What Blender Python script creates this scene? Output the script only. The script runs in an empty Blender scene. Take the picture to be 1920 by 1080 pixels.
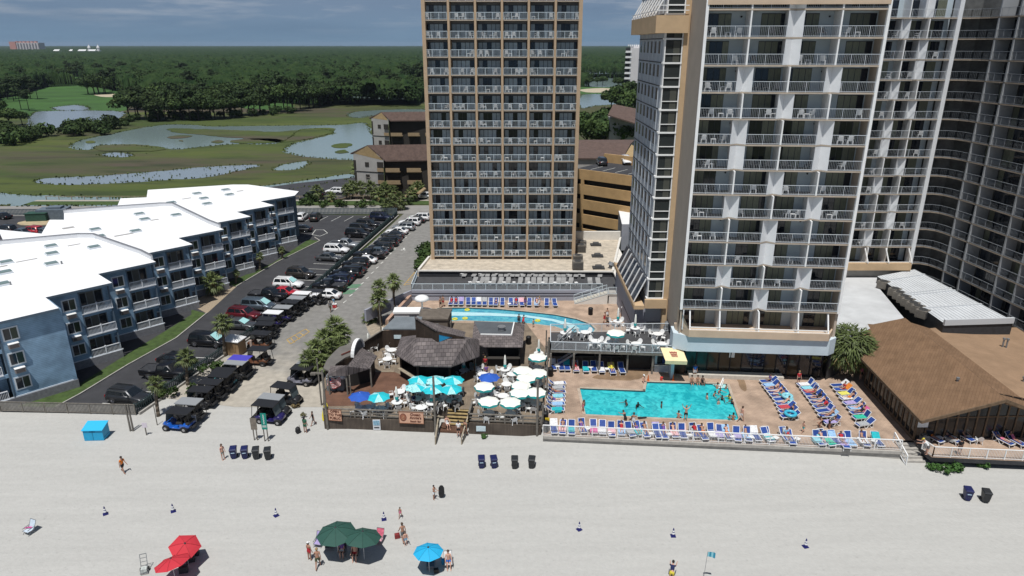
import bpy, math, random
import numpy as np
from mathutils import Vector, Matrix
R = math.radians
random.seed(7); rng = np.random.default_rng(7)
scn = bpy.context.scene
FOC, CH, PIT = 1290.0, 37.0, math.atan(456/1290)
cd = bpy.data.cameras.new("camera"); cam = bpy.data.objects.new("camera", cd)
scn.collection.objects.link(cam); scn.camera = cam
cd.sensor_width = 36; cd.lens = 36*FOC/1920; cd.clip_start = 0.5; cd.clip_end = 30000
cam.location = (0, 0, CH); cam.rotation_euler = (math.pi/2 - PIT, 0, 0)
SEL, SAZ = R(69), R(12)
wd = bpy.data.worlds.new("World"); scn.world = wd; wd.use_nodes = True
def world():
 nt = wd.node_tree; nt.nodes.clear(); N = nt.nodes.new; L = nt.links.new
 out = N('ShaderNodeOutputWorld'); bg = N('ShaderNodeBackground'); bg.inputs[1].default_value = 0.055
 sky = N('ShaderNodeTexSky'); sky.sky_type = 'NISHITA'; sky.sun_disc = False
 sky.sun_elevation = SEL; sky.sun_rotation = math.atan2(-math.sin(SAZ), -math.cos(SAZ)); sky.altitude = 30
 tc = N('ShaderNodeTexCoord'); sp = N('ShaderNodeSeparateXYZ'); L(tc.outputs['Generated'], sp.inputs[0])
 def noise(sc, det, vec):
  n = N('ShaderNodeTexNoise'); n.inputs['Scale'].default_value = sc; n.inputs['Detail'].default_value = det; n.inputs['Roughness'].default_value = .6
  L(vec, n.inputs['Vector']); return n.outputs[0]
 mp = N('ShaderNodeMapping'); mp.inputs['Scale'].default_value = (1, 1, 9); L(tc.outputs['Generated'], mp.inputs[0])
 def ramp(v, a, b, ca=(0,0,0,1), cb=(1,1,1,1)):
  r = N('ShaderNodeValToRGB'); r.color_ramp.elements[0].position = a; r.color_ramp.elements[1].position = b
  r.color_ramp.elements[0].color = ca; r.color_ramp.elements[1].color = cb; L(v, r.inputs[0]); return r.outputs[0]
 def mix(f, a, b):
  m = N('ShaderNodeMix'); m.data_type = 'RGBA'
  if hasattr(f, 'is_linked'): L(f, m.inputs[0])
  else: m.inputs[0].default_value = f
  for s, v in ((6, a), (7, b)):
   if isinstance(v, tuple): m.inputs[s].default_value = v
   else: L(v, m.inputs[s])
  return m.outputs[2]
 bank = mix(ramp(sp.outputs[2], .0, .06), (2.9, 4.7, 6.8, 1), (3.3, 4.6, 6.6, 1))
 streak = ramp(noise(7, 8, mp.outputs[0]), .46, .70)
 hi = ramp(sp.outputs[2], .012, .05)
 mm = N('ShaderNodeMath'); mm.operation = 'MULTIPLY'; L(streak, mm.inputs[0]); L(hi, mm.inputs[1])
 m2 = N('ShaderNodeMath'); m2.operation = 'MULTIPLY'; L(mm.outputs[0], m2.inputs[0]); m2.inputs[1].default_value = .75
 bank = mix(m2.outputs[0], bank, (8.2, 8.8, 9.8, 1))
 dark = ramp(noise(3.1, 5, mp.outputs[0]), .45, .75)
 m3 = N('ShaderNodeMath'); m3.operation = 'MULTIPLY'; L(dark, m3.inputs[0]); m3.inputs[1].default_value = .35
 bank = mix(m3.outputs[0], bank, (1.7, 2.9, 4.6, 1))
 low = ramp(sp.outputs[2], .12, .42)
 L(mix(low, bank, sky.outputs[0]), bg.inputs[0]); L(bg.outputs[0], out.inputs[0])
world()
sd = bpy.data.lights.new("sun", 'SUN'); sd.energy = 4.45; sd.angle = R(.5); sd.color = (1, .985, .95)
sun = bpy.data.objects.new("sun", sd); scn.collection.objects.link(sun)
sun.rotation_euler = Vector((math.sin(SAZ)*math.cos(SEL), math.cos(SAZ)*math.cos(SEL), -math.sin(SEL))).to_track_quat('-Z', 'Y').to_euler()
scn.view_settings.view_transform = 'Standard'; scn.view_settings.look = 'None'; scn.view_settings.exposure = 0; scn.view_settings.gamma = 1
scn.cycles.max_bounces = 6; scn.cycles.transparent_max_bounces = 8
def ray(px, py):
 x = (px-960)/FOC; y = -(py-540)/FOC
 return (x, math.cos(PIT)+y*math.sin(PIT), -math.sin(PIT)+y*math.cos(PIT))
def G(px, py, z=0.0):
 r = ray(px, py); t = (z-CH)/r[2]; return Vector((r[0]*t, r[1]*t, z))
def D(px, py, Y):
 r = ray(px, py); t = Y/r[1]; return Vector((r[0]*t, Y, CH+r[2]*t))
MATS = {}
def mat(name, col, rough=.7, var=.0, scale=4., bump=0., bscale=None, metal=0., coat=0., spec=.4, rnd=0., col2=None, detail=4, stretch=None, fac=(.35,.65), trans=0.):
 if name in MATS: return MATS[name]
 m = bpy.data.materials.new(name); m.use_nodes = True; nt = m.node_tree; b = nt.nodes['Principled BSDF']
 N = nt.nodes.new; L = nt.links.new
 b.inputs['Base Color'].default_value = (*col, 1); b.inputs['Roughness'].default_value = rough
 b.inputs['Metallic'].default_value = metal; b.inputs['Coat Weight'].default_value = coat; b.inputs['Specular IOR Level'].default_value = spec
 vec = None
 if var or bump or col2:
  tc = N('ShaderNodeTexCoord'); vec = tc.outputs['Object']
  if stretch:
   mp = N('ShaderNodeMapping'); mp.inputs['Scale'].default_value = stretch; L(vec, mp.inputs[0]); vec = mp.outputs[0]
 cur = None
 if var or col2:
  n = N('ShaderNodeTexNoise'); n.inputs['Scale'].default_value = scale; n.inputs['Detail'].default_value = detail; n.inputs['Roughness'].default_value = .65
  L(vec, n.inputs['Vector'])
  r = N('ShaderNodeValToRGB'); r.color_ramp.elements[0].position = fac[0]; r.color_ramp.elements[1].position = fac[1]
  c2 = col2 if col2 else tuple(min(1, c*(1+var)) for c in col)
  c1 = col if col2 else tuple(c*(1-var) for c in col)
  r.color_ramp.elements[0].color = (*c1, 1); r.color_ramp.elements[1].color = (*c2, 1)
  L(n.outputs[0], r.inputs[0]); cur = r.outputs[0]
 if rnd:
  oi = N('ShaderNodeObjectInfo'); mr = N('ShaderNodeMapRange'); mr.inputs[3].default_value = 1-rnd; mr.inputs[4].default_value = 1+rnd
  L(oi.outputs['Random'], mr.inputs[0]); hv = N('ShaderNodeHueSaturation'); L(mr.outputs[0], hv.inputs['Value'])
  if cur: L(cur, hv.inputs['Color'])
  else: hv.inputs['Color'].default_value = (*col, 1)
  cur = hv.outputs[0]
 if cur: L(cur, b.inputs['Base Color'])
 if bump:
  n2 = N('ShaderNodeTexNoise'); n2.inputs['Scale'].default_value = bscale or scale*4; n2.inputs['Detail'].default_value = 3; L(vec, n2.inputs['Vector'])
  bp = N('ShaderNodeBump'); bp.inputs['Strength'].default_value = bump; bp.inputs['Distance'].default_value = .05
  L(n2.outputs[0], bp.inputs['Height']); L(bp.outputs[0], b.inputs['Normal'])
 if trans:
  b.inputs['Transmission Weight'].default_value = trans
 MATS[name] = m; return m
def brickmat(name, c1, c2, cm, sx, sy, mortar=.02, rough=.8, rot=0., bump=.3, plane='xy', vr=(.72,1.25)):
 """boards, shingles or pavers: brick pattern on the object's own coordinates"""
 if name in MATS: return MATS[name]
 m = bpy.data.materials.new(name); m.use_nodes = True; nt = m.node_tree; b = nt.nodes['Principled BSDF']; N = nt.nodes.new; L = nt.links.new
 tc = N('ShaderNodeTexCoord'); mp = N('ShaderNodeMapping'); L(tc.outputs['Object'], mp.inputs[0])
 if plane == 'xz': mp.inputs['Rotation'].default_value = (R(90), 0, rot)
 elif plane == 'yz': mp.inputs['Rotation'].default_value = (R(90), R(90), rot)
 else: mp.inputs['Rotation'].default_value = (0, 0, rot)
 br = N('ShaderNodeTexBrick'); br.inputs['Scale'].default_value = 1; br.inputs['Brick Width'].default_value = sx; br.inputs['Row Height'].default_value = sy
 br.inputs['Mortar Size'].default_value = mortar; br.inputs['Color1'].default_value = (*c1, 1); br.inputs['Color2'].default_value = (*c2, 1); br.inputs['Mortar'].default_value = (*cm, 1)
 br.inputs['Bias'].default_value = 0; L(mp.outputs[0], br.inputs[0])
 n = N('ShaderNodeTexNoise'); n.inputs['Scale'].default_value = .7; n.inputs['Detail'].default_value = 6; L(tc.outputs['Object'], n.inputs['Vector'])
 mr = N('ShaderNodeMapRange'); mr.inputs[1].default_value = .3; mr.inputs[2].default_value = .7; mr.inputs[3].default_value = vr[0]; mr.inputs[4].default_value = vr[1]; L(n.outputs[0], mr.inputs[0])
 hv = N('ShaderNodeHueSaturation'); L(br.outputs[0], hv.inputs['Color']); L(mr.outputs[0], hv.inputs['Value']); L(hv.outputs[0], b.inputs['Base Color'])
 b.inputs['Roughness'].default_value = rough; b.inputs['Specular IOR Level'].default_value = .25
 if bump:
  bp = N('ShaderNodeBump'); bp.inputs['Strength'].default_value = bump; bp.inputs['Distance'].default_value = .02
  L(br.outputs[0], bp.inputs['Height']); L(bp.outputs[0], b.inputs['Normal'])
 MATS[name] = m; return m
WHITE = mat('white_paint', (.78,.78,.77), .5, .04, 2)
CONC = mat('concrete', (.36,.34,.31), .85, .15, 1.5, .2, 20)
BEIGE = mat('beige_stucco', (.50,.355,.215), .85, .07, .6, .1, 30)
BEIGEL = mat('pale_beige', (.56,.47,.37), .8, .08, .8)
DGLASS = mat('dark_glass', (.012,.016,.024), .06, spec=.6)
CURT = mat('curtain_glass', (.34,.41,.46), .2, .25, 7, spec=.5, stretch=(6,6,.3), rnd=.25)  # cool curtain tone with the doors' sky reflection put into the colour
CURTO = mat('olive_curtain', (.15,.16,.115), .4, .35, 9, stretch=(5,5,.2), rnd=.3)
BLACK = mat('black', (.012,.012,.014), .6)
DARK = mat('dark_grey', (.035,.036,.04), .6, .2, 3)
GREY = mat('grey_metal', (.22,.23,.24), .45, .1, 3, metal=.3)
RUBBER = mat('rubber', (.014,.014,.015), .85)
CHROME = mat('chrome', (.5,.5,.52), .25, metal=1.)
class MB:
 def __init__(s, M=None): s.v = []; s.f = []; s.m = []; s.M = M
 def add(s, vs, fs, m=0):
  o = len(s.v); seen = set(); fs = [f for f in fs if not (frozenset(f) in seen or seen.add(frozenset(f)))]
  if s.M is not None: vs = [s.M @ Vector(v) for v in vs]
  s.v += [tuple(v) for v in vs]; s.f += [tuple(i+o for i in f) for f in fs]; s.m += [m]*len(fs)
 def box(s, x0, x1, y0, y1, z0, z1, m=0):
  s.add([(x0,y0,z0),(x1,y0,z0),(x1,y1,z0),(x0,y1,z0),(x0,y0,z1),(x1,y0,z1),(x1,y1,z1),(x0,y1,z1)],
              [(0,3,2,1),(4,5,6,7),(0,1,5,4),(1,2,6,5),(2,3,7,6),(3,0,4,7)], m)
 def cb(s, c, d, rz=0, m=0, rx=0):
  q = Matrix.Rotation(rz,4,'Z') @ Matrix.Rotation(rx,4,'X'); c = Vector(c)
  vs = [c + q @ Vector((sx*d[0]/2, sy*d[1]/2, sz*d[2]/2)) for sz in (-1,1) for sx,sy in ((-1,-1),(1,-1),(1,1),(-1,1))]
  s.add(vs, [(0,3,2,1),(4,5,6,7),(0,1,5,4),(1,2,6,5),(2,3,7,6),(3,0,4,7)], m)
 def bar(s, p, q, w, h=None, m=0):
  p = Vector(p); q = Vector(q); h = h or w; d = (q-p)
  if d.length < 1e-6: return
  d.normalize(); a = d.cross(Vector((0,0,1)))
  if a.length < 1e-3: a = Vector((1,0,0))
  a.normalize(); b = a.cross(d)
  vs = [e + a*sx*w/2 + b*sy*h/2 for e in (p,q) for sx,sy in ((-1,-1),(1,-1),(1,1),(-1,1))]
  s.add(vs, [(0,1,2,3),(7,6,5,4),(0,4,5,1),(1,5,6,2),(2,6,7,3),(3,7,4,0)], m)
 def tube(s, p, q, r0, r1=None, n=8, m=0, cap=True):
  p = Vector(p); q = Vector(q); r1 = r0 if r1 is None else r1; d = (q-p).normalized(); a = d.cross(Vector((0,0,1)))
  if a.length < 1e-3: a = Vector((1,0,0))
  a.normalize(); b = d.cross(a)
  vs = [e + (a*math.cos(t*2*math.pi/n) + b*math.sin(t*2*math.pi/n))*r for e, r in ((p,r0),(q,r1)) for t in range(n)]
  fs = [(i,(i+1)%n,n+(i+1)%n,n+i) for i in range(n)]
  if cap: fs += [tuple(range(n-1,-1,-1)), tuple(range(n,2*n))]
  s.add(vs, fs, m)
 def path(s, pts, w, h=None, m=0):
  for a, b in zip(pts, pts[1:]): s.bar(a, b, w, h, m)
 def prism(s, poly, z0, z1, m=0, mtop=None):
  n = len(poly); ar = sum(poly[i][0]*poly[(i+1)%n][1]-poly[(i+1)%n][0]*poly[i][1] for i in range(n))
  if ar < 0: poly = poly[::-1]
  s.add([(p[0],p[1],z0) for p in poly]+[(p[0],p[1],z1) for p in poly], [tuple(range(n-1,-1,-1))]+[(i,(i+1)%n,n+(i+1)%n,n+i) for i in range(n)], m)
  s.add([(p[0],p[1],z1) for p in poly], [tuple(range(n))], m if mtop is None else mtop)
 def sheet(s, poly, z, m=0):
  n = len(poly); ar = sum(poly[i][0]*poly[(i+1)%n][1]-poly[(i+1)%n][0]*poly[i][1] for i in range(n))
  if ar < 0: poly = poly[::-1]
  s.add([(p[0],p[1],z) for p in poly], [tuple(range(n))], m)
 def poly(s, pts, m=0): s.add(pts, [tuple(range(len(pts)))], m)
 def slab(s, pts, t, m=0, mside=None):
  """a flat polygon in any plane given thickness t downwards along z"""
  n = len(pts); lo = [Vector(p)-Vector((0,0,t)) for p in pts]
  s.add(list(pts), [tuple(range(n))], m)
  s.add(list(pts)+lo, [tuple(range(2*n-1,n-1,-1))]+[(i,n+i,n+(i+1)%n,(i+1)%n) for i in range(n)], m if mside is None else mside)
 def lathe(s, prof, n=12, m=0, c=(0,0,0)):
  k = len(prof); vs = [(c[0]+r*math.cos(t*2*math.pi/n), c[1]+r*math.sin(t*2*math.pi/n), c[2]+z) for r, z in prof for t in range(n)]
  fs = [(j*n+i, j*n+(i+1)%n, (j+1)*n+(i+1)%n, (j+1)*n+i) for j in range(k-1) for i in range(n)]
  s.add(vs, fs, m)
 def data(s, name, mats, smooth=False, off=None):
  me = bpy.data.meshes.new(name); v = s.v
  if off is not None: v = [(a[0]-off[0], a[1]-off[1], a[2]-off[2]) for a in v]
  me.from_pydata(v, [], s.f)
  if not isinstance(mats, (list, tuple)): mats = [mats]
  for m in mats: me.materials.append(m)
  me.polygons.foreach_set('material_index', s.m)
  if smooth: me.polygons.foreach_set('use_smooth', [True]*len(s.f))
  me.update(); return me
COL = scn.collection.objects
def obj(name, me, parent=None, loc=None, rz=0):
 o = bpy.data.objects.new(name, me); COL.link(o)
 if parent is not None: o.parent = parent
 if loc is not None: o.location = loc
 if rz: o.rotation_euler = (0,0,rz)
 return o
def tag(o, label=None, cat=None, group=None, kind=None):
 if label: o['label'] = label
 if cat: o['category'] = cat
 if group: o['group'] = group
 if kind: o['kind'] = kind
 return o
def thing(name, label, cat, loc=(0,0,0), rz=0, group=None):
 o = bpy.data.objects.new(name, None); COL.link(o); o.location = loc; o.rotation_euler = (0,0,rz); o.empty_display_size = .3
 return tag(o, label, cat, group)
def part(name, mb, mats, parent, smooth=False, world=True):
 off = None
 if world and parent is not None:
  off = Vector(parent.location)
  if parent.parent: off = off + Vector(parent.parent.location)
 return obj(name, mb.data(name, mats, smooth, off), parent)
def split(name, mb, mats, parent):
 """every separate piece of mb becomes a part of its own"""
 n = len(mb.v); par = list(range(n))
 def find(a):
  while par[a] != a: par[a] = par[par[a]]; a = par[a]
  return a
 for f in mb.f:
  for i in f[1:]: par[find(i)] = find(f[0])
 seen = {}
 for i, v in enumerate(mb.v):
  k = (round(v[0],3), round(v[1],3), round(v[2],3))
  if k in seen: par[find(i)] = find(seen[k])
  else: seen[k] = i
 g = {}
 for f, m in zip(mb.f, mb.m): g.setdefault(find(f[0]), []).append((f, m))
 out = []
 for fs in g.values():
  q = MB(); ix = {}
  for f, m in fs:
   for i in f:
    if i not in ix: ix[i] = len(q.v); q.v.append(mb.v[i])
   q.f.append(tuple(ix[i] for i in f)); q.m.append(m)
  out.append(part(name, q, mats, parent))
 return out
def single(name, mb, mats, label, cat, group=None, smooth=False, base=None):
 """a thing that is one mesh, its origin at its base"""
 v = mb.v; b = base or (sum(p[0] for p in v)/len(v), sum(p[1] for p in v)/len(v), min(p[2] for p in v))
 return tag(obj(name, mb.data(name, mats, smooth, b), None, b), label, cat, group)
def setting(name, mb, mats, smooth=False, kind='structure'):
 return tag(obj(name, mb.data(name, mats, smooth)), kind=kind)
def copy_tree(o, loc=None, rz=None, label=None, group=None, parent=None, swap=None):
 c = o.copy(); COL.link(c)
 if parent is not None: c.parent = parent
 if loc is not None: c.location = loc
 if rz is not None: c.rotation_euler = (0,0,rz)
 if label: c['label'] = label
 if group: c['group'] = group
 if swap: paint(c, swap)
 for ch in o.children: copy_tree(ch, parent=c, swap=swap)
 return c
def paint(o, swap):
 if o.data is None: return
 for i, s in enumerate(o.material_slots):
  b = o.data.materials[i]
  if b and b.name in swap: s.link = 'OBJECT'; s.material = swap[b.name]
def paint_tree(o, swap):
 paint(o, swap)
 for c in o.children: paint_tree(c, swap)
ORD = ['first','second','third','fourth','fifth','sixth','seventh','eighth','ninth','tenth','eleventh','twelfth','thirteenth','fourteenth','fifteenth','sixteenth','seventeenth','eighteenth','nineteenth','twentieth']
def nth(i): return ORD[i] if i < len(ORD) else ('twenty-'+ORD[i-20] if i < 29 else 'thirtieth' if i == 29 else 'thirty-'+ORD[i-30])
def rail(pts, h=1.05, post=1.3, bal=.12, rw=.06, pw=.06, bw=.018, mb=None, m=0, mid=False):
 """railing of top rail, bottom rail, posts and balusters along a polyline"""
 mb = mb or MB()
 for a, b in zip(pts, pts[1:]):
  a = Vector(a); b = Vector(b); L = (b-a).length
  up = Vector((0,0,h)); lo = Vector((0,0,.09))
  mb.bar(a+up, b+up, rw, rw*.8, m); mb.bar(a+lo, b+lo, .035, .04, m)
  n = max(1, round(L/post))
  for i in range(n+1):
   p = a.lerp(b, i/n); mb.bar(p, p+up, pw, pw, m)
  if bal:
   k = max(1, int(L/bal))
   for i in range(1, k):
    p = a.lerp(b, i/k); mb.bar(p+lo, p+up, bw, bw, m)
 return mb
def gp(pts, z=0.): return [G(x, y, z) for x, y in pts]
def marshmat():
 m = mat('marsh_grass', (.036,.060,.009), .9, 0, .02, .8, 1.0, col2=(.074,.092,.017), detail=10, fac=(.38,.60), stretch=(.35,1,1)); nt = m.node_tree; N = nt.nodes.new; L = nt.links.new; b = nt.nodes['Principled BSDF']
 tc = N('ShaderNodeTexCoord'); mp = N('ShaderNodeMapping'); mp.inputs['Scale'].default_value = (.3,1.2,1); mp.inputs['Location'].default_value = (13,7,0); L(tc.outputs['Object'], mp.inputs[0])
 def nz(sc, a, b_):
  n = N('ShaderNodeTexNoise'); n.inputs['Scale'].default_value = sc; n.inputs['Detail'].default_value = 10; n.inputs['Roughness'].default_value = .68; L(mp.outputs[0], n.inputs['Vector'])
  r = N('ShaderNodeMapRange'); r.inputs[1].default_value = a; r.inputs[2].default_value = b_; L(n.outputs[0], r.inputs[0]); return r.outputs[0]
 src = b.inputs['Base Color'].links[0].from_socket
 for f, c in ((nz(.013,.47,.59), (.070,.056,.036)), (nz(.11,.50,.70), (.022,.034,.008))):
  mx = N('ShaderNodeMix'); mx.data_type = 'RGBA'; L(f, mx.inputs[0]); L(src, mx.inputs[6]); mx.inputs[7].default_value = (*c,1); src = mx.outputs[2]
 L(src, b.inputs['Base Color']); return m
MARSH = marshmat()
mb = MB(); mb.sheet([(-14000,-300),(14000,-300),(14000,16000),(-14000,16000)], -.06)
setting("terrain", mb, MARSH)
def sandmat():
 m = mat('sand', (.425,.418,.395), .95, .05, 2.2, .5, 4.5, detail=10, spec=.15, fac=(.3,.7))
 nt = m.node_tree; N = nt.nodes.new; L = nt.links.new; bp = [n for n in nt.nodes if n.type == 'BUMP'][0]; bp.inputs['Distance'].default_value = .07; b = nt.nodes['Principled BSDF']
 tc = N('ShaderNodeTexCoord'); mp = N('ShaderNodeMapping'); mp.inputs['Scale'].default_value = (.12,1.1,1); mp.inputs['Rotation'].default_value = (0,0,.06); L(tc.outputs['Object'], mp.inputs[0])
 n = N('ShaderNodeTexNoise'); n.inputs['Scale'].default_value = .8; n.inputs['Detail'].default_value = 9; n.inputs['Roughness'].default_value = .7; L(mp.outputs[0], n.inputs['Vector'])
 v = N('ShaderNodeTexVoronoi'); v.inputs['Scale'].default_value = 1.7; v.inputs['Randomness'].default_value = 1; L(tc.outputs['Object'], v.inputs['Vector'])
 r1 = N('ShaderNodeMapRange'); r1.inputs[1].default_value = .3; r1.inputs[2].default_value = .7; r1.inputs[3].default_value = .93; r1.inputs[4].default_value = 1.05; L(n.outputs[0], r1.inputs[0])
 r2 = N('ShaderNodeMapRange'); r2.inputs[1].default_value = .04; r2.inputs[2].default_value = .16; r2.inputs[3].default_value = .85; r2.inputs[4].default_value = 1.0; L(v.outputs['Distance'], r2.inputs[0])
 mu = N('ShaderNodeMath'); mu.operation = 'MULTIPLY'; L(r1.outputs[0], mu.inputs[0]); L(r2.outputs[0], mu.inputs[1])
 hv = N('ShaderNodeHueSaturation'); L(b.inputs['Base Color'].links[0].from_socket, hv.inputs['Color']); L(mu.outputs[0], hv.inputs['Value']); L(hv.outputs[0], b.inputs['Base Color'])
 return m
SAND = sandmat()
mb = MB(); nx, ny = 200, 90
xs = np.linspace(-220, 220, nx); ys = np.linspace(-60, 84, ny)
def sz(x, y):
 a = min(1, max(0, (y-52.5)/5.5)); a = a*a*(3-2*a); b = min(1, max(0, (x+20)/3))*min(1, max(0, (40-x)/6))
 return .02*math.sin(x*.41+y*.23)*math.sin(y*.5-x*.17) - .02 + .42*a*b*(1 if x > 3 else .35)
mb.add([(x, y, sz(x, y)) for y in ys for x in xs], [(j*nx+i, j*nx+i+1, (j+1)*nx+i+1, (j+1)*nx+i) for j in range(ny-1) for i in range(nx-1)])
setting('beach', mb, SAND, True)
ASPH = mat('asphalt', (.040,.040,.044), .85, .18, .5, .25, 30, detail=8)
lot = [(-54.5,64.9),(-39.9,64.5),(-32.4,97.4),(-26.3,154.2),(-49.4,155.8),(-120,154.5),(-120,100),(-60,100),(-56,75)]
mb = MB(); mb.sheet(lot, .012); setting('parking_lot', mb, ASPH)
def roadmat():
 m = bpy.data.materials.new('worn_road'); m.use_nodes = True; nt = m.node_tree; b = nt.nodes['Principled BSDF']; N = nt.nodes.new; L = nt.links.new
 tc = N('ShaderNodeTexCoord'); sp = N('ShaderNodeSeparateXYZ'); L(tc.outputs['Object'], sp.inputs[0])
 n = N('ShaderNodeTexNoise'); n.inputs['Scale'].default_value = .35; n.inputs['Detail'].default_value = 8; L(tc.outputs['Object'], n.inputs['Vector'])
 mr = N('ShaderNodeMapRange'); mr.inputs[1].default_value = 88; mr.inputs[2].default_value = 70; L(sp.outputs[1], mr.inputs[0])
 ad = N('ShaderNodeMath'); ad.operation = 'ADD'; L(mr.outputs[0], ad.inputs[0])
 mu = N('ShaderNodeMath'); mu.operation = 'MULTIPLY_ADD'; L(n.outputs[0], mu.inputs[0]); mu.inputs[1].default_value = 1.2; mu.inputs[2].default_value = -.6; L(mu.outputs[0], ad.inputs[1])
 r = N('ShaderNodeValToRGB'); r.color_ramp.elements[0].color = (.20,.193,.18,1); r.color_ramp.elements[1].color = (.38,.345,.29,1)
 r.color_ramp.elements[0].position = .3; r.color_ramp.elements[1].position = .85; L(ad.outputs[0], r.inputs[0])
 n2 = N('ShaderNodeTexNoise'); n2.inputs['Scale'].default_value = 1.1; n2.inputs['Detail'].default_value = 10; L(tc.outputs['Object'], n2.inputs['Vector'])
 m2 = N('ShaderNodeMapRange'); m2.inputs[1].default_value = .3; m2.inputs[2].default_value = .7; m2.inputs[3].default_value = .82; m2.inputs[4].default_value = 1.15; L(n2.outputs[0], m2.inputs[0])
 hv = N('ShaderNodeHueSaturation'); L(r.outputs[0], hv.inputs['Color']); L(m2.outputs[0], hv.inputs['Value']); L(hv.outputs[0], b.inputs['Base Color'])
 b.inputs['Roughness'].default_value = .9; return m
mb = MB(); mb.sheet([(-38.6,68),(-31.3,99),(-25.4,154),(-25,158),(-10,158),(-12,120),(-15,96),(-9,92),(-9,66),(-30,66)], .008)
setting('street', mb, roadmat())
ROADF = mat('far_road', (.24,.23,.215), .9, .1, .4)
mb = MB(); mb.sheet([(-260,150.6),(-26,156.5),(200,156.5),(200,165),(-15,165.3),(-260,163)], .016); setting('road', mb, ROADF)
GRASS = mat('lawn', (.046,.078,.018), .9, .3, 1.2, .6, 8, detail=8)
mb = MB(); mb.sheet([(-120,165.6),(-20,166.3),(-20,170.2),(-120,169.6)], .02); setting('verge', mb, GRASS)
mb = MB(); mb.sheet([(-120,169.9),(-12,170.5),(-12,172.0),(-120,171.4)], .024); setting('path', mb, mat('path_pave',(.34,.31,.26),.9,.1,1))
SOIL = mat('mulch_soil', (.12,.085,.055), .95, .3, 1.5, .5, 10)
mb = MB(); mb.sheet([(-56,172.2),(-10,172.2),(-10,182),(-56,180)], .012); setting('planting_bed', mb, SOIL)
mb = MB(); mb.sheet(gp([(490,353),(560,343),(690,330),(700,352),(640,372),(560,378)]), .02); setting('far_parking_lot', mb, ASPH)
edge = gp([(105,764),(150,740),(240,685),(330,635),(388,588)]); edge2 = gp([(443,538),(520,492),(600,452)])
inn = [Vector((-50.2,70,0)), Vector((-49,78,0)), Vector((-47.5,87,0)), Vector((-46.6,93,0))]
mb = MB(); mb.sheet([(-55,66.2)]+edge+[(-47.5,95)]+inn[::-1]+[(-56,67.5)], .03)
mb.sheet([edge2[0]]+edge2[1:]+[(-41,134),(-43,118),(-47,107)], .03); setting('lawn', mb, GRASS)
mb = MB(); mb.sheet([edge[-1], edge2[0], Vector((-48,106,0)), Vector((-48.5,97,0))], .028); setting('gravel_bed', mb, mat('gravel',(.30,.24,.17),.95,.25,6))
mb = MB(); mb.path([p+Vector((0,0,.07)) for p in edge], .16, .16); mb.path([p+Vector((0,0,.07)) for p in edge2]+[Vector((-40.2,135.5,.07))], .16, .16)
setting('kerb', mb, CONC)
LINE = mat('road_paint', (.62,.62,.58), .7, .25, 3); YEL = mat('yellow_paint', (.45,.28,.06), .8, .35, 2); GRNP = mat('green_bay_paint', (.10,.20,.125), .8, .2, 2); REDP = mat('faded_red_paint', (.42,.22,.17), .85, .2, 2)
mb = MB()
fa, fb = Vector((-39.6,65,0)), Vector((-26.6,153.5,0));
def fl(t, off=0.):   # point along the fence line, off metres to the left of it
 y = 65+88.5*t
 if y < 97.4: x = -39.87+(y-64.3)*(7.57/33.1)
 else: x = -32.3+(y-97.4)*(6.02/56.8)
 return Vector((x-off, y, 0))
for i in range(26):
 p = fl((i*3.0+1.2)/88.5, .5); q = fl((i*3.0+1.2)/88.5, 5.4); q.y -= -.6
 mb.bar(p+Vector((0,0,.018)), q+Vector((0,0,.018)), .1, .006)
for i in range(9):
 x = -30.5-i*2.9; mb.bar((x,153.9,.018), (x-1.0,149.2,.018), .1, .006)
for a, b in (((742,488),(770,458)),): pass
mb.path([p+Vector((0,0,.02)) for p in gp([(585,440),(592,431),(607,431),(614,437),(600,443),(585,440)])], .12, .006)
for i in range(22):   # dashed white bay ends on the street
 p = fl((30+i*2.85)/88.5, -6.6); mb.bar(p+Vector((0,0,.02)), p+Vector((.25,1.0,.02)), .16, .006)
for px, py in ((757,467),(783,467)):
 c = G(px, py); mb.cb(c+Vector((0,0,.018)), (.3,1.6,.006)); mb.cb(c+Vector((0,-.7,.018)), (.9,.4,.006))
setting('white_road_markings', mb, LINE)
mb = MB(); mb.path([p+Vector((0,0,.016)) for p in gp([(538,637),(573,617),(580,622),(545,645),(538,637)])], .12, .006)
for a, b in (((545,634),(553,642)),((553,629),(562,636)),((562,624),(571,630))): mb.bar(G(*a,.016), G(*b,.016), .1, .006)
ya = gp([(757,535),(803,480)]); yb = gp([(775,535),(815,485)])
for i in range(14):
 mb.bar(ya[0].lerp(ya[1], i/14)+Vector((0,0,.016)), yb[0].lerp(yb[1], (i+1)/14)+Vector((0,0,.016)), .14, .006)
mb.path([ya[0]+Vector((0,0,.016)), ya[1]+Vector((0,0,.016))], .12, .006)
setting('yellow_road_markings', mb, YEL)
mb = MB()
for t in (26.5, 29.3, 49.5):
 p = fl((t+10)/88.5, -4.0); mb.add([p+Vector((0,0,.012)), p+Vector((2.6,.4,.012)), p+Vector((3.1,2.4,.012)), p+Vector((.5,2.0,.012))], [(0,1,2,3)])
setting('green_road_markings', mb, GRNP)
def watermat(name, col, rough, bs, bump):
 m = mat(name, col, rough, spec=.5); nt = m.node_tree; b = nt.nodes['Principled BSDF']; N = nt.nodes.new; L = nt.links.new
 tc = N('ShaderNodeTexCoord'); n = N('ShaderNodeTexNoise'); n.inputs['Scale'].default_value = bs; n.inputs['Detail'].default_value = 4; L(tc.outputs['Object'], n.inputs['Vector'])
 bp = N('ShaderNodeBump'); bp.inputs['Strength'].default_value = bump; bp.inputs['Distance'].default_value = .1; L(n.outputs[0], bp.inputs['Height']); L(bp.outputs[0], b.inputs['Normal'])
 return m
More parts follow.
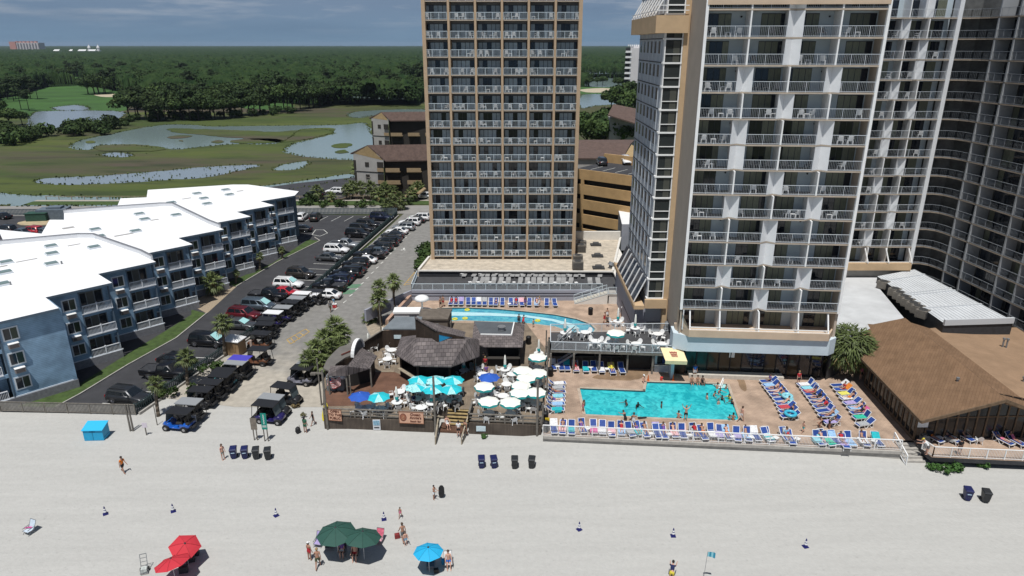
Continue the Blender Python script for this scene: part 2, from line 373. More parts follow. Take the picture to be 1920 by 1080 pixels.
CREEK = watermat('creek_water', (.19,.25,.245), .12, .6, .25)
POND = watermat('pond_water', (.20,.24,.27), .15, .8, .25)
from mathutils.geometry import tessellate_polygon
def holed(outer, holes, z, mb, m=0):
 polys = [[Vector((p[0],p[1],0)) for p in outer]] + [[Vector((p[0],p[1],0)) for p in h] for h in holes]
 flat = [v for p in polys for v in p]; fs = []
 for a, b, c in tessellate_polygon(polys): fs.append((a,b,c) if (flat[b]-flat[a]).cross(flat[c]-flat[a]).z > 0 else (a,c,b))
 mb.add([(v.x,v.y,z) for v in flat], fs, m)
def curvy(pts, n=4, amp=.12):
 """round a polygon with a closed Catmull-Rom spline and roughen its bank"""
 P = [Vector((p[0],p[1],0)) for p in pts]; k = len(P); out = []
 for i in range(k):
  a, b, c, d = P[i-1], P[i], P[(i+1)%k], P[(i+2)%k]
  for j in range(n):
   t = j/n; q = .5*((2*b)+(c-a)*t+(2*a-5*b+4*c-d)*t*t+(3*b-a-3*c+d)*t**3)
   q += Vector((rng.normal(), rng.normal(), 0))*amp*min(4,(c-b).length*.15); out.append(q)
 return out
WAT = [
 ([(62,212),(100,208),(160,207),(228,209),(232,216),(215,226),(190,232),(150,237),(95,243),(55,238)], POND),
 ([(97,202),(125,198),(150,197),(168,203),(158,207),(110,207)], POND),
 ([(131,277),(140,268),(165,260),(210,251),(260,241),(310,234),(360,234),(400,237),(470,236),(560,235),(640,234),(690,233),(700,300),(660,300),(600,296),(560,292),(533,284),(545,272),(580,262),(625,250),(600,242),(560,245),(520,268),(440,270),(380,275),(330,280),(300,277),(240,273),(190,272),(165,281)], CREEK),
 ([(66,342),(90,334),(160,331),(240,326),(330,318),(400,312),(470,309),(484,311),(440,322),(380,333),(300,338),(200,344),(120,346)], POND),
 ([(515,316),(530,309),(560,304),(574,303),(572,312),(550,318),(520,319)], CREEK),
 ([(190,290),(215,286),(245,289),(240,294),(210,294)], POND),
 ([(-200,353),(0,363),(120,368),(220,371),(330,372),(420,360),(490,349),(560,340),(640,328),(660,327),(664,333),(600,346),(540,356),(470,364),(380,380),(230,386),(120,386),(0,385),(-200,378)], CREEK),
 ([(700,223),(740,219),(775,222),(800,224),(800,229),(740,228)], CREEK),
 ([(640,182),(690,180),(735,183),(770,186),(700,187)], CREEK),
 ([(655,212),(700,207),(760,205),(800,206),(800,212),(720,215),(665,221)], CREEK),
 ([(1087,180),(1110,176),(1140,178),(1165,186),(1165,194),(1120,198),(1087,202)], CREEK),
 ([(1087,130),(1140,128),(1172,131),(1172,137),(1110,139),(1087,137)], POND),
 ([(1085,150),(1120,145),(1172,149),(1172,160),(1140,164),(1085,160)], CREEK)]
mb = MB(); zz = -.02
for i, (pp, m) in enumerate(WAT):
 holed(curvy([G(min(max(x,-200),1400), y) for x, y in pp], 9, .22), [], zz+.002*i, mb, 0 if m is CREEK else 1)
setting('water', mb, [CREEK, POND])
mb = MB(); ISL = [[(315,242),(340,241),(400,243),(460,245),(520,247),(600,240),(628,242),(615,252),(570,262),(520,267),(480,262),(430,258),(380,253),(330,249)],
 [(180,276),(220,271),(270,272),(310,278),(290,283),(230,284),(190,283)],[(315,257),(335,254),(360,255),(345,259),(320,260)],[(160,266),(172,264),(180,267),(168,269)],
 [(396,266),(410,263),(420,266),(408,269)],[(433,264),(470,260),(520,261),(530,266),(480,269),(440,268)],[(335,264),(342,263),(343,266)],[(622,273),(640,269),(660,270),(650,277),(628,277)],[(628,285),(645,281),(652,286),(636,288)]]
for p in ISL: holed(curvy([G(x, y) for x, y in p], 8, .2), [], .1, mb)
setting('marsh_islands', mb, MARSH)
mb = MB(); GOLF = [[(0,185),(40,178),(90,163),(160,160),(235,175),(235,207),(160,206),(120,211),(70,217),(0,215)],[(85,160),(100,146),(150,144),(170,160)],[(690,180),(760,178),(800,178),(800,160),(720,152),(690,160)],[(1087,163),(1172,160),(1172,174),(1087,176)],[(440,200),(470,190),(545,195),(530,206)]]
for i, p in enumerate(GOLF): mb.sheet(curvy([G(x, y) for x, y in p], 3, .2), -.04+.002*i)
setting('golf_fairway', mb, mat('fairway', (.038,.095,.017), .9, .25, .03, .3, 3, detail=6))
mb = MB(); mb.sheet(curvy([G(x, y) for x, y in [(1087,168),(1130,165),(1160,169),(1140,173),(1100,173)]], 3, .1), .0); mb.sheet(curvy([G(x, y) for x, y in [(176,178),(215,176),(232,180),(200,182)]], 3, .1), .0)
setting('golf_bunker', mb, mat('bunker', (.42,.36,.26), .9, .1, .5))
REED = mat('reeds', (.060,.082,.020), .9, .35, .15)
def reeds():
 rg = np.random.default_rng(5); P = []
 for pp, m in WAT:
  c = curvy([G(min(max(x,-200),1400), y) for x, y in pp], 4, .2)
  for a, b in zip(c, c[1:]+c[:1]):
   k = min(24, int((b-a).length/.6));
   for t in rg.random(k): P.append(tuple(a.lerp(b, t)+Vector((rg.normal()*.5, rg.normal()*.5, .15))))
 for pp in ([(90,336),(240,330),(400,316),(470,311)],[(150,340),(300,333),(420,322)],[(200,290),(240,291)]):
  q = [G(x, y) for x, y in pp]
  for a, b in zip(q, q[1:]):
   for t in rg.random(16): P.append(tuple(a.lerp(b, t)+Vector((rg.normal()*4, rg.normal()*2.6, .12))))
 P = np.array(P); return cloudmesh('reeds', leafcloud(P, np.full((len(P),3), .22), len(P)*3, .20, rg, .2), REED)
def leafcloud(cent, rad, n, size, rg, shell=.55, flat=.0):
 """n leaf-clump quads inside ellipsoids: returns verts, faces"""
 V = []; k = len(cent); pick = rg.integers(0, k, n)
 d = rg.normal(size=(n,3)); d /= np.linalg.norm(d, axis=1)[:,None]
 r = (shell + (1-shell)*rg.random(n)**.7)
 P = np.array(cent)[pick] + d*np.array(rad)[pick]*r[:,None]
 nrm = d + rg.normal(size=(n,3))*.55 + np.array([0,0,flat]); nrm /= np.linalg.norm(nrm, axis=1)[:,None]
 a = np.cross(nrm, rg.normal(size=(n,3))); a /= np.linalg.norm(a, axis=1)[:,None]+1e-9; b = np.cross(nrm, a)
 s = size*(.6+.8*rg.random(n))[:,None]; w = (.6+.5*rg.random(n))[:,None]
 q = np.stack([P-a*s-b*s*w*.4, P-a*s*.2-b*s*w, P+a*s-b*s*w*.2, P+a*s*.7+b*s*w*.7, P-a*s*.3+b*s*w], 1)
 return q.reshape(-1,3)
def cloudmesh(name, V, m):
 n = len(V)//5; me = bpy.data.meshes.new(name); me.vertices.add(len(V)); me.vertices.foreach_set('co', V.astype(np.float32).ravel())
 me.loops.add(n*5); me.loops.foreach_set('vertex_index', np.arange(n*5, dtype=np.int32)); me.polygons.add(n)
 me.polygons.foreach_set('loop_start', np.arange(0, n*5, 5, dtype=np.int32)); me.polygons.foreach_set('loop_total', np.full(n, 5, np.int32))
 me.materials.append(m); me.update(); me.validate(); return me
LEAF = mat('oak_leaves', (.020,.042,.012), .75, 0, .25, col2=(.052,.080,.020), rnd=.35, detail=3, spec=.2)
PINE = mat('pine_needles', (.018,.036,.014), .8, 0, .3, col2=(.042,.064,.022), rnd=.3, detail=3, spec=.2)
BARK = mat('bark', (.038,.031,.025), .95, .3, 3, .5, 12)
def tree_proto(kind, seed):
 rg = np.random.default_rng(seed); cs, rs = [], []
 if kind == 'oak':
  H = 12; R0 = 6.0
  for i in range(16):
   a = rg.random()*6.28; q = rg.random()**.5*R0*.75; cs.append((q*math.cos(a), q*math.sin(a), 5.2+4.6*(1-(q/R0)**2)*rg.random()+.8)); k = 1.6+1.3*rg.random(); rs.append((k*1.25, k*1.25, k*.8))
  V = leafcloud(cs, rs, 2400, .42, rg, .62); th = 5
 elif kind == 'pine':
  H = 18
  for i in range(13):
   a = rg.random()*6.28; q = rg.random()**.6*3.4; cs.append((q*math.cos(a), q*math.sin(a), 9.5+7.5*rg.random()*(1-q/6))); k = 1.0+.9*rg.random(); rs.append((k*1.5, k*1.5, k*.6))
  V = leafcloud(cs, rs, 1500, .34, rg, .3); th = 15
 else:
  for i in range(9):
   a = rg.random()*6.28; q = rg.random()**.5*2.2; cs.append((q*math.cos(a), q*math.sin(a), 1.0+1.9*rg.random())); k = .8+.7*rg.random(); rs.append((k*1.3, k*1.3, k))
  V = leafcloud(cs, rs, 420, .34, rg); th = 1.6
 crown = cloudmesh('crown', V, PINE if kind == 'pine' else LEAF)
 t = MB(); r0 = {'oak':.42,'pine':.26}.get(kind, .12)
 lean = Vector((rg.normal()*.25, rg.normal()*.25, 0)); top = Vector((0,0,th))+lean
 t.tube((0,0,-.3), top*.55, r0, r0*.72, 7); t.tube(top*.55, top, r0*.72, r0*.4, 7)
 for c in cs[:7]: t.tube(top*(.55+.4*rg.random()), Vector(c), r0*.35, r0*.1, 5)
 root = thing(kind+'_tree', 'tree', 'tree')
 if kind == 'shrub': root.name = 'shrub'
 obj('crown', crown, root); obj('trunk', t.data('trunk', BARK, True), root)
 return root
PRO = {k: [tree_proto(k, s) for s in ss] for k, ss in (('oak',(1,2,3,4)),('pine',(11,12,13)),('shrub',(21,22)))}
USED = set()
def plant(kind, loc, sc, label, group, i=None, sz=None):
 ps = PRO[kind]; p = ps[random.randrange(len(ps)) if i is None else i % len(ps)]
 if p.name not in USED: USED.add(p.name); o = p
 else: o = copy_tree(p)
 o.location = loc; o.rotation_euler = (0,0,random.random()*6.28); o.scale = (sc, sc, sz or sc); o['label'] = label; o['group'] = group; o['category'] = 'shrub' if kind == 'shrub' else 'tree'
 return o
def inpoly(x, y, P):
 c = False; j = len(P)-1
 for i in range(len(P)):
  if (P[i][1] > y) != (P[j][1] > y) and x < (P[j][0]-P[i][0])*(y-P[i][1])/(P[j][1]-P[i][1])+P[i][0]: c = not c
  j = i
 return c
tag(obj('reeds', reeds()), kind='stuff')
EDGE = []
for x0, y0, x1, y1, n in ((235,222,330,226,8),(330,226,440,220,9),(440,218,560,206,10),(560,205,690,188,11),(690,182,800,176,8),(255,205,420,205,9),(420,198,640,185,14),(160,178,235,168,7),(240,190,420,185,10),(430,180,680,172,14),(-40,165,90,158,9),(95,150,240,150,10),(240,168,520,166,16),(520,164,800,160,16),(-60,146,300,142,20),(300,152,800,150,26),(640,190,800,184,12),(560,196,700,190,8),(620,178,800,172,14)):
 for i in range(n):
  t = (i+rng.random()*.8)/n; EDGE.append((x0+(x1-x0)*t, y0+(y1-y0)*t+rng.normal()*1.5))
names = ['dense dark oak at the marsh edge of the wood', 'olive green oak in the first rows of the wood', 'broad oak standing in the wood behind the golf course', 'rounded oak with paler crown in the wood']
k = 0
for px, py in EDGE:
 p = G(px, py, -.06); kind = 'pine' if rng.random() < .22 else 'oak'; s = (.85+.5*rng.random())
 where = 'left of the gridded tower' if px > 560 else ('above the marsh creek' if px > 235 else 'behind the green fairway')
 plant(kind, p, s*(1.0 if kind == 'pine' else 1.05), ('slender pine ' if kind == 'pine' else ['dark oak ','olive oak ','broad oak ','rounded oak '][k%4])+'in the wood '+where, 'trees at the edge of the wood '+where); k += 1
for px, py, s in ((8,186,1),(15,187,.9),(26,190,1.1),(30,185,1.0),(45,186,1.0),(58,186,1.05),(71,186,.9),(40,206,.9),(55,208,.8)):
 plant('pine', G(px, py, -.06), s, 'tall pine with bare trunk standing on the fairway left of the pond', 'pines beside the golf pond')
for px, py, s in ((186,177,1.15),(198,176,1.1),(2,215,.7),(20,238,.8),(42,234,.6)):
 plant('oak', G(px, py, -.06), s, 'wide dark oak standing alone on the green fairway' if py < 180 else 'scrubby grey-green tree on the bank of the golf pond', 'oaks on the open fairway' if py < 180 else 'trees on the pond bank')
for i in range(42):
 t = rng.random(); px = -10+t*250; py = 262-22*t+rng.normal()*5 if px > 60 else 262+rng.normal()*10
 plant('shrub', G(px, py, -.06), .8+.7*rng.random(), 'olive shrub on the bank between pond and marsh', 'shrubs along the pond bank')
for i in range(26):
 px = 240+rng.random()*320; plant('shrub', G(px, 229-(px-240)*.05+rng.normal()*1.5, -.06), .7+.7*rng.random(), 'low dark shrub at the foot of the wood by the marsh', 'shrubs at the foot of the wood')
for px, py, s in ((1100,290,1.35),(1125,292,1.2),(1150,293,1.3),(1175,293,1.25),(1110,272,1.2),(1140,262,1.15),(1165,268,1.3),(1188,262,1.2),(1160,218,1.45),(1178,212,1.6),(1192,205,1.5),(1146,206,1.1),(1185,230,1.4),(1120,160,.7),(1105,163,.8),(1130,160,.8),(1097,156,1),(1160,166,.9)):
 plant('oak', G(px, py, -.06), s, 'leafy oak behind the parking garage' if py > 240 else 'dark oak below the distant white tower', 'oaks behind the garage' if py > 240 else 'oaks below the white tower')
def forest():
 rg = np.random.default_rng(99); clear = [[G(x, y) for x, y in p] for p in GOLF] + [[G(min(max(x,-200),1400), y) for x, y in w[0]] for w in WAT]
 d = [455.0]
 while d[-1] < 9500: d.append(d[-1]+max(1.35, (d[-1]-430)*.0042))
 d = np.array(d); na = 860; t = np.linspace(-.80, .42, na); Y, T_ = np.meshgrid(d, t, indexing='ij'); X = Y*T_
 X = X+rg.normal(size=X.shape)*.25;
 def bumps(X, Y, cell, seed):
  ci, cj = np.floor(X/cell).astype(np.int64), np.floor(Y/cell).astype(np.int64); best = np.full(X.shape, 9.); hh = np.zeros(X.shape)
  for di in (-1,0,1):
   for dj in (-1,0,1):
    i, j = ci+di, cj+dj; h = (i*73856093 ^ j*19349663 ^ seed*83492791) & 0xffffff; a = ((h*1103515245+12345) >> 7 & 0xffff)/65535.; b = ((h*22695477+1) >> 9 & 0xffff)/65535.; c = ((h*134775813+7) >> 8 & 0xffff)/65535.
    q = np.hypot(X-(i+.15+.7*a)*cell, Y-(j+.15+.7*b)*cell)/(cell*(.62+.3*c)); m = q < best; best = np.where(m, q, best); hh = np.where(m, c, hh)
  return np.sqrt(np.clip(1-best**2, 0, 1)), hh
 b1, h1 = bumps(X, Y, 11., 3); b2, h2 = bumps(X, Y, 23., 8); b3, h3 = bumps(X, Y, 70., 5); far = np.clip((Y-1200)/2500, 0, 1)
 Z = 2.2+(1-far)*(b1**.8*(5.2+6.0*h1))+far*(5+b2*(4+4*h2))+b2*1.2+h3*1.8+rg.normal(size=X.shape)*(.55+.5*far)
 Z -= .0000000*Y; Z += np.clip((Y-3500)/6000, 0, 1)*6
 lim = np.where(X < -60, 475, 640)+30*np.sin(X*.02); ok = (Y > lim) & ((X < 60+Y*.02) | (Y > 700))
 for c in clear:
  xs_, ys_ = [v[0] for v in c], [v[1] for v in c]; m = (X > min(xs_)-2) & (X < max(xs_)+2) & (Y > min(ys_)-2) & (Y < max(ys_)+2)
  for i, j in zip(*np.nonzero(m)):
   if inpoly(X[i,j], Y[i,j], c): ok[i,j] = False
 edge = ok.copy(); edge[:-1] &= ok[1:]; edge[1:] &= ok[:-1]; edge[:,:-1] &= ok[:,1:]; edge[:,1:] &= ok[:,:-1]
 Z = np.where(edge, Z, .5)
 fo = ok[:-1,:-1] & ok[1:,:-1] & ok[:-1,1:] & ok[1:,1:]; n, m_ = X.shape; idx = np.arange(n*m_).reshape(n, m_)
 F = np.stack([idx[:-1,:-1][fo], idx[:-1,1:][fo], idx[1:,1:][fo], idx[1:,:-1][fo]], 1); me = bpy.data.meshes.new('forest')
 me.vertices.add(n*m_); me.vertices.foreach_set('co', np.stack([X,Y,Z],-1).astype(np.float32).ravel()); me.loops.add(F.size); me.loops.foreach_set('vertex_index', F.astype(np.int32).ravel()); me.polygons.add(len(F)); me.polygons.foreach_set('loop_start', np.arange(0, F.size, 4, dtype=np.int32)); me.polygons.foreach_set('loop_total', np.full(len(F), 4, np.int32))
 me.materials.append(LEAFF); me.update(); me.validate(); return me
LEAFF = mat('far_leaves', (.011,.027,.009), .9, 0, .11, 1., .9, col2=(.036,.060,.020), detail=9, spec=.05, fac=(.36,.66))
tag(obj('forest', forest()), kind='stuff')
def crowns():
 rg = np.random.default_rng(31); clear = [[G(x, y) for x, y in p] for p in GOLF] + [[G(min(max(x,-200),1400), y) for x, y in w[0]] for w in WAT]; C, S = [], []
 for i in range(9000):
  y = 450+1250*rg.random()**1.35; x = y*(-.78+1.18*rg.random())
  if y < (475 if x < -60 else 640)+30*math.sin(x*.02)-8 or x > 60+y*.02+(0 if y < 700 else 400) or any(inpoly(x, y, c) for c in clear): continue
  k = 2.6+2.6*rg.random(); h = 7.5+5*rg.random()+(4 if rg.random() < .15 else 0)
  for q in range(3): C.append((x+rg.normal()*k*.5, y+rg.normal()*k*.5, h-k*.4+rg.normal()*.8)); S.append((k*.75, k*.75, k*.55))
 C, S = np.array(C), np.array(S); return cloudmesh('forest', leafcloud(C, S, len(C)*15, .62, rg, .7, .35), LEAFC)
LEAFC = mat('crown_leaves', (.014,.031,.010), .85, 0, .10, col2=(.042,.066,.022), detail=6, spec=.1, fac=(.34,.66))
tag(obj('forest', crowns()), kind='stuff')
mb = MB(); mb.sheet([(-6000,470),(-70,470),(40,640),(2600,700),(5000,14000),(-9000,14000)], -.05); setting('forest_floor', mb, mat('forest_floor',(.02,.028,.012),.95,.3,.05))
STUCK = mat('tower_stucco', (.46,.335,.22), .85, .06, .7)
SLABM = mat('slab_edge', (.43,.36,.285), .8, .08, 1.2)
FLOORD = mat('balcony_floor', (.075,.075,.08), .8, .1, 2)
TRANS = mat('transom', (.14,.135,.13), .6)
FRAME = mat('window_frame', (.022,.026,.035), .4)
RAILW = mat('rail_paint', (.60,.68,.72), .5)
RGLASS = mat('rail_panel', (.30,.42,.46), .15, spec=.5)
def door_mesh(W, H, seed, mats=None):
 rg = random.Random(seed); mb = MB(); mb.box(0, W, .0, .06, 0, H, 0); n = 5; op = rg.randrange(0, 5); two = rg.random() < .45
 mb.box(.05, W-.05, -.02, .0, H-.32, H-.04, 3)
 for i in range(n):
  x0 = .06+(W-.12)*i/n+.04; x1 = .06+(W-.12)*(i+1)/n-.04
  dk = (i == op) or (two and i == (op+1) % n)
  if not dk: mb.box(x0, x1, -.025, .0, .12, H-.42, 1)
  else: mb.box(x0, x1, -.02, .0, .12, H-.42, 2)
 return mb.data('sliding_door', mats or [FRAME, CURT, DGLASS, TRANS])
TY = 109.7; tl = D(789.5, 20, TY).x; tr = D(1092.8, 20, TY).x; TP = 2.62; TZ0 = 3.86; NF = 18; TB = (tr-tl)/6
tower = thing('hotel_tower', 'tall hotel tower with a beige grid of six balconies on every floor', 'hotel', ((tl+tr)/2, TY, 3.4))
mb = MB(); zt = TZ0+TP*NF
for i in range(7):
 x = tl+TB*i; w = .17
 if i == 0: mb.box(tl, tl+.55, TY, TY+1.7, 3.2, zt)
 elif i == 6: mb.box(tr-.55, tr, TY, TY+1.7, 3.2, zt)
 else: mb.box(x-w, x+w, TY, TY+1.7, 3.2, zt)
mb.box(tl, tr, TY+1.95, TY+17, 3.2, zt+1.2); part('wall', mb, STUCK, tower)
mb = MB()
for k in range(NF+1):
 z = TZ0+TP*k; xs_ = [tl+.55]+[tl+TB*i for i in range(1,6)]+[tr-.55]
 for i in range(6): mb.box(xs_[i]+(.22 if i else 0), xs_[i+1]-(.22 if i < 5 else 0), TY+.06, TY+1.93, z-.16, z-.012); mb.box(xs_[i]+(.22 if i else 0), xs_[i+1]-(.22 if i < 5 else 0), TY+.10, TY+1.93, z-.012, z, 1)
split('balcony_slab', mb, [SLABM, FLOORD], tower)
dms = [door_mesh(TB-.5, TP-.18, s) for s in range(9)]
def rail_data(pts, **k): return rail([Vector(p) for p in pts], **k).data('railing', RAILW)
hw = TB/2-.24
r_in = rail_data([(-hw,0,0),(hw,0,0)], h=1.0, post=1.2, bal=.17, pw=.05, rw=.08, bw=.02)
hw2 = TB/2-.02
r_mid = rail_data([(-hw2,-.48,0),(hw2,-.48,0)], h=1.0, post=1.2, bal=.13, pw=.045, rw=.075, bw=.022)
r_l = rail_data([(-hw2-.15,0,0),(-hw2+.5,-.48,0),(hw2,-.48,0)], h=1.0, post=1.2, bal=.13, pw=.045, rw=.075, bw=.022)
r_r = rail_data([(hw2+.15,0,0),(hw2-.5,-.48,0),(-hw2,-.48,0)], h=1.0, post=1.2, bal=.13, pw=.045, rw=.075, bw=.022)
def local(root, p): return Vector(p)-Vector(root.location)
for k in range(16):
 for i in range(6):
  xc = tl+TB*(i+.5); z = TZ0+TP*k
  obj('sliding_door', random.choice(dms), tower, local(tower, (tl+TB*i+.25, TY+1.88, z)))
  obj('balcony_railing', r_in, tower, local(tower, (xc, TY+.1, z)))
GRAV = mat('roof_gravel', (.46,.40,.32), .95, .22, .9, .4, 25, detail=9)
PAINTW = mat('white_parapet', (.66,.63,.58), .7, .06, 1)
LAV = mat('terrace_wall', (.30,.31,.36), .8, .05, .6)
pod = thing('podium_building', 'low podium with tan gravel roof below the gridded tower', 'building', (0, 104, 1))
P0 = [G(785,507,3.4), G(1150,512,3.4), G(1163,470,3.4), G(1152,432,3.4), G(1076,428,3.4)]
x0p, x1p = P0[0].x, P0[1].x
poly_ = [(x0p,103.3),(x1p,102.8),(P0[3].x+.3,122.6),(tr-.3,122.6),(tr-.3,120),(tl-.4,120),(tl-.4,110.4)]
mb = MB(); mb.prism(poly_, 1.0, 3.25, 1, 0); part('roof', mb, [GRAV, DARK], pod)
mb = MB()
for a, b in ((0,1),(1,2),(2,3),(6,0)):
 p, q = Vector((*poly_[a],3.4)), Vector((*poly_[b],3.4)); mb.bar(p, q, .35, .5 if a != 0 else .18)
mb.box(tr-.2, P0[3].x+.2, 122.0, 122.5, 3.25, 4.8); part('parapet', mb, PAINTW, pod)
HV1 = mat('hvac_case', (.16,.145,.125), .6, .2, 3); HVT = mat('hvac_top', (.05,.05,.05), .7)
def hvac(loc, d, label, grp, rz=0, cat='air conditioner'):
 t = thing('air_conditioner', label, cat, loc, rz, grp); b = MB(); b.box(-d[0]/2,d[0]/2,-d[1]/2,d[1]/2,.12,d[2])
 for sx in (-1,1):
  for sy in (-1,1): b.box(sx*d[0]*.4-.06, sx*d[0]*.4+.06, sy*d[1]*.4-.06, sy*d[1]*.4+.06, 0, .12)
 for i in range(6): b.box(-d[0]/2+.1, d[0]/2-.1, -d[1]/2-.02, -d[1]/2, .22+i*(d[2]-.35)/6, .25+i*(d[2]-.35)/6+.04, 1)
 obj('case', b.data('case', [HV1, HVT]), t)
 f = MB(); f.tube((0,0,d[2]),(0,0,d[2]+.06), min(d[0],d[1])*.42, n=14); f.tube((0,0,d[2]+.06),(0,0,d[2]+.1), .12, n=8)
 for i in range(4): a = i*math.pi/2; f.bar((0,0,d[2]+.08),(math.cos(a)*.4,math.sin(a)*.4,d[2]+.08),.05,.03)
 obj('fan', f.data('fan', HVT), t); return t
for (px, py), d, w in (((1089,472),(1.6,1.3,1.3),'farthest'),((1091,463),(1.5,1.0,1.1),'second from the back'),((1083,492),(1.6,1.2,1.3),'second from the front'),((1083,505),(1.7,1.3,1.4),'nearest')):
 hvac(G(px,py,3.26), d, 'brown air conditioner on the gravel roof, %s of the four' % w, 'air conditioners on the gravel roof')
for (px, py), w in (((1117,460),'back'),((1120,481),'middle'),((1122,503),'front')):
 c = G(px,py,3.26); mb = MB(); mb.cb(c+Vector((0,0,.12)), (1.9,1.3,.24)); mb.tube(c+Vector((-.5,0,.3)), c+Vector((.5,0,.3)), .35, n=10)
 single('roof_vent', mb, HVT, 'low dark vent on the gravel roof, %s of three' % w, 'vent', 'dark vents on the gravel roof')
c = G(1145,503,3.26); mb = MB(); mb.tube(c, c+Vector((0,0,.5)), .35, .3, 10); mb.tube(c+Vector((0,0,.5)), c+Vector((.2,.1,1.0)), .55, .45, 12); single('exhaust_fan', mb, GREY, 'round exhaust fan at the front corner of the gravel roof', 'fan')
SD = 2.55; SY0 = 96.2; sdl = G(775,537,SD).x; sdr = G(1130,540,SD).x
terr = thing('sun_deck', 'raised grey sun deck with striped wall behind the curved pool', 'terrace', (0, 96, 1))
DECKG = mat('deck_grey', (.055,.055,.058), .8, .15, 1)
mb = MB(); mb.box(sdl, sdr+5.2, SY0+.3, 102.7, 1.0, SD); part('deck', mb, DECKG, terr)
mb = MB(); mb.box(sdl-.1, sdr+.1, SY0, SY0+.28, .9, SD+.1)
mb.prism([(sdl,SY0),(sdl-.3,SY0),(-20.4,88.4),(-20.1,88.2)], .9, 2.6); part('wall', mb, LAV, terr)
mb = MB(); mb.box(sdl, sdr, SY0-.03, SY0, 2.12, 2.22); mb.box(sdl, sdr, SY0-.03, SY0, 1.7, 1.8); part('stripe', mb, mat('navy_stripe',(.012,.015,.03),.6), terr)
part('railing', rail([Vector((sdl,102.6,SD)), Vector((sdl,SY0+.14,SD)), Vector((sdr-.2,SY0+.14,SD))], h=1.05, post=1.6, bal=.14, rw=.08, pw=.06, bw=.02), RAILW, terr)
st = thing('outdoor_stair', 'pale outdoor stair with metal railing from the sun deck to the pool', 'stair', (sdr-3, 95.5, 1))
s0, s1 = Vector((sdr+.4,SY0-.7,SD)), Vector((sdr-4.4,SY0-.7,1.0)); mb = MB(); n = 10
for i in range(n):
 a = s0.lerp(s1, i/n); b = s0.lerp(s1, (i+1)/n); mb.box(b.x, a.x, SY0-1.5, SY0-.1, b.z-.02, a.z-.0-(a.z-b.z)*.0-.0)
mb2 = MB(); mb2.poly([s0+Vector((0,-.85,0)), s1+Vector((0,-.85,0)), Vector((s0.x,SY0-1.55,1.0))]); mb2.poly([s0+Vector((0,-.80,0)), Vector((s0.x,SY0-1.5,1.0)), s1+Vector((0,-.80,0))])
part('steps', mb, mat('stair_concrete',(.45,.42,.36),.85,.1,2), st); part('side_wall', mb2, PAINTW, st)
mb = MB(); rail([s0+Vector((0,-.8,0)), s1+Vector((0,-.8,0))], h=1.0, post=1.2, bal=.2, mb=mb); rail([s0+Vector((0,.55,0)), s1+Vector((0,.55,0))], h=1.0, post=1.2, bal=.2, mb=mb); part('railing', mb, RAILW, st)
mb = MB(); mb.box(sdr+.4, sdr+5.2, SY0-1.5, SY0+.28, SD-.25, SD); part('landing', mb, CONC, st)
rr = rail([Vector((sdr+.5,SY0-1.4,SD)), Vector((sdr+5,SY0-1.4,SD))], h=1.05, post=1.2, bal=.14); part('railing', rr, RAILW, st)
mb = MB(); mb.box(sdr+.6, sdr+5.1, SY0-1.45, SY0+.2, 1.0, SD-.3); part('lower_wall', mb, PAINTW, st)
wk = thing('walkway_building', 'white-roofed walkway building between the gravel roof and the hotel', 'building', (G(1170,520,3.9).x, 100, 1))
wx0, wx1 = sdr+5.25, 16.0
mb = MB(); mb.box(wx0, wx1, 92.5, 121, 2.9, 3.2); part('roof', mb, PAINTW, wk)
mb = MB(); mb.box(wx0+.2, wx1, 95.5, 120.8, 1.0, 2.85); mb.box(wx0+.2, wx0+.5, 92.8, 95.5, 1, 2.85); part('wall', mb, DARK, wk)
mb = MB(); mb.box(wx0-.1, wx1, 92.3, 92.48, 2.6, 3.35); part('fascia', mb, PAINTW, wk)
rr = rail([Vector((wx0+.2,92.6,3.21)), Vector((wx1-.2,92.6,3.21))], h=1.0, post=1.3, bal=.15); part('railing', rr, RAILW, wk)
mb = MB(); mb.prism([(P0[3].x+.5,122.8),(27,122.8),(27,136),(P0[3].x+1.7,136)], 1, 6.0, 1, 0); single('service_block', mb, [mat('white_roofing',(.74,.74,.74),.6,.05,.3), LAV], 'plain grey service block with bright white roof beside the garage', 'building')
PEACH = mat('peach_stucco', (.52,.40,.29), .85, .08, .5); BEIGE_SHADE = mat('taupe_stucco', (.44,.37,.30), .85, .05, .5)  # second stucco is the beige wall with its shade put into the colour
PWHITE = mat('balcony_white', (.68,.69,.70), .7, .04, .8); PBLUE = mat('pale_blue_wall', (.52,.60,.65), .75, .05, .5)
A = D(1322,70,70.7); B = D(1660,70,69.4); A.z = B.z = 0; e = (B-A).normalized(); nrm = Vector((-e.y, e.x, 0)); HWID = (B-A).length
MZ = [37.7-2.55*k for k in range(-2, 13)]      # slab levels r-2 .. r12
def Q(s, t, z): return Vector((A.x+e.x*s+nrm.x*t, A.y+e.y*s+nrm.y*t, z))
hot = thing('hotel_tower', 'tall hotel tower with four white balconies a floor above the blue pool', 'hotel', (*Q(HWID/2, 6, 1),))
FM = Matrix(((e.x, nrm.x, 0, A.x),(e.y, nrm.y, 0, A.y),(0,0,1,0),(0,0,0,1)))
def fb(): return MB(FM)
PAT = ['TWT','TWT','TWT','TWT','WTW','TWT','WTW','WTW','TWT','WTW','TWT','TWT','WTW','TWT','TTT']
BW = HWID/4; ZT = 37.7+2.55*3
DEP = 1.9
walls = fb(); slabs = fb(); fins = fb(); seps = fb()
walls.box(.0, HWID, DEP+.2, 24, 5.0, ZT)
SIDE = fb(); SIDE.box(-.03, .12, .1, 9.9, 5.0, ZT); SIDE.box(HWID-.12, HWID+.15, .35, 9, 5.0, ZT)
ends = fb()
part_doors = []
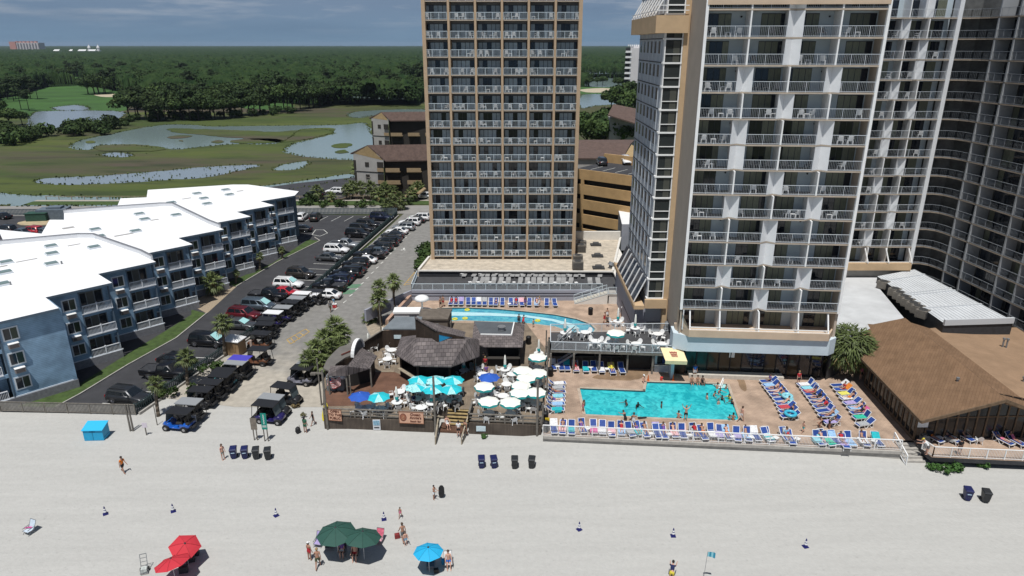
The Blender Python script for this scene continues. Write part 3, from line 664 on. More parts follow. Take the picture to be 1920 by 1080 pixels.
for r in range(14):       # floors: slab level MZ[r], headroom up to MZ[r-1]
 z = MZ[r]; zt = z+2.55-.17
 pat = PAT[r]
 sl = [(0.1,0)]
 for j, c in enumerate(pat):
  s = BW*(j+1)
  if c == 'W': sl += [(s-.77,0),(s,.62),(s+.77,0)]
 sl += [(HWID-.1,0),(HWID-.1,DEP+.18),(.1,DEP+.18)]
 slabs.prism([(a,b+.02) for a,b in sl], z-.15, z, 0, 1)
 for j, c in enumerate(pat):
  s = BW*(j+1)
  if c == 'W': fins.prism([(s-.75,.05),(s,.67),(s+.75,.05),(s+.5,DEP+.18),(s-.5,DEP+.18)], z+.002, zt-.002)
  else: seps.box(s-.07, s+.07, .03, DEP+.18, z+.002, zt-.002)
 ends.box(-.14, .14, -.0, .09, z-.17, zt+.0); ends.box(HWID-.14, HWID+.14, -.02, .33, z-.17, zt)
part('wall', walls, mat('balcony_wall',(.46,.53,.57),.75,.05,.6), hot); part('side_wall', SIDE, BEIGE_SHADE, hot); split('balcony_slab', slabs, [SLABM, FLOORD], hot); split('angled_pier', fins, PWHITE, hot); split('partition', seps, WHITE, hot); split('end_pier', ends, WHITE, hot)  # white back wall coloured darker blue-grey to hold its balcony shade
def hdoor(seed, W=2.5, H=2.2, flip=False):
 rg = random.Random(seed); mb = MB(); mb.box(0, W, .0, .05, 0, H, 0); n = 4; st_ = rg.choice([(1,1,2,2),(2,1,1,1),(1,1,2,2),(2,2,1,1),(1,2,2,1)])
 if flip: st_ = st_[::-1]
 for i in range(n): mb.box(W*i/n+.03, W*(i+1)/n-.03, -.02, 0, .06, H-.06, st_[i])
 return mb.data('balcony_door', [FRAME, CURTO, DGLASS])
hds = [hdoor(i, 2.5, 2.2, i % 2 == 1) for i in range(8)]
RAILT = mat('rail_white', (.57,.61,.64), .5)
rot_e = math.atan2(e.y, e.x)
def hrail(x0, x1): return rail([Vector((x0,.1,0)), Vector((x1,.1,0))], h=1.0, post=1.45, bal=.16, rw=.055, pw=.04, bw=.013).data('balcony_railing', RAILT)
RC = {}
lamp_m = MB(); lamp_m.tube((0,0,0),(0,-.12,0),.09,n=6); lamp_me = lamp_m.data('balcony_lamp', BLACK)
for r in range(14):
 z = MZ[r]
 for j in range(4):
  l = .16 if j == 0 else (.77 if PAT[r][j-1] == 'W' else .08); rr_ = .16 if j == 3 else (.77 if PAT[r][j] == 'W' else .08)
  key = (round(l,2), round(rr_,2))
  if key not in RC: RC[key] = hrail(l, BW-rr_)
  obj('balcony_railing', RC[key], hot, Q(BW*j, 0, z)-Vector(hot.location), rot_e)
  d = hds[2*random.randrange(4)+(j % 2)]
  s = BW*j+(.25 if j in (0,2) else BW-2.75)
  obj('balcony_door', d, hot, Q(s, DEP+.16, z)-Vector(hot.location), rot_e)
  if r % 2 == 0: obj('balcony_lamp', lamp_me, hot, Q(BW*j+(BW-.5 if j in (0,2) else .4), DEP+.18, z+1.9)-Vector(hot.location), rot_e)
tp = fb(); tp.box(-.15, HWID+.15, -.1, .4, ZT-5.1-2.55*0+2.4, ZT-5.1+3.6);
z12 = MZ[14];
band = fb(); band.prism([(-.3,1.2),(.9,-.85),(HWID-.9,-.85),(HWID+.3,1.2),(HWID+.3,2),(-.3,2)], z12-.5, z12+.02); band.prism([(-.3,1.2),(.9,-.85),(HWID-.9,-.85),(HWID+.3,1.2),(HWID+.1,1.2),(HWID-1.0,-.62),(1.0,-.62),(-.1,1.2)], z12+.02, z12+.32)
band.add([(.0,.6,z12+.3),(.9,-.85,z12+.3),(.9,-.85,z12+.32),(0,.1,z12+2.4),(0,.6,z12+2.4)], [(0,1,2,3,4)]);
band.add([(-.16,1.3,z12+.3),(-.16,.1,z12+.3),(-.16,.1,z12+2.4),(-.16,1.3,z12+2.4)], [(0,1,2,3)])
part('terrace_parapet', band, PEACH, hot)
tr_ = fb(); tr_.bar((1.0,-.7,z12+.62),(HWID-1.0,-.7,z12+.62),.08,.08); tr_.bar((1.0,-.7,z12+.36),(HWID-1.0,-.7,z12+.36),.06,.06)
for s in (1.0, BW, 2*BW, 3*BW, HWID-1.0):
 tr_.bar((s,-.7,z12+.3),(s,.2 if s in (1.0,HWID-1.0) else .0,z12+2.3),.14,.14);
part('terrace_railing', tr_, WHITE, hot)
tw = fb()
for j in range(4):
 for s in (BW*j,): tw.box(s-.06+(.3 if j == 0 else 0), s+.06+(.3 if j == 0 else 0), .0, DEP+.15, z12+.02, z12+2.37)
split('partition', tw, PWHITE, hot)
for j in range(4): obj('balcony_door', hds[2*j % 8 + (j % 2)], hot, Q(BW*j+(.6 if j in (0,2) else BW-2.9), DEP+.16, z12+.02)-Vector(hot.location), rot_e)
bb = fb(); bb.prism([(-.6,.2),(.9,-.55),(HWID-.6,-.55),(HWID+.3,.2),(HWID+.3,2.2),(-.6,2.2)], 4.75, z12-.5); part('blue_band', bb, PBLUE, hot)
gl = fb(); gl.box(1.2, HWID-.2, 1.6, 1.75, 1.0, 4.75, 0)
n = 12
for i in range(n+1):
 s = 1.2+(HWID-1.4)*i/n; gl.box(s-.05, s+.05, 1.5, 1.6, 1.0, 4.75, 1)
for i, s in enumerate((2.6, 3.9)): gl.box(1.2+.1+i*1.3, 1.2+1.2+i*1.3, 1.57, 1.6, 1.3, 4.2, 3)
for i in range(n):
 if i not in (0,1,5,6,8,10,11): gl.box(1.28+(HWID-1.4)*i/n, 1.12+(HWID-1.4)*(i+1)/n, 1.56, 1.6, 1.1, 4.7, 2)
part('lounge_window', gl, [DGLASS, BLACK, mat('brown_glass',(.045,.032,.018),.12), mat('green_glass',(.02,.05,.045),.15)], hot)
mb = fb(); mb.box(6.15,6.75,1.52,1.56,3.2,3.8); part('notice', mb, WHITE, hot)
mb = fb(); mb.box(-.55,-.2,.0,2,1.0,4.8); part('corner_pier', mb, PBLUE, hot)
mb = fb(); mb.box(-.2,1.2,1.3,1.5,1.0,3.4); part('lounge_door', mb, [mat('door_dark',(.03,.02,.012),.3)], hot)
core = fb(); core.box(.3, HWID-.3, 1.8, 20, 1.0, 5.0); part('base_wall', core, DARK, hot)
SX0 = D(1243,100,80.5).x; SX1 = A.x+.9; SY = 80.6
wing = fb; sw = MB(); sw.box(SX0, SX1+3, SY, SY+15, 1.0, ZT+2); part('wing_wall', sw, mat('grey_blue_panel',(.36,.39,.43),.6,.05,.4), hot)
bs = MB(); bs.box(SX0+2.02, SX1, SY-.72, SY-.01, 1.0, ZT+2); part('beige_strip', bs, BEIGE, hot)
bay = MB(); win = MB()
for k in range(0, 16):
 z = 7.4+2.52*k
 bay.box(SX0-.1, SX0+2.0, SY-.75, SY-.02, z-.12, z+.06)
 bay.box(SX0+.02, SX0+.14, SY-.68, SY-.02, z+.06, z+2.4); bay.box(SX0+1.88, SX0+2.0, SY-.68, SY-.02, z+.06, z+2.4); bay.box(SX0+.1, SX0+1.95, SY-.7, SY-.6, z+.88, z+.96)
 win.box(SX0+.14, SX0+1.88, SY-.6, SY-.05, z+.06, z+2.4, 0)
 if k % 3 != 1: win.box(SX0+1.0, SX0+1.7, SY-.62, SY-.6, z+.1, z+2.3, 1)
part('bay_frame', bay, WHITE, hot); part('bay_window', win, [mat('bay_glass',(.03,.035,.035),.1), mat('grey_curtain',(.07,.072,.06),.5)], hot)
rib = MB(); rf = MB()
for k in range(0, 16):
 z = 7.4+2.52*k
 rf.box(SX0-.04, SX0, SY+.1, SY+14.9, z-.05, z+.06, 1)
 for i in range(6):
  y = SY+1.2+2.3*i; rib.box(SX0-.03, SX0, y, y+1.25, z+.95, z+2.25, 0); rf.box(SX0-.06, SX0, y-.1, y-.02, z+.1, z+2.45, 0)
part('ribbon_window', rib, [mat('blue_glass',(.05,.065,.085),.1)], hot); part('facade_strip', rf, [mat('panel_white',(.5,.53,.56),.6), DARK], hot)
lb = MB(); lb.box(SX0-.3, SX0+2.4, SY-1.1, SY-.76, 6.2, 7.35); lb.box(SX0-1.6, SX0-.31, SY-.9, SY+17, 6.0, 6.5);
lb.add([(SX0-1.6,SY-.9,6.5),(SX0-1.6,SY+17,6.5),(SX0-1.5,SY+17,6.7),(SX0-1.5,SY-.9,6.7)], [(3,2,1,0)]); part('ledge', lb, BEIGE, hot)
sg = MB()   # sloping glass roof at the foot of the left face
for i in range(7):
 y0 = SY+.2+2.2*i; sg.add([(SX0-1.45,y0+.08,6.52),(SX0-.06,y0+.08,9.6),(SX0-.06,y0+2.1,9.6),(SX0-1.45,y0+2.1,6.52)], [(0,1,2,3),(3,2,1,0)], 0)
 sg.bar((SX0-1.5,y0,6.55),(SX0-.08,y0,9.65),.12,.12,1)
part('sloping_glazing', sg, [mat('blue_glass2',(.04,.05,.07),.08), WHITE], hot)
lo = MB(); lo.box(SX0-1.3, SX0-.02, SY, SY+16.5, 1.0, 5.98); part('lobby_wall', lo, LAV, hot)
lo = MB(); lo.box(SX0-1.32, SX0-1.28, SY+.3, SY+10, 3.0, 3.15); lo.box(SX0+.3,SX0+2.3,SY-.03,SY-.0,3.1,4.0); lo.box(SX0+.1,SX0+2.4,SY-.03,SY-.0,2.2,2.34); part('stripe', lo, mat('navy_stripe',(.01,.01,.01)), hot)
fl_ = MB(); fl_.box(SX0-1.2, SX0+2.35, SY-1.2, SY-.76, 38.2, 40.0); fl_.box(SX0-1.2, SX0-.07, SY-.75, SY+15, 38.2, 40.0); part('flared_band', fl_, BEIGE, hot)
fr = MB()
for i in range(9): fr.bar((SX0-1.2,SY+.2+1.8*i,40.0),(SX0+.2,SY+.2+1.8*i,42.5),.14,.14)
fr.bar((SX0-1.15,SY-1.1,40.5),(SX0-1.15,SY+15,40.5),.08,.08); fr.bar((SX0-1.1,SY-1.1,40.5),(SX0+2.3,SY-1.1,40.5),.08,.08); fr.bar((SX0-1.1,SY-1.1,41.0),(SX0+2.3,SY-1.1,41.0),.08,.08)
part('upper_frame', fr, WHITE, hot)
pk = fb(); pk.box(.0, HWID+.0, -.06, .32, 40.6, 43.8); part('top_parapet', pk, PEACH, hot)
WY = 95.0; wl = D(1590,300,WY).x; wr = D(1742,300,WY).x
wz0 = D(1660,493,WY).z-.1
WB = (wr-(D(1650,300,WY).x))/2.25
wg = thing('hotel_wing', 'set-back hotel wing with white balconies and beige base behind the front tower', 'hotel', (wr-5, WY+5, wz0))
NFW = 14; w = MB(); s_ = MB(); f_ = MB(); p_ = MB(); d_ = MB(); r_ = MB()
w.box(wl-6, wr+.2, WY+DEP, WY+18, 1, wz0+2.55*NFW)
patw = ['TT','WT','TW','TW','WT','TW','WT','WT','TW','WT','TW','TW','WT','TW']
dmw = []
for k in range(NFW):
 z = wz0+2.55*k
 seps_ = [wr-WB*2.25+.6, wr-WB*1.15]
 sl = [(wl-5,0)]
 for j, c in enumerate(patw[k]):
  s = seps_[j]-(0 if c == 'T' else .3)
  if c == 'W': sl += [(s-.62,0),(s,.55),(s+.62,0)]; f_.prism([(s-.6,WY+.05),(s,WY+.6),(s+.6,WY+.05),(s+.45,WY+DEP),(s-.45,WY+DEP)], z+.002, z+2.38)
  else: p_.box(s-.07, s+.07, WY+.03, WY+DEP, z+.002, z+2.38)
 sl += [(wr,0),(wr,DEP-.01),(wl-5,DEP-.01)]
 s_.prism([(a, b+WY+.02) for a, b in sl], z-.15, z, 0, 1)
 f_.box(wr, wr+.55, WY-.05, WY+1.2, z-.17, z+2.38)
 for x in (wr-WB*3.1, wr-WB*2.2+1.2, wr-WB*1.1+.3):
  o = random.random() < .5; d_.box(x, x+1.2, WY+DEP-.05, WY+DEP-.003, z+.02, z+2.2, 0 if o else 1); d_.box(x+1.2, x+2.4, WY+DEP-.05, WY+DEP-.003, z+.02, z+2.2, 1 if o else 0)
 if k:
  rail([Vector((wl-2,WY+.08,z)), Vector((wr-.05,WY+.08,z))], h=1.0, post=1.45, bal=.2, mb=r_, rw=.05, pw=.04, bw=.012)
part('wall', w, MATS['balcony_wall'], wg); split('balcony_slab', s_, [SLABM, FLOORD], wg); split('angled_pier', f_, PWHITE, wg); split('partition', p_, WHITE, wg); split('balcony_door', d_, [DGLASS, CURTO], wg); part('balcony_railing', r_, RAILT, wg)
mb = MB(); mb.box(wl-4, wr, WY-.9, WY+.0, wz0-.75, wz0+.25); mb.prism([(wr,WY-.9),(wr+.5,WY),(wr,WY)], wz0-.75, wz0+.25); part('terrace_parapet', mb, BEIGE, wg)
mb = MB(); mb.bar((wl-4,WY-.85,wz0+.5),(wr,WY-.85,wz0+.5),.07,.07)
for x in (wr-WB*2.1, wr-WB*1.1, wr): mb.bar((x,WY-.85,wz0+.3),(x-.3,WY+.1,wz0+2.3),.14,.14)
part('terrace_railing', mb, WHITE, wg)
mb = MB(); mb.box(wl-4, wr-.2, WY-.2, WY+.2, 1, wz0-.76); part('base_wall', mb, mat('base_grey',(.30,.29,.27),.8,.1,1), wg)
CX = D(1769,333,WY).x+.6; cw = thing('hotel_wing', 'shaded courtyard hotel wing whose curved rows of balconies face left', 'hotel', (CX+5, 85, wz0))
cwl = [(wr+.6,WY+.3),(CX-1.3,WY+.2),(CX-.5,WY-.5),(CX-.1,WY-1.8)]; ye = 72.0; cwl += [(CX+.25*i,WY-1.8-(WY-1.8-ye)*i/5) for i in range(1,6)]
w = MB(); s_ = MB(); r_ = MB(); d_ = MB(); c_ = MB()
inner = [(x+(.4,1.1,1.7,1.9)[min(i,3)],y+(1.9,1.7,1.0,.6)[min(i,3)]) for i, (x, y) in enumerate(cwl[1:])]
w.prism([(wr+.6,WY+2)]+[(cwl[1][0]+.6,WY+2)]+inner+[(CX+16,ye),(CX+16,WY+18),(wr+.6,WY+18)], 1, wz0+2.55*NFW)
for k in range(-1, NFW):
 z = wz0+2.55*k
 s_.prism(cwl+[(x+.02,y) for x, y in inner[::-1]]+[(wr+.6,WY+1.9)], z-.15, z, 0, 1)
 rail([Vector((x+.06,y+.02,z)) for x, y in cwl], h=1.0, post=1.4, bal=.2, mb=r_, rw=.05, pw=.04, bw=.012)
 for i in range(6):
  y = WY-3.4-(0,3.2,9.4,12.6,18.8,22)[i]; x = CX+.05*i*.95
  if y-3 < ye: continue
  c_.box(x-.02+.25*(WY-3.2-y)/4.0*.95, x+2.0, y-.12, y+.12, z+.002, z+2.38)
  xx = CX+1.9+.25*(WY-3.2-y)/4.0*.9-.10
  for q in range(5 if i % 2 else 2): d_.box(xx-.06, xx+.4, y-.5-.95*q-.9, y-.5-.95*q, z+.03, z+2.15, random.choice([0,0,1]))
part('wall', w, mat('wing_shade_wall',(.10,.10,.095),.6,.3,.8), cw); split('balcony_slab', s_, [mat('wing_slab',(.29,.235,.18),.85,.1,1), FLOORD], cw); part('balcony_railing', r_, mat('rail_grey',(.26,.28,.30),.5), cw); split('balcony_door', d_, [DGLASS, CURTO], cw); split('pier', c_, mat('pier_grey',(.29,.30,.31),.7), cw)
mb = MB(); mb.box(CX+1.3, CX+16, ye-.6, ye-.02, 1, wz0+2.55*NFW); part('end_wall', mb, BEIGE, cw)
WRF = mat('white_membrane', (.50,.51,.52), .7, .16, .25, detail=8, fac=(.3,.7))
rb = thing('flat_roof_building', 'low building with stained white flat roof behind the restaurant', 'building', (44, 80, 1))
RZ = 5.2
pp = [G(1540,612,RZ), G(1640,612,RZ), G(1695,596,RZ), G(1690,575,RZ), G(1640,540,RZ), G(1640,505,RZ), G(1590,505,RZ), G(1570,540,RZ)]
mb = MB(); mb.prism([(Q(HWID+.2,1.0,0).x,Q(HWID+.2,1,0).y),(pp[1].x,pp[1].y),(pp[2].x,pp[2].y),(pp[4].x+.6,pp[4].y),(pp[5].x+.6,94.5),(wl-4,94.5)], 1.0, RZ, 1, 0); part('roof', mb, [WRF, DARK], rb)
rb2 = thing('flat_roof_building', 'long low building with ribbed white metal roof beside the courtyard wing', 'building', (52, 84, 1))
q = [G(1645,518,RZ+1), G(1715,505,RZ+1), G(1900,602,RZ+1), G(1770,606,RZ+1)]
mb = MB(); mb.prism([(v.x,v.y) for v in q], 1.0, RZ+1, 1, 0)
part('roof', mb, [mat('metal_roof',(.56,.58,.60),.5,.1,.4,detail=6), DARK], rb2)
mb = MB()
for t in (.12, .42, .46, .72): mb.bar(q[0].lerp(q[3],t)+Vector((0,0,.05)), q[1].lerp(q[2],t)+Vector((0,0,.05)), .25, .12)
mb.bar(q[3]+Vector((0,0,.1)), q[2]+Vector((0,0,.1)), .3, .7)
for i in range(16):
 t = (i+.5)/16; mb.bar(q[0].lerp(q[1],t)+Vector((0,0,.02)), q[3].lerp(q[2],t)+Vector((0,0,.02)), .05, .06)
part('roof_rib', mb, mat('metal_roof2',(.50,.52,.54),.5), rb2)
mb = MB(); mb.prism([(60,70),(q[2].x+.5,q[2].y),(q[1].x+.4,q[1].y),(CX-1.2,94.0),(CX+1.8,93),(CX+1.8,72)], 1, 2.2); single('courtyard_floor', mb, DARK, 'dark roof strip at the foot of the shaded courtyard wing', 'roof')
for i, (px, py) in enumerate(((1655,541),(1676,555),(1685,562),(1693,569),(1701,575),(1710,582),(1719,588),(1728,596))):
 hvac(G(px,py,RZ+.0), (1.25,1.25,1.1), ('grey condenser standing alone at the far end of the white roof' if i == 0 else 'grey condenser on the white roof, %s in the row from the far end' % nth(i-1)), 'condensers on the white roof', R(35))
BRF = brickmat('brown_shingle', (.200,.122,.072), (.165,.10,.058), (.115,.068,.04), 1.1, .26, .012, .95, bump=.3, rot=R(-52), vr=(.88,1.1))
TANRF = mat('tan_roofing', (.27,.18,.115), .95, .1, .5, .2, 12, spec=.15)
res = thing('restaurant_building', 'restaurant with a wide brown gable roof and glass front beside the pool deck', 'restaurant', (48, 65, 1))
ez = 4.3; e0 = G(1615,672,ez); e1 = G(1727,789,ez); rz_ = 6.35; r0_ = G(1697,596,rz_); r1_ = G(1887,749,rz_)
t0 = G(1610,607,ez+1.3)
bk0 = G(1637,609,5.6)
mb = MB(); mb.slab([e0, e1, r1_, r0_], .16); mb.slab([e0, r0_, G(1637,608,5.4), G(1611,606,4.9)], .16)
part('roof', mb, [BRF], res)
u_ = (r1_-r0_).normalized(); w_ = Vector((u_.y,-u_.x,0))
if w_.x < 0: w_ = -w_
ww = (w_+Vector((0,0,0)))
rr0, rr1 = r0_+Vector((.05,0,-.35)), r1_+Vector((.05,0,-.35))
mb = MB(); a2 = rr0+ww*3.0+Vector((0,0,-.9)); b2 = rr1+ww*3.4+Vector((0,0,-1.0)); a3 = rr0+ww*8.5+Vector((1,0,-2.0)); b3 = rr1+ww*14+Vector((0,0,-2.6))
mb.slab([rr0, rr1, b2, a2], .15, 0); mb.slab([a2, b2, b3, G(2000,660,3.9), G(1906,614,4.6), G(1768,613,4.9)], .15, 1); part('rear_roof', mb, [BRF, TANRF], res)
mb = MB(); mb.bar(r0_+Vector((.02,0,-.2)), r1_+Vector((.02,0,-.2)), .1, .32); part('ridge_trim', mb, BLACK, res)
FRG = Vector(((e1-e0).x, (e1-e0).y, 0)).normalized(); inx = Vector((-FRG.y, FRG.x, 0));
if inx.x < 0: inx = -inx
w0 = e0+inx*.9; w1 = e1+inx*.9-FRG*2.1
gl = MB();
def wallq(a, b, z0, z1, m, mb): mb.add([(a.x,a.y,z0),(b.x,b.y,z0),(b.x,b.y,z1),(a.x,a.y,z1)], [(0,1,2,3),(3,2,1,0)], m)
wallq(w0, w1, 1.0, 4.35, 0, gl)
po = MB(); n = 13
for i in range(n+1):
 p = w0.lerp(w1, i/n); po.bar((p.x,p.y,1.0),(p.x,p.y,4.2),.14,.14)
 if i < n and i % 3 != 1: q2 = w0.lerp(w1,(i+.2)/n)-inx*.03; q3 = w0.lerp(w1,(i+.7)/n)-inx*.03; wallq(q2, q3, 1.9, 3.3, 1, gl)
po.bar((w0.x,w0.y,1.15),(w1.x,w1.y,1.15),.18,.3)
gdir = Vector((r1_.x-e1.x, r1_.y-e1.y, 0)); gN = gdir.length; gdir.normalize()
f0 = w1; far = f0+gdir*16.5
def roofz(s):   # roof height above a point s metres along the front
 return min(ez+(rz_-ez)*s/gN, rz_+.0-.07-(s-gN)*.22 if s > gN else 99)-.25
TIM = mat('timber', (.13,.085,.05), .8, .25, 3)
ns = 17
for i in range(ns+1):
 s = 16.5*i/ns; p = f0+gdir*s; po.bar((p.x,p.y,1.0),(p.x,p.y,roofz(s+.9)),.15,.18)
 if i < ns:
  p2 = f0+gdir*(16.5*(i+1)/ns); s2 = 16.5*(i+1)/ns
  gl.add([(p.x,p.y,1),(p2.x,p2.y,1),(p2.x,p2.y,roofz(s2+.9)),(p.x,p.y,roofz(s+.9))], [(0,1,2,3),(3,2,1,0)], 0)
for zz2 in (3.4,): po.bar((f0.x,f0.y,zz2),(far.x,far.y,zz2),.12,.12)
part('glazing', gl, [mat('restaurant_glass',(.016,.018,.02),.07), mat('paper_blind',(.13,.12,.10),.5)], res); part('timber_post', po, TIM, res)
mb = MB(); mb.bar(e1+Vector((0,-.05,-.12)), r1_+Vector((0,-.05,-.12)), .12, .3); mb.bar(r1_+Vector((0,-.05,-.12)), b2+Vector((0,0,-.1)), .12, .3); mb.bar(e0+Vector((0,0,-.12)), e1+Vector((0,0,-.12)), .12, .26); part('fascia', mb, TIM, res)
nb = MB(); c = f0+gdir*.3-FRG*-.06; nb.cb(w1+Vector((.55,-.08,-1.4)), (1.0,.05,.9)); part('notice', nb, WHITE, res)
for i, (px, py, zz2) in enumerate(((1793,724,5.3),(1880,648,4.7),(1887,649,4.7),(1917,722,4.4))):
 c = G(px,py,zz2); mb = MB(); mb.tube(c-Vector((0,0,.5)), c+Vector((0,0,.75)), .09, n=8); mb.tube(c+Vector((0,0,.75)), c+Vector((0,0,.95)), .16, n=8)
 single('roof_pipe', mb, GREY, ['metal vent pipe on the brown roof slope','left of two vent pipes on the tan roof','right of two vent pipes on the tan roof','vent pipe at the right edge of the tan roof'][i], 'pipe')
SIDM = brickmat('blue_siding', (.235,.36,.49), (.225,.345,.47), (.16,.25,.35), 30, .2, .02, .75, bump=.4, plane='xz')
ROOFW = mat('white_roof', (.80,.80,.80), .6, .03, .4, detail=6); PLIN = mat('plinth_block', (.20,.20,.215), .9, .15, 3)
TRIM = mat('blue_trim', (.085,.125,.17), .7); WTRIM = mat('window_trim', (.62,.66,.70), .6)
AZ = 9.9; PZ = 1.0; FH = 2.85
th = R(47); U = Vector((math.cos(th), math.sin(th), 0)); Vv = Vector((-math.sin(th), math.cos(th), 0)); E2 = G(210,530,AZ); E2.z = 0
def EK(k): return E2+Vector((1.15,8.5,0))*(k-2)
LU, LV = 7.0, 4.95
def saw(k0, k1):
 out = []
 for k in range(k0, k1+1): out += [EK(k)-U*(LU+(7 if k == 1 else 0)), EK(k)]
 return out
def blk(lbl, k0, k1, back, par, loc):
 t = thing('apartment_building', lbl, 'apartments', (loc[0], loc[1], 0))
 front = saw(k0, k1); poly = [(p.x,p.y) for p in front]+[(p.x,p.y) for p in back]
 mb = MB(); mb.prism(poly, AZ-.28, AZ, 1, 0); part('roof', mb, [ROOFW, TRIM], t)
 mb = MB(); ctr = Vector((sum(p.x for p in back)/len(back), sum(p.y for p in back)/len(back), 0))
 wal = []
 for k in range(k0, k1+1): wal += [EK(k)-U*a_+Vv*b_ for a_, b_ in (((LU+7,.55),(LU+2.8,.55),(LU+2.8,2.55),(LU-1.3,2.55),(LU-1.3,.55)) if k == 1 else ((LU,.55),(3.8,.55),(3.8,2.55)))]+[EK(k)-U*.5+Vv*(.55 if k == 1 else 2.55)]
 mb.prism([(p.x,p.y) for p in wal]+[(p.lerp(ctr,.03).x,p.lerp(ctr,.03).y) for p in back], PZ, AZ-.28); w_ob = part('core_wall', mb, TRIM, t)
 mb = MB()
 for a, b in zip(par, par[1:]): mb.bar(Vector((a.x,a.y,AZ+.32)), Vector((b.x,b.y,AZ+.32)), .22, .64, 0); mb.bar(Vector((a.x,a.y,AZ+.66)), Vector((b.x,b.y,AZ+.66)), .3, .06, 1)
 if par: part('parapet', mb, [mat('parapet_white',(.62,.63,.65),.7), mat('parapet_cap',(.16,.165,.18),.6)], t)
 return t
bA = [EK(3)+Vv*LV*1.02, G(175,442,AZ+.3), G(145,442,AZ+.3), G(0,455,AZ+.3), Vector((-100,92,0)), Vector((-78,66,0))]
bB = [EK(5)+Vv*LV*1.0, G(325,387,AZ), G(300,387,AZ), G(120,400,AZ), G(120,412,AZ), G(93,412,AZ), G(78,438,AZ), Vector((-80,104,0)), Vector((bA[3].x,bA[3].y+.8,0)), Vector((bA[2].x,bA[2].y+.6,0)), Vector((bA[1].x+.3,bA[1].y+.5,0))]
bC = [Vector((EK(8).x-.4,EK(8).y+4,0)), G(465,346,AZ), G(437,346,AZ), G(277,356,AZ), G(275,370,AZ), G(226,372,AZ), G(220,386,AZ), G(163,393,AZ), Vector((bB[3].x,bB[3].y+.5,0)), Vector((bB[2].x,bB[2].y+.6,0)), Vector((bB[1].x+.3,bB[1].y+.5,0))]
blkA = blk('nearest blue apartment block, largest white roof at the left edge', 1, 3, bA, [EK(3)+Vv*1.2, bA[0], bA[1], bA[2], bA[3]], (-60,85))
blkB = blk('middle blue apartment block with white roof and grey parapet cap', 4, 5, bB, [EK(5)+Vv*1.2, bB[0], bB[1], bB[2], bB[3]], (-58,108))
blkC = blk('farthest blue apartment block, nearest the marsh creek', 6, 8, bC, [], (-58,130))
BR = rail([Vector((0,0,0)), Vector((3.3,0,0))], h=.95, post=1.65, bal=.14, rw=.11, pw=.07, bw=.045); BR.bar((1.65,0,0),(1.65,0,1.1),.15,.15); BR.box(-.05,3.35,-.1,.1,-.1,.02); BRD = BR.data('balcony_railing', mat('apt_white',(.68,.70,.73),.6))
wn = MB(); wn.box(0,1.5,-.05,0,0,1.5,0); wn.box(.14,.72,-.065,-.05,.14,1.36,1); wn.box(.78,1.36,-.065,-.05,.14,1.36,2); WND = wn.data('window', [WTRIM, DGLASS, mat('green_pane',(.03,.045,.03),.1)])
ac = MB(); ac.box(0,.95,-.5,0,0,.5,0); ac.box(.08,.87,-.52,-.5,.06,.42,1); ac.box(-.02,.97,-.53,0,.5,.54,2); ACD = ac.data('window_unit', [mat('ac_grey',(.25,.22,.21),.6), mat('ac_grill',(.09,.08,.08),.6), WHITE])
sd_ = MB(); sd_.box(0,2.7,-.03,.0,0,2.1,0);
for i in range(3): sd_.box(.06+.88*i,.82+.88*i,-.045,-.03,.06,2.0,1 if i != 1 else 2)
SDD = sd_.data('patio_door', [mat('apt_frame',(.16,.18,.2),.5), DGLASS, mat('patio_curtain',(.08,.085,.08),.4)])
def facade(t, k, kind):
 FMx = Matrix(((U.x, -(-Vv.x), 0, 0),(U.y, Vv.y, 0, 0),(0,0,1,0),(0,0,0,1)))
 o = EK(k)-U*LU+Vv*.5          # left end of the wall, u to the right, v into the building
 FMx.translation = o
 wb = MB(FMx); pb = MB(FMx); tb = MB(FMx); L_ = LU-.3
 bx0, bx1 = (L_-3.4, L_) if kind == 'n' else (-2.6, 1.2)
 flr = [PZ+FH*j for j in range(3)]
 if kind == 'n':
  wb.box(0, bx0, -.0, .25, PZ, AZ-.3); wb.box(bx0-.0, bx0+.12, .25, 2.0, PZ, AZ-.3); pb.box(-.4, L_+.05, -.12, .3, -.1, PZ)
  for z in flr: wb.box(bx0, bx1, -.02, .14, z-.42, z-.02)
  tb.box(bx1-.16, bx1, -.02, .14, PZ, AZ-.3)
  tb.box(bx0-.0, bx0+.14, -.06, .0, PZ, AZ-.3)
  wb.box(bx0, bx1, 1.8, 2.0, PZ, AZ-.3)
 else:
  wb.box(bx1, L_+.6, .0, .25, PZ, AZ-.3); wb.box(-7, bx0, .0, .25, PZ, AZ-.3); wb.box(bx0, bx1, 1.8, 2.0, PZ, AZ-.3); pb.box(-7, L_+.65, -.12, .3, -.1, PZ); wb.box(L_+.35, L_+.6, .25, 5.5, PZ, AZ-.3)
  for z in flr: wb.box(bx0, bx1, -.02, .14, z-.42, z-.02)
  tb.box(bx1, bx1+.14, -.06, .0, PZ, AZ-.3)
 tb.box(-.4, L_+.2, -.06, .02, PZ-.02, PZ+.12, 1)
 part('wall', wb, SIDM, t); part('plinth', pb, PLIN, t); part('trim', tb, [TRIM, WTRIM], t)
 off = Vector(t.location)
 def place(me, nm, s, v, z): obj(nm, me, t, FMx @ Vector((s, v, z))-off, th)
 for j, z in enumerate(flr):
  place(BRD, 'balcony_railing', bx0+.05, -.0, z+.02); place(SDD, 'patio_door', bx0+.35, 1.78, z)
  wx = bx0-1.85 if kind == 'n' else bx1+.35
  place(WND, 'window', wx, -.0, z+.75)
  if j: place(ACD, 'window_unit', wx+.25, -.0, z-.05)
for k in range(1, 9):
 facade(blkA if k <= 3 else blkB if k <= 5 else blkC, k, 'e' if k == 1 else 'n')
SKY_ = mat('skylight_pane', (.16,.22,.21), .15)
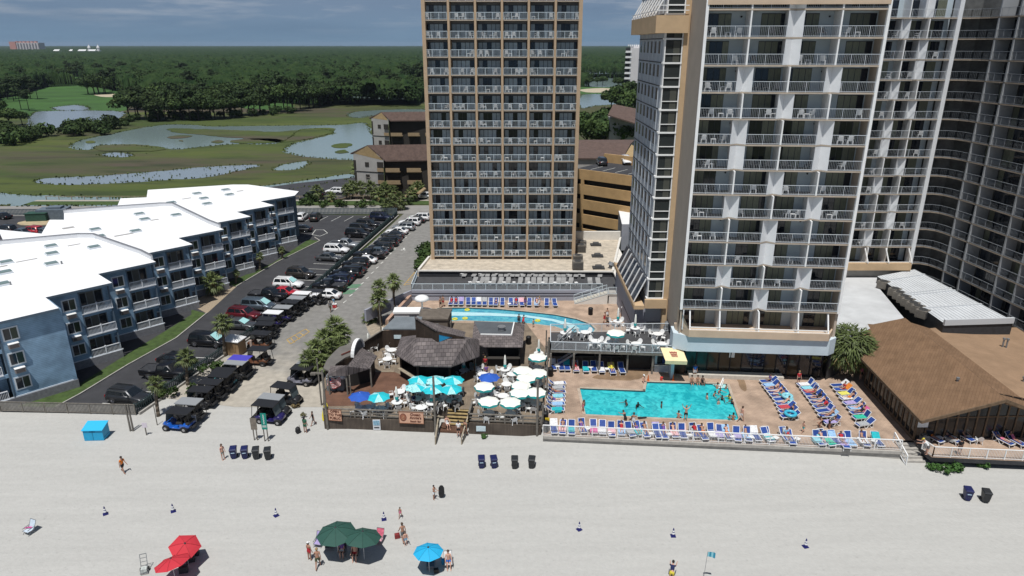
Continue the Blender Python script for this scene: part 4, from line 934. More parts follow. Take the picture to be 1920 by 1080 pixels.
def skylight(t, px, py, gr=False):
 c = G(px, py, AZ+.25)-Vector(t.location); mb = MB(); mb.cb(c+Vector((0,0,-.13)), (1.5,1.2,.24), th, 0)
 if not gr: mb.cb(c+Vector((0,0,.04)), (1.35,1.05,.1), th, 1)
 obj('skylight' if not gr else 'roof_hatch', mb.data('skylight', [WTRIM if not gr else GREY, SKY_]), t)
for p in ((95,460),(97,474),(96,493),(11,490),(9,509),(4,531),(176,462)): skylight(blkA, *p)
for p in ((261,400),(271,410),(330,402),(178,429),(254,432),(186,442)): skylight(blkB, *p)
for p in ((423,355),(369,362),(430,364),(382,371),(321,379),(388,381)): skylight(blkC, *p)
def roofpatch(t, pts):
 mb = MB(); o = Vector(t.location)
 for px, py, w, h in pts: mb.cb(G(px,py,AZ+.03)-o, (w,h,.05), th)
 obj('roof_stain', mb.data('roof_stain', mat('roof_stain_grey',(.33,.32,.31),.8)), t)
roofpatch(blkA, ((50,488,2.4,.25),(139,459,1.6,.3),(6,499,.9,.4)));
roofpatch(blkB, ((128,427,1.6,.9),(232,440,2.6,.5),(290,412,1.2,.4))); roofpatch(blkC, ((350,372,1.6,.4),(450,358,1.2,.5)))
for (px,py) in ((116,495),(20,534)):
 mb = MB(); o = Vector(blkA.location); c = G(px,py,AZ)-o; mb.tube(c, c+Vector((0,0,.4)), .12, n=6); obj('vent_pipe', mb.data('vent_pipe', GREY), blkA)
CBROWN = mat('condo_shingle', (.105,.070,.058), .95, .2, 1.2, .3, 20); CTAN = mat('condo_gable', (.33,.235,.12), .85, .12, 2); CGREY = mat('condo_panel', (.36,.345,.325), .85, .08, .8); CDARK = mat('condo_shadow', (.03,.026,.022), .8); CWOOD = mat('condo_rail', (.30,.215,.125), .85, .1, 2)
def condo(lbl, Y, zb, gl_, gr_, pk_, ridge_end, eave_end, eave_mid=None):
 """gable end measured on the plane Y; gl_/gr_/pk_ are the eave and peak points, ridge_end and eave_end on the plane farther right"""
 a = D(*gl_, Y); b = D(*gr_, Y-3); p = D(*pk_, Y-1.5); t = thing('condo_building', lbl, 'apartments', (a.x+8, Y, zb))
 ze = (a.z+b.z)/2; rdir = Vector((1, .10, 0)).normalized(); L_ = 26
 wa, wb_ = Vector((a.x+.7,a.y-.1,0)), Vector((b.x-.7,b.y+.3,0))
 mb = MB(); mb.add([(wa.x,wa.y,zb),(wb_.x,wb_.y,zb),(wb_.x,wb_.y,b.z),(wa.x,wa.y,a.z)], [(0,1,2,3),(3,2,1,0)], 0)
 mb.add([(wa.x,wa.y-.02,a.z),(wb_.x,wb_.y-.02,b.z),(p.x,p.y-.02,p.z-.2)], [(0,1,2),(2,1,0)], 1); part('gable_wall', mb, [CGREY, CTAN], t)
 rd = rdir*L_
 mb = MB(); mb.slab([b, b+rd, p+rd, p], .3); mb.slab([p, p+rd, a+rd, a], .3); part('roof', mb, CBROWN, t)
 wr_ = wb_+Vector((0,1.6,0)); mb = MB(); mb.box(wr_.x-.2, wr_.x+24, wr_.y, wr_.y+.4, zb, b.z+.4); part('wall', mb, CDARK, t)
 nf = 3; fh = (b.z-zb)/nf; mb = MB(); wn_ = MB()
 for j in range(nf):
  z = zb+fh*j
  for i in range(4):
   x = wb_.x+.5+i*5.4
   mb.box(x, x+3.6, wb_.y-.2+.1*i, wb_.y-.05+.1*i, z+.15, z+1.15); mb.box(x, x+3.6, wb_.y-.05+.1*i, wr_.y, z-.05, z+.12)
  mid = wa.lerp(wb_,.45)
  wn_.cb((mid.x,mid.y-.05,z+fh*.6), (1.1,.1,1.1), math.atan2((wb_-wa).y,(wb_-wa).x)); wn_.cb((wa.x+.6,wa.y-.15,z+fh*.5), (1.2,.1,fh*.8)); wn_.cb((wb_.x-.8,wb_.y-.0,z+fh*.6), (1.7,.16,1.6), math.atan2((wb_-wa).y,(wb_-wa).x))
  mb.cb((wb_.x-.8,wb_.y-.08,z+.7), (1.8,.2,.9), math.atan2((wb_-wa).y,(wb_-wa).x))
 part('balcony', mb, CWOOD, t); part('window', wn_, CDARK, t)
 mb = MB(); ln = (wb_-wa)
 for j in range(1, nf): mb.bar((wa.x,wa.y-.06,zb+fh*j),(wb_.x,wb_.y-.06,zb+fh*j),.1,.16)
 part('trim', mb, CDARK, t); return t
cA = condo('brown-roofed condo block nearest the street, palms in front', 178, 0, (657,287), (723,301), (689,272), None, None)
cB = condo('brown-roofed condo block farther back beside the marsh', 222, 0, (692,221), (732,226), (715,210), None, None)
mb = MB(); c = D(668,300,176);
mb = MB(); s0 = G(766,378); mb.bar(s0, s0+Vector((4.0,2.2,3.0)), 1.4, .25); mb.bar(s0+Vector((-2,0,0)), s0+Vector((1.6,2.2,3.0)), 1.4, .25); single('outdoor_stair', mb, CWOOD, 'wooden stair at the foot of the brown condo, left of the gridded tower', 'stair')
GAR = mat('garage_tan', (.44,.285,.135), .85, .10, .5); gar = thing('parking_garage', 'tan open parking garage between the two hotel towers', 'garage', (25, 138, 0))
ga = D(1070,315,141); gb = D(1200,318,131); gd = (Vector((gb.x,gb.y,0))-Vector((ga.x,ga.y,0))); gl_ = gd.length; gd.normalize(); gn = Vector((-gd.y, gd.x, 0))
GM = Matrix(((gd.x,gn.x,0,ga.x),(gd.y,gn.y,0,ga.y),(0,0,1,0),(0,0,0,1)))
mb = MB(GM); top = ga.z; dk = MB(GM)
for j in range(5):
 z1 = top-3.05*j; z0 = z1-2.0
 mb.box(-2, gl_+8, 0, .3, max(0,z0), z1)
 mb.box(-2, 1.2, .0, .25, z0-1.1, z0-.001); mb.box(2.6, 3.3, 0, .25, z0-1.1, z0-.001)
 dk.box(-2, gl_+8, .8, 1.0, z0-1.2, z0+.1)
mb.box(-2, gl_+8, 16, 16.4, 0, top+.9); part('wall', mb, GAR, gar); part('dark_opening', dk, BLACK, gar)
mb = MB(GM); mb.box(-2, gl_+8, .3, 16, top-1.4, top-1.0); part('top_deck', mb, ASPH, gar)
mb = MB(GM)
for i in range(7): mb.bar((1+i*3.0,6,top-.985),(1+i*3.0,11,top-.985),.12,.006)
part('bay_line', mb, LINE, gar)
def onGar(s, t): return GM @ Vector((s, t, top-.99))
bh = thing('condo_building', 'long brown roof rising behind the parking garage', 'apartments', (26,172,0))
ra, rb_, rc, rd_ = D(1060,296,166), D(1215,296,166), D(1190,262,185), D(1060,262,185)
mb = MB(); mb.slab([ra, D(1168,297,166), D(1182,270,178), rc, rd_], .3); part('roof', mb, CBROWN, bh)
mb = MB(); a, b, c = D(1168,297,166.2), D(1230,300,166.2), D(1184,271,178); mb.add([a,b,c], [(0,1,2),(2,1,0)]); part('gable', mb, CTAN, bh)
mb = MB(); mb.box(ra.x, rb_.x, 166.5, 184, 0, ra.z-.3); part('wall', mb, CGREY, bh)
r2 = thing('condo_building', 'distant brown roof among the oaks behind the garage', 'apartments', (40,240,0)); mb = MB(); mb.slab([D(1140,215,235), D(1195,232,232), D(1200,205,245), D(1150,195,248)], .4); part('roof', mb, CBROWN, r2); mb = MB(); a = D(1140,216,236); mb.box(a.x+1, a.x+14, 238, 246, 0, a.z-1); part('wall', mb, CGREY, r2)
wt = thing('white_tower', 'distant white apartment tower seen between the two hotels', 'apartments', (85,430,0)); a = D(1173,90,430); b = D(1204,90,430)
mb = MB(); mb.box(a.x+3, b.x+6, 430, 445, 0, a.z); mb.box(a.x+5,b.x+6,432,444,a.z,a.z+1); part('wall', mb, mat('tower_white',(.62,.60,.60),.7,.05,.2), wt)
mb = MB(); m2 = MB()
for k in range(12):
 z = a.z-3.0*(k+1)+.6
 if z < 0: break
 mb.box(a.x, a.x+3.6, 428.8, 431, z-.25, z); mb.box(a.x, a.x+3.6, 428.8, 428.95, z, z+.9); m2.box(a.x+.3, a.x+3.4, 430.5, 431.2, z+.9, z+2.6); m2.box(a.x+1.6,a.x+2.6,429.9,430.4,z+.1,z+2.7)
for i in range(8): mb.box(a.x+2+i*1.2, a.x+2.7+i*1.2, 434, 435, a.z+1, a.z+1.9)
part('balcony', mb, WHITE, wt); part('window', m2, DARK, wt)
ph = thing('far_hotel', 'pink and white slab hotel on the horizon at the far left', 'hotel', (-2500,3600,0)); a = D(20,95,3600); b = D(74,95,3600); zt_ = D(45,78,3600).z
mb = MB(); mb.box(a.x, a.x+31, 3600, 3650, 0, zt_, 0); mb.box(a.x+31, b.x, 3605, 3650, 0, zt_-5, 1)
for i in range(8): mb.box(a.x+38+i*14.5, a.x+43+i*14.5, 3602, 3605, 5, zt_-8, 2)
for i in range(6): mb.box(a.x+24+i*19, a.x+34+i*19, 3610, 3622, zt_-5, zt_+2, 0)
part('wall', mb, [mat('far_pink',(.50,.24,.20),.8), mat('far_white',(.55,.52,.52),.8), mat('far_window',(.16,.15,.17),.6)], ph)
for i, (px, hgt, lb) in enumerate(((166,20,'left of two distant white spires above the wood'),(183,22,'right of two distant white spires above the wood'))):
 c = D(px, 94, 2700); mb = MB(); mb.box(c.x-6, c.x+6, 2700, 2712, 0, c.z); mb.lathe([(5.4,0),(5.0,6),(6.0,7),(4.4,12),(1.0,17),(.2,22)], 10, 0, (c.x,2706,c.z)); single('spire', mb, mat('spire_white',(.62,.62,.62),.7), lb, 'tower')
for i, (px, w) in enumerate(((105,10),(153,14),(172,12),(132,5))):
 w *= 1.9; c = D(px, 96.0, 2600); mb = MB(); mb.box(c.x-w/2, c.x+w/2, 2600, 2618, 0, c.z+1); mb.add([(c.x-w/2-1,2599,c.z+1),(c.x+w/2+1,2599,c.z+1),(c.x+w/2,2609,c.z+6),(c.x-w/2,2609,c.z+6)], [(0,1,2,3),(3,2,1,0)]); single('white_house', mb, MATS['spire_white'], ['bright white roof left of the two spires','long white roof below the left spire','white roof between the two spires','small white roof showing above the trees'][i], 'house')
PAVE = brickmat('pavers', (.40,.29,.215), (.36,.26,.195), (.30,.225,.17), .45, .22, .02, .9, bump=.15)
PDZ = 1.0
mainp = [G(x,y,PDZ) for x,y in ((1087,728),(1210,733),(1212.5,716),(1363,720),(1386,788),(1250,784),(1098,777))]
lz = [G(x,y,PDZ) for x,y in ((820,578),(850,577),(880,577),(930,579),(980,583.5),(1040,590),(1080,598),(1106,607),(1116,617),(1110,626),(1090,632),(1070,622),(1040,612),(1000,607),(960,604),(919,603),(872,601),(820,603))]
fr0, fr1 = G(1018,817,PDZ), G(1690,846,PDZ)
outer = [fr0, fr1, Vector((fr1.x+.4,fr1.y+2.0,PDZ)), Vector((w1.x+.4,w1.y-.2,PDZ)), Vector((w0.x+.5,w0.y,PDZ)), Vector((44,78,PDZ)), Vector((36,80,PDZ)), Vector((22,77,PDZ)), Vector((21.5,96.6,PDZ)), Vector((sdl-.2,96.4,PDZ)), G(727,612,PDZ), G(985,640,PDZ), G(1023,655,PDZ)]
mb = MB(); holed(outer, [mainp, lz], PDZ, mb); setting('pool_deck', mb, PAVE)
mb = MB()
for a, b in ((fr0,fr1),(fr0,G(1023,655,PDZ)),(fr1,outer[2])):
 mb.add([(a.x,a.y,-.5),(b.x,b.y,-.5),(b.x,b.y,PDZ-.002),(a.x,a.y,PDZ-.002)], [(0,1,2,3),(3,2,1,0)])
mb.bar(Vector((fr0.x,fr0.y-.06,PDZ-.1)), Vector((fr1.x,fr1.y-.06,PDZ-.1)), .22, .3); setting('sea_wall', mb, CONC)
def poolwater(name, col, deep):
 m = bpy.data.materials.new(name); m.use_nodes = True; nt = m.node_tree; b = nt.nodes['Principled BSDF']; N = nt.nodes.new; L = nt.links.new
 tc = N('ShaderNodeTexCoord'); v = N('ShaderNodeTexVoronoi'); v.feature = 'SMOOTH_F1'; v.inputs['Scale'].default_value = 1.5
 n = N('ShaderNodeTexNoise'); n.inputs['Scale'].default_value = 1.2; n.inputs['Detail'].default_value = 5; n.inputs['Distortion'].default_value = 1.2; L(tc.outputs['Object'], n.inputs['Vector']); L(n.outputs['Color'], v.inputs['Vector'])
 r = N('ShaderNodeValToRGB'); r.color_ramp.elements[0].position = .38; r.color_ramp.elements[1].position = .62; r.color_ramp.elements[0].color = (*deep,1); r.color_ramp.elements[1].color = (*col,1)
 L(n.outputs[0], r.inputs[0]); L(r.outputs[0], b.inputs['Base Color']); b.inputs['Roughness'].default_value = .08; b.inputs['Specular IOR Level'].default_value = .45
 n2 = N('ShaderNodeTexNoise'); n2.inputs['Scale'].default_value = 3.0; n2.inputs['Detail'].default_value = 3; L(tc.outputs['Object'], n2.inputs['Vector'])
 bp = N('ShaderNodeBump'); bp.inputs['Strength'].default_value = .35; bp.inputs['Distance'].default_value = .06; L(n2.outputs[0], bp.inputs['Height']); L(bp.outputs[0], b.inputs['Normal']); return m
def pool(name, lbl, poly, wm, zc=.84):
 c = sum(poly, Vector())/len(poly); t = thing(name, lbl, 'pool', (c.x,c.y,zc-.5)); mb = MB(); mb.sheet([(p.x,p.y) for p in poly], zc); part('water', mb, wm, t)
 mb = MB(); n = len(poly)
 for i in range(n):
  a, b = poly[i], poly[(i+1)%n]; mb.add([(a.x,a.y,zc-.3),(b.x,b.y,zc-.3),(b.x,b.y,PDZ+.004),(a.x,a.y,PDZ+.004)], [(0,1,2,3),(3,2,1,0)])
 part('tile_edge', mb, mat('pool_tile',(.02,.07,.09),.3,.2,6), t)
 mb = MB();
 for i in range(n):
  a, b = poly[i], poly[(i+1)%n]; d = (b-a).normalized(); o = Vector((-d.y,d.x,0))*.14
  if inpoly(((a+b)/2+o*2).x, ((a+b)/2+o*2).y, poly): o = -o
  mb.bar(a+o+Vector((0,0,.012)), b+o+Vector((0,0,.012)), .3, .04)
 part('coping', mb, mat('coping',(.40,.33,.26),.85,.15,2), t); return t
pm = pool('swimming_pool', 'stepped turquoise swimming pool beside the beach', mainp, poolwater('turquoise_water', (.045,.52,.55), (.014,.32,.37)))
pl = pool('lazy_river', 'curved pale blue pool channel below the striped wall', lz, poolwater('pale_pool_water', (.10,.42,.50), (.05,.27,.40)))
mb = MB(); up = [G(x,y,.9) for x,y in ((820,584.5),(851,585),(919,586.5),(984,590.5),(1037,598),(1072,606.5),(1088,616))]; lo = [G(x,y,.9) for x,y in ((820,591.5),(851,592),(919,592),(984,594.5),(1035,602),(1062,610),(1072,617))]
for i in range(len(up)-1):
 mb.add([lo[i],lo[i+1],up[i+1],up[i]], [(0,1,2,3)], 0); a, b = lo[i], lo[i+1]; mb.add([(a.x,a.y,.5),(b.x,b.y,.5),b,a], [(0,1,2,3)], 1)
part('ledge', mb, [mat('pool_ledge',(.42,.66,.70),.4,.05,1), mat('pool_blue',(.05,.25,.42),.3)], pl)  # ledge riser coloured blue to paint the shadow band under the ledge
mb = MB(); mb.sheet([(p.x,p.y) for p in gp([(1330,716.5),(1360,718),(1373,742),(1345,741),(1322,727)])], .93); mb.sheet([(p.x,p.y) for p in gp([(1342,718),(1360,720),(1366,732),(1350,731)])], .95); part('entry_step', mb, mat('pool_step',(.36,.62,.62),.4,.08,1), pm)
mb = MB(); mb.bar(G(1348,728,1), G(1356,709,1.2), .1, .1); mb.bar(G(1352,728,1), G(1357,712,1.2), .06, .06); single('pool_handrail', mb, WHITE, 'white handrail leaning over the steps of the turquoise pool', 'handrail')
mb = MB(); holed(curvy([G(x,y,0) for x,y in ((1110,722),(1140,712),(1190,708),(1215,711),(1206,722),(1180,728),(1130,726))],4,.1), [], PDZ+.006, mb); holed(curvy([G(x,y,0) for x,y in ((1230,708),(1280,703),(1340,706),(1385,716),(1398,745),(1388,745),(1370,718),(1300,714))],4,.05), [], PDZ+.007, mb)
setting('wet_pavers', mb, brickmat('wet_paver', (.25,.165,.10), (.22,.15,.095), (.19,.13,.085), .45, .22, .02, .5, bump=.1))
def railing(name, lbl, pts, m, group=None, **k):
 return single(name, rail([Vector(p) for p in pts], **k), m, lbl, 'railing', group, base=tuple(pts[0]))
railing('pool_fence', 'long white pool fence along the beach in front of the blue loungers', [fr0+Vector((0,.15,0)), fr1+Vector((0,.15,0))], WHITE, h=1.1, post=2.4, bal=.13, rw=.09, pw=.07, bw=.022)
dk0, dk1 = G(1709,856,1.0), Vector((44.5,55.3,1.0)); dk0 = Vector((fr1.x+2.3, fr1.y-1.0, 1.0)); dk1 = Vector((50, dk0.y-.9, 1.0))
fd = thing('front_deck', 'paved restaurant front deck with white railing above the sand', 'deck', (42,58,0))
mb = MB(); mb.prism([(dk0.x,dk0.y),(dk1.x,dk1.y),(58,dk1.y+6),(far.x,far.y),(w1.x,w1.y),(dk0.x-.3,w1.y-.6)], .55, PDZ+.003, 1, 0); part('deck', mb, [PAVE, DARK], fd)
part('railing', rail([Vector((dk0.x-.2,w1.y-1.6,1.0)), dk0+Vector((.1,.1,0)), dk1+Vector((0,.1,0))], h=1.05, post=1.7, bal=.13, rw=.08, pw=.07, bw=.022), WHITE, fd)
mb = MB()
for i in range(5): mb.box(fr1.x+.15, dk0.x-.15, fr1.y+1.6-.42*i-.42, fr1.y+1.6-.42*i, -.2, .95-.18*i)
single('beach_steps', mb, CONC, 'concrete steps from the pool deck down to the sand', 'steps')
mb = MB(); a = Vector((fr1.x+.1,fr1.y+1.7,1.0)); b = Vector((fr1.x+.1,fr1.y-.9,.1)); mb.path([a+Vector((0,0,1)), b+Vector((0,0,1)), b, a, a+Vector((0,0,1))], .09); mb.bar(a+Vector((0,0,.5)), b+Vector((0,0,.5)), .06); single('stair_rail', mb, WHITE, 'white handrail at the left of the concrete beach steps', 'handrail')
mb = MB(); a = Q(1.8,-.0,0); b = Q(12.5,-.0,0); mb.M = FM; mb.box(1.6,12.2,.35,1.45,1.0,1.45); single('stone_ledge', mb, mat('ledge_stone',(.50,.46,.40),.85,.1,2), 'pale low ledge below the dark lounge windows', 'ledge')
mb = MB(); c = Q(-1.0,-.9,0); Mx = FM.copy(); mb.M = Mx
aw = MB(FM); p = [(-1.9,.2,4.75),(.55,.2,4.75),(.9,-1.5,3.95),(-1.5,-1.5,3.95)]; aw.add(p, [(0,3,2,1),(0,1,2,3)]); aw.add([(.9,-1.5,3.95),(.55,.2,4.75),(.7,.2,3.6),(.9,-1.4,3.5)], [(0,1,2,3),(3,2,1,0)]); aw.add([(-1.5,-1.5,3.95),(.9,-1.5,3.95),(.9,-1.45,3.5),(-1.5,-1.45,3.5)], [(0,1,2,3),(3,2,1,0)])
an = thing('awning', 'yellow awning with a red emblem over the pool lounge door', 'awning', (*Q(-.5,-.6,3.5),)); part('canopy', aw, mat('awning_yellow',(.74,.62,.36),.8,.05,2), an)
em = MB(FM)
def aq(u, v): return Vector(p[0]).lerp(Vector(p[1]), u).lerp(Vector(p[3]).lerp(Vector(p[2]), u), v)+Vector((0,-.01,.03))
for i in range(3): em.bar(aq(.33+.02*i,.36+.13*i), aq(.67-.03*i,.36+.13*i), .14, .01)
for i in range(5): em.bar(aq(.36+.07*i,.28), aq(.38+.06*i,.72), .06, .01)
part('emblem', em, mat('emblem_red',(.32,.06,.05),.8), an)
wl_ = thing('boundary_wall', 'tan coped wall slanting round the left end of the curved pool', 'wall', (*G(750,575,0),)); a = G(727,612,1.0); b = Vector((sdl-.2,SY0-.2,1.0))
mb = MB(); mb.bar(Vector((a.x,a.y,.9)), Vector((b.x,b.y,.9)), .3, 1.9); part('wall', mb, mat('tan_wall',(.42,.29,.20),.85,.1,1), wl_); dn_ = Vector(((b-a).y,-(b-a).x,0)).normalized()*.17; mb = MB(); mb.bar(Vector((a.x,a.y,1.45))+dn_, Vector((b.x,b.y,1.45))+dn_, .04, .8); part('inner_face', mb, LAV, wl_); mb = MB(); mb.bar(Vector((a.x,a.y,1.93)), Vector((b.x,b.y,1.93)), .45, .14); mb.bar(Vector((a.x-.2,a.y-.1,.95)), Vector((b.x-.2,b.y-.1,.95)), .1, 1.8); part('coping', mb, mat('pink_coping',(.42,.27,.20),.85,.1,2), wl_)
c = G(792,586,1.0); t = thing('mushroom_fountain', 'white mushroom shaped fountain left of the curved pool', 'fountain', (c.x,c.y,1.0)); mb = MB(); mb.tube((0,0,0),(0,0,2.1),.12,n=10); obj('stem', mb.data('stem', WHITE), t)
mb = MB(); mb.lathe([(1.0,1.95),(1.05,2.1),(.9,2.35),(.5,2.55),(0,2.62)],18); mb.lathe([(0,2.0),(1.0,1.95)],18); obj('cap', mb.data('cap', WHITE, True), t); mb = MB(); mb.lathe([(1.8,.0),(1.8,.12),(1.5,.14),(1.4,.06),(0,.05)],24); obj('basin', mb.data('basin', [mat('basin_white',(.6,.62,.62),.5)], True), t)
WOODG = brickmat('deck_boards', (.235,.185,.135), (.20,.16,.12), (.10,.08,.06), 4.0, .14, .012, .85, bump=.2, rot=R(90))
WOODR = brickmat('red_boards', (.165,.085,.055), (.14,.075,.05), (.07,.04,.03), 4.0, .14, .012, .75, bump=.2)
WOODD = brickmat('fence_boards', (.105,.085,.068), (.085,.068,.055), (.035,.028,.024), .14, 6, .012, .9, bump=.3, plane='xz')
WGREY = mat('grey_timber', (.16,.145,.125), .9, .25, 2.5, .3, 12); WPALE = mat('pale_timber', (.29,.245,.18), .85, .2, 2.5)
SHAKE = brickmat('shake_shingle', (.175,.15,.145), (.105,.09,.09), (.04,.034,.033), .5, .36, .02, .95, bump=.6)
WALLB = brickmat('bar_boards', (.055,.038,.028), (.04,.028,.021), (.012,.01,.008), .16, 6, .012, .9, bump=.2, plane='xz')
BZ = 1.3
bar = thing('bar_deck', 'grey timber deck of the beach bar with a board wall facing the sand', 'deck', (-8,66,0))
F0, F1 = Vector((-19.1,61.5,BZ)), Vector((2.9,59.85,BZ))
def fp(t): return F0.lerp(F1, t)
g0, g1 = .508, .672; NB = Vector((.075,.997,0))
deckp = [F0, fp(g0), fp(g0)+NB*2.7, fp(g1)+NB*2.7, fp(g1), F1, G(1024,655,BZ), G(985,604,BZ), G(770,606,BZ), G(700,640,BZ), G(640,665,BZ), G(606,712,BZ)]
mb = MB(); mb.prism([(p.x,p.y) for p in deckp], BZ-.2, BZ, 0); part('deck', mb, WOODG, bar)
redp = [G(x,y,BZ) for x,y in ((703,697),(738,697),(803,722),(765,748),(690,760),(612,762),(606,735),(640,715))]
mb = MB(); mb.sheet([(p.x,p.y) for p in redp], BZ+.006); part('red_deck', mb, WOODR, bar)
mb = MB(); mb.bar(redp[0]+Vector((0,0,.04)), redp[1]+Vector((0,0,.04)), .22, .06); mb.bar(redp[2]+Vector((-.5,-.4,.1)), redp[3]+Vector((0,0,.1)), .3, .14); part('step_edge', mb, WPALE, bar)
mb = MB()
for a, b in ((F0,fp(g0)),(fp(g1),F1)): mb.bar(Vector((a.x,a.y-.04,.5)), Vector((b.x,b.y-.04,.5)), .09, 1.78)
mb.bar(Vector((F0.x,F0.y,.5)), Vector((deckp[-1].x,deckp[-1].y,.5)), .09, 1.6); mb.bar(Vector((fp(g0).x,fp(g0).y,.55)), Vector((deckp[2].x,deckp[2].y,.55)), .09, 1.5); mb.bar(Vector((deckp[2].x,deckp[2].y,.55)), Vector((deckp[3].x,deckp[3].y,.55)), .09, 1.5); mb.bar(Vector((fp(g1).x,fp(g1).y,.55)), Vector((deckp[3].x,deckp[3].y,.55)), .09, 1.5)
part('board_wall', mb, WOODD, bar)
mb = MB()
def wrail(mb, a, b, n, h=1.05):
 for i in range(n+1):
  p = a.lerp(b, i/n); mb.bar(p-Vector((0,0,.2)), p+Vector((0,0,h)), .13, .13)
 for z in (.3,.62,h-.04): mb.bar(a+Vector((0,0,z)), b+Vector((0,0,z)), .06 if z < .9 else .2, .14 if z < .9 else .07)
wrail(mb, F0+Vector((0,.12,0)), fp(g0)+Vector((0,.12,0)), 7); wrail(mb, fp(g1)+Vector((0,.12,0)), F1+Vector((0,.12,0)), 4); wrail(mb, fp(g0)+Vector((0,.12,0)), deckp[2], 1); wrail(mb, fp(g1)+Vector((0,.12,0)), deckp[3], 1)
part('timber_railing', mb, WGREY, bar)
mb = MB(); s0_, s1_ = deckp[2], deckp[3]
for i in range(5):
 a = s0_+NB*(-.36*i)+Vector((1.1,0,-.2*i-.03)); b = s1_+NB*(-.36*i)+Vector((-.2,0,-.2*i-.03)); mb.bar(a-NB*.15, b-NB*.15, .3, .06)
part('step', mb, mat('step_boards',(.30,.22,.10),.85,.25,2), bar)
mb = MB(); a = fp(g0)+NB*.6; b = fp(g1)+NB*.6; mb.prism([(a.x+.6,a.y-.7),(b.x-.3,b.y-.7),(b.x-.3,b.y+1.0),(a.x+.6,a.y+1.0)], -.1, .32); part('landing', mb, mat('landing_board',(.10,.05,.03),.8,.2,2), bar)
mb = MB()
for s in (.55, 2.3):
 a = fp(g0)+Vector((s if s < 1 else 3.55,.3,-.25)); b = a+Vector((-.1 if s < 1 else -.55,-2.6,-1.0)); mb.bar(a, b, .1, .3); mb.bar(a+Vector((0,0,.85)), b+Vector((0,0,.85)), .12, .1); mb.bar(a, a+Vector((0,0,.85)), .12); mb.bar(b, b+Vector((0,0,.85)), .12)
mb.bar(fp(g0)+Vector((-.1,.1,.7)), fp(g0)+Vector((1.1,-.3,.7)), .14, .1); part('handrail', mb, WPALE, bar)
dv = thing('timber_fence', 'dark timber fence between the bar tables and the pool', 'fence', (3.2,66,1)); mb = MB(); a = Vector((3.05,60.2,1.0)); b = G(1024,655,1.0)
for i in range(7): p = a.lerp(b, i/6); mb.bar(p, p+Vector((0,0,1.9 if i % 2 else 2.6)), .16, .16)
part('post', mb, WGREY, dv); mb = MB()
for z in (.6,1.0,1.4): mb.bar(a+Vector((0,0,z)), b+Vector((0,0,z)), .05, .16)
part('board', mb, WGREY, dv)
def post(name, lbl, base, top, r, m, cat='post', arm=None, group=None):
 mb = MB(); b = Vector(base); mb.tube(b, top, r, r*.8, 8)
 if arm: mb.bar(Vector(top)+Vector((0,0,-.4)), Vector(top)+Vector(arm)+Vector((0,0,-.4)), .14, .14); mb.cb(Vector(top)+Vector(arm)+Vector((0,0,-.45)), (.5,.35,.2))
 return single(name, mb, m, lbl, cat, group, base=tuple(b))
for px, py, tx, ty, lb, arm in ((615,806,606.5,693,'tall grey pole with a short arm at the left end of the bar',(-.9,0,0)),(817,818,812.5,706,'tall grey pole rising beside the beach steps of the bar',None),(1007,822,1006.5,713,'tall grey pole at the right end of the bar front',None)):
 b = G(px,py,0); tp_ = D(tx,ty,b.y); post('light_pole', lb, b, (b.x,b.y,tp_.z), .13, WGREY, 'pole', arm)
for px, py, tx, ty, lb in ((603,760,602,672,'grey pole behind the left bar hut'),(646,648,643.5,610,'slim lamp pole beside the palm clump'),(715,628,713,565,'slim grey lamp pole in front of the tan pool wall'),(1025,770,1024,640,'dark square post between bar and pool')):
 b = G(px,py,0); tp_ = D(tx,ty,b.y); post('light_pole', lb, b, (b.x,b.y,tp_.z), .09, WGREY, 'pole')
def hroof(t, faces, m, thick=.12, name='roof'):
 mb = MB()
 for f in faces: mb.slab(f, thick)
 return part(name, mb, m, t)
ZE, ZR = 4.15, 6.3
oc = [G(x,y,ZE) for x,y in ((741,664),(777,685.5),(846,687),(899,667))]
ocb = [oc[3]+Vector((-.2,4.6,0)), oc[2]+Vector((.3,8.4,0)), oc[1]+Vector((-.2,8.6,0)), oc[0]+Vector((-.1,4.8,0))]
rgA, rgB = G(782,634,ZR), G(876,636,ZR)
pav = thing('bar_pavilion', 'many-sided beach bar pavilion with grey shake roof and raised wooden box', 'bar', ((rgA.x+rgB.x)/2, rgA.y, BZ))
mid = (rgA+rgB)/2
hroof(pav, [[oc[0],oc[1],rgA],[oc[1],oc[2],rgB,rgA],[oc[2],oc[3],rgB],[oc[3],ocb[0],rgB],[ocb[0],ocb[1],rgB],[ocb[1],ocb[2],rgA,rgB],[ocb[2],ocb[3],rgA],[ocb[3],oc[0],rgA]], SHAKE)
mb = MB(); ring = oc+ocb; cc_ = sum(ring, Vector())/8
for i in range(8):
 a = ring[i].lerp(cc_,.12); b = ring[(i+1)%8].lerp(cc_,.12)
 a = Vector((a.x,a.y,BZ)); b = Vector((b.x,b.y,BZ)); op = i in (0,1,2)
 mb.bar(a, a+Vector((0,0,2.75)), .22, .22)
 if op: mb.add([a,b,b+Vector((0,0,1.05)),a+Vector((0,0,1.05))], [(0,1,2,3),(3,2,1,0)])
 else: mb.add([a,b,b+Vector((0,0,2.8)),a+Vector((0,0,2.8))], [(0,1,2,3),(3,2,1,0)])
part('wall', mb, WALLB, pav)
mb = MB()
for i in (0,):
 a = ring[i].lerp(cc_,.07); b = ring[i+1].lerp(cc_,.07); mb.bar(Vector((a.x,a.y,BZ+1.08)), Vector((b.x,b.y,BZ+1.08)), .5, .07)
part('counter', mb, WPALE, pav)
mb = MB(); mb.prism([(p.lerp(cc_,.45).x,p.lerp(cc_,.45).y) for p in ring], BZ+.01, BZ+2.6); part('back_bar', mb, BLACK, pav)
k1, k2, k3 = G(780,633,ZR-.4), G(820,648,5.6), G(870,634,ZR-.1)
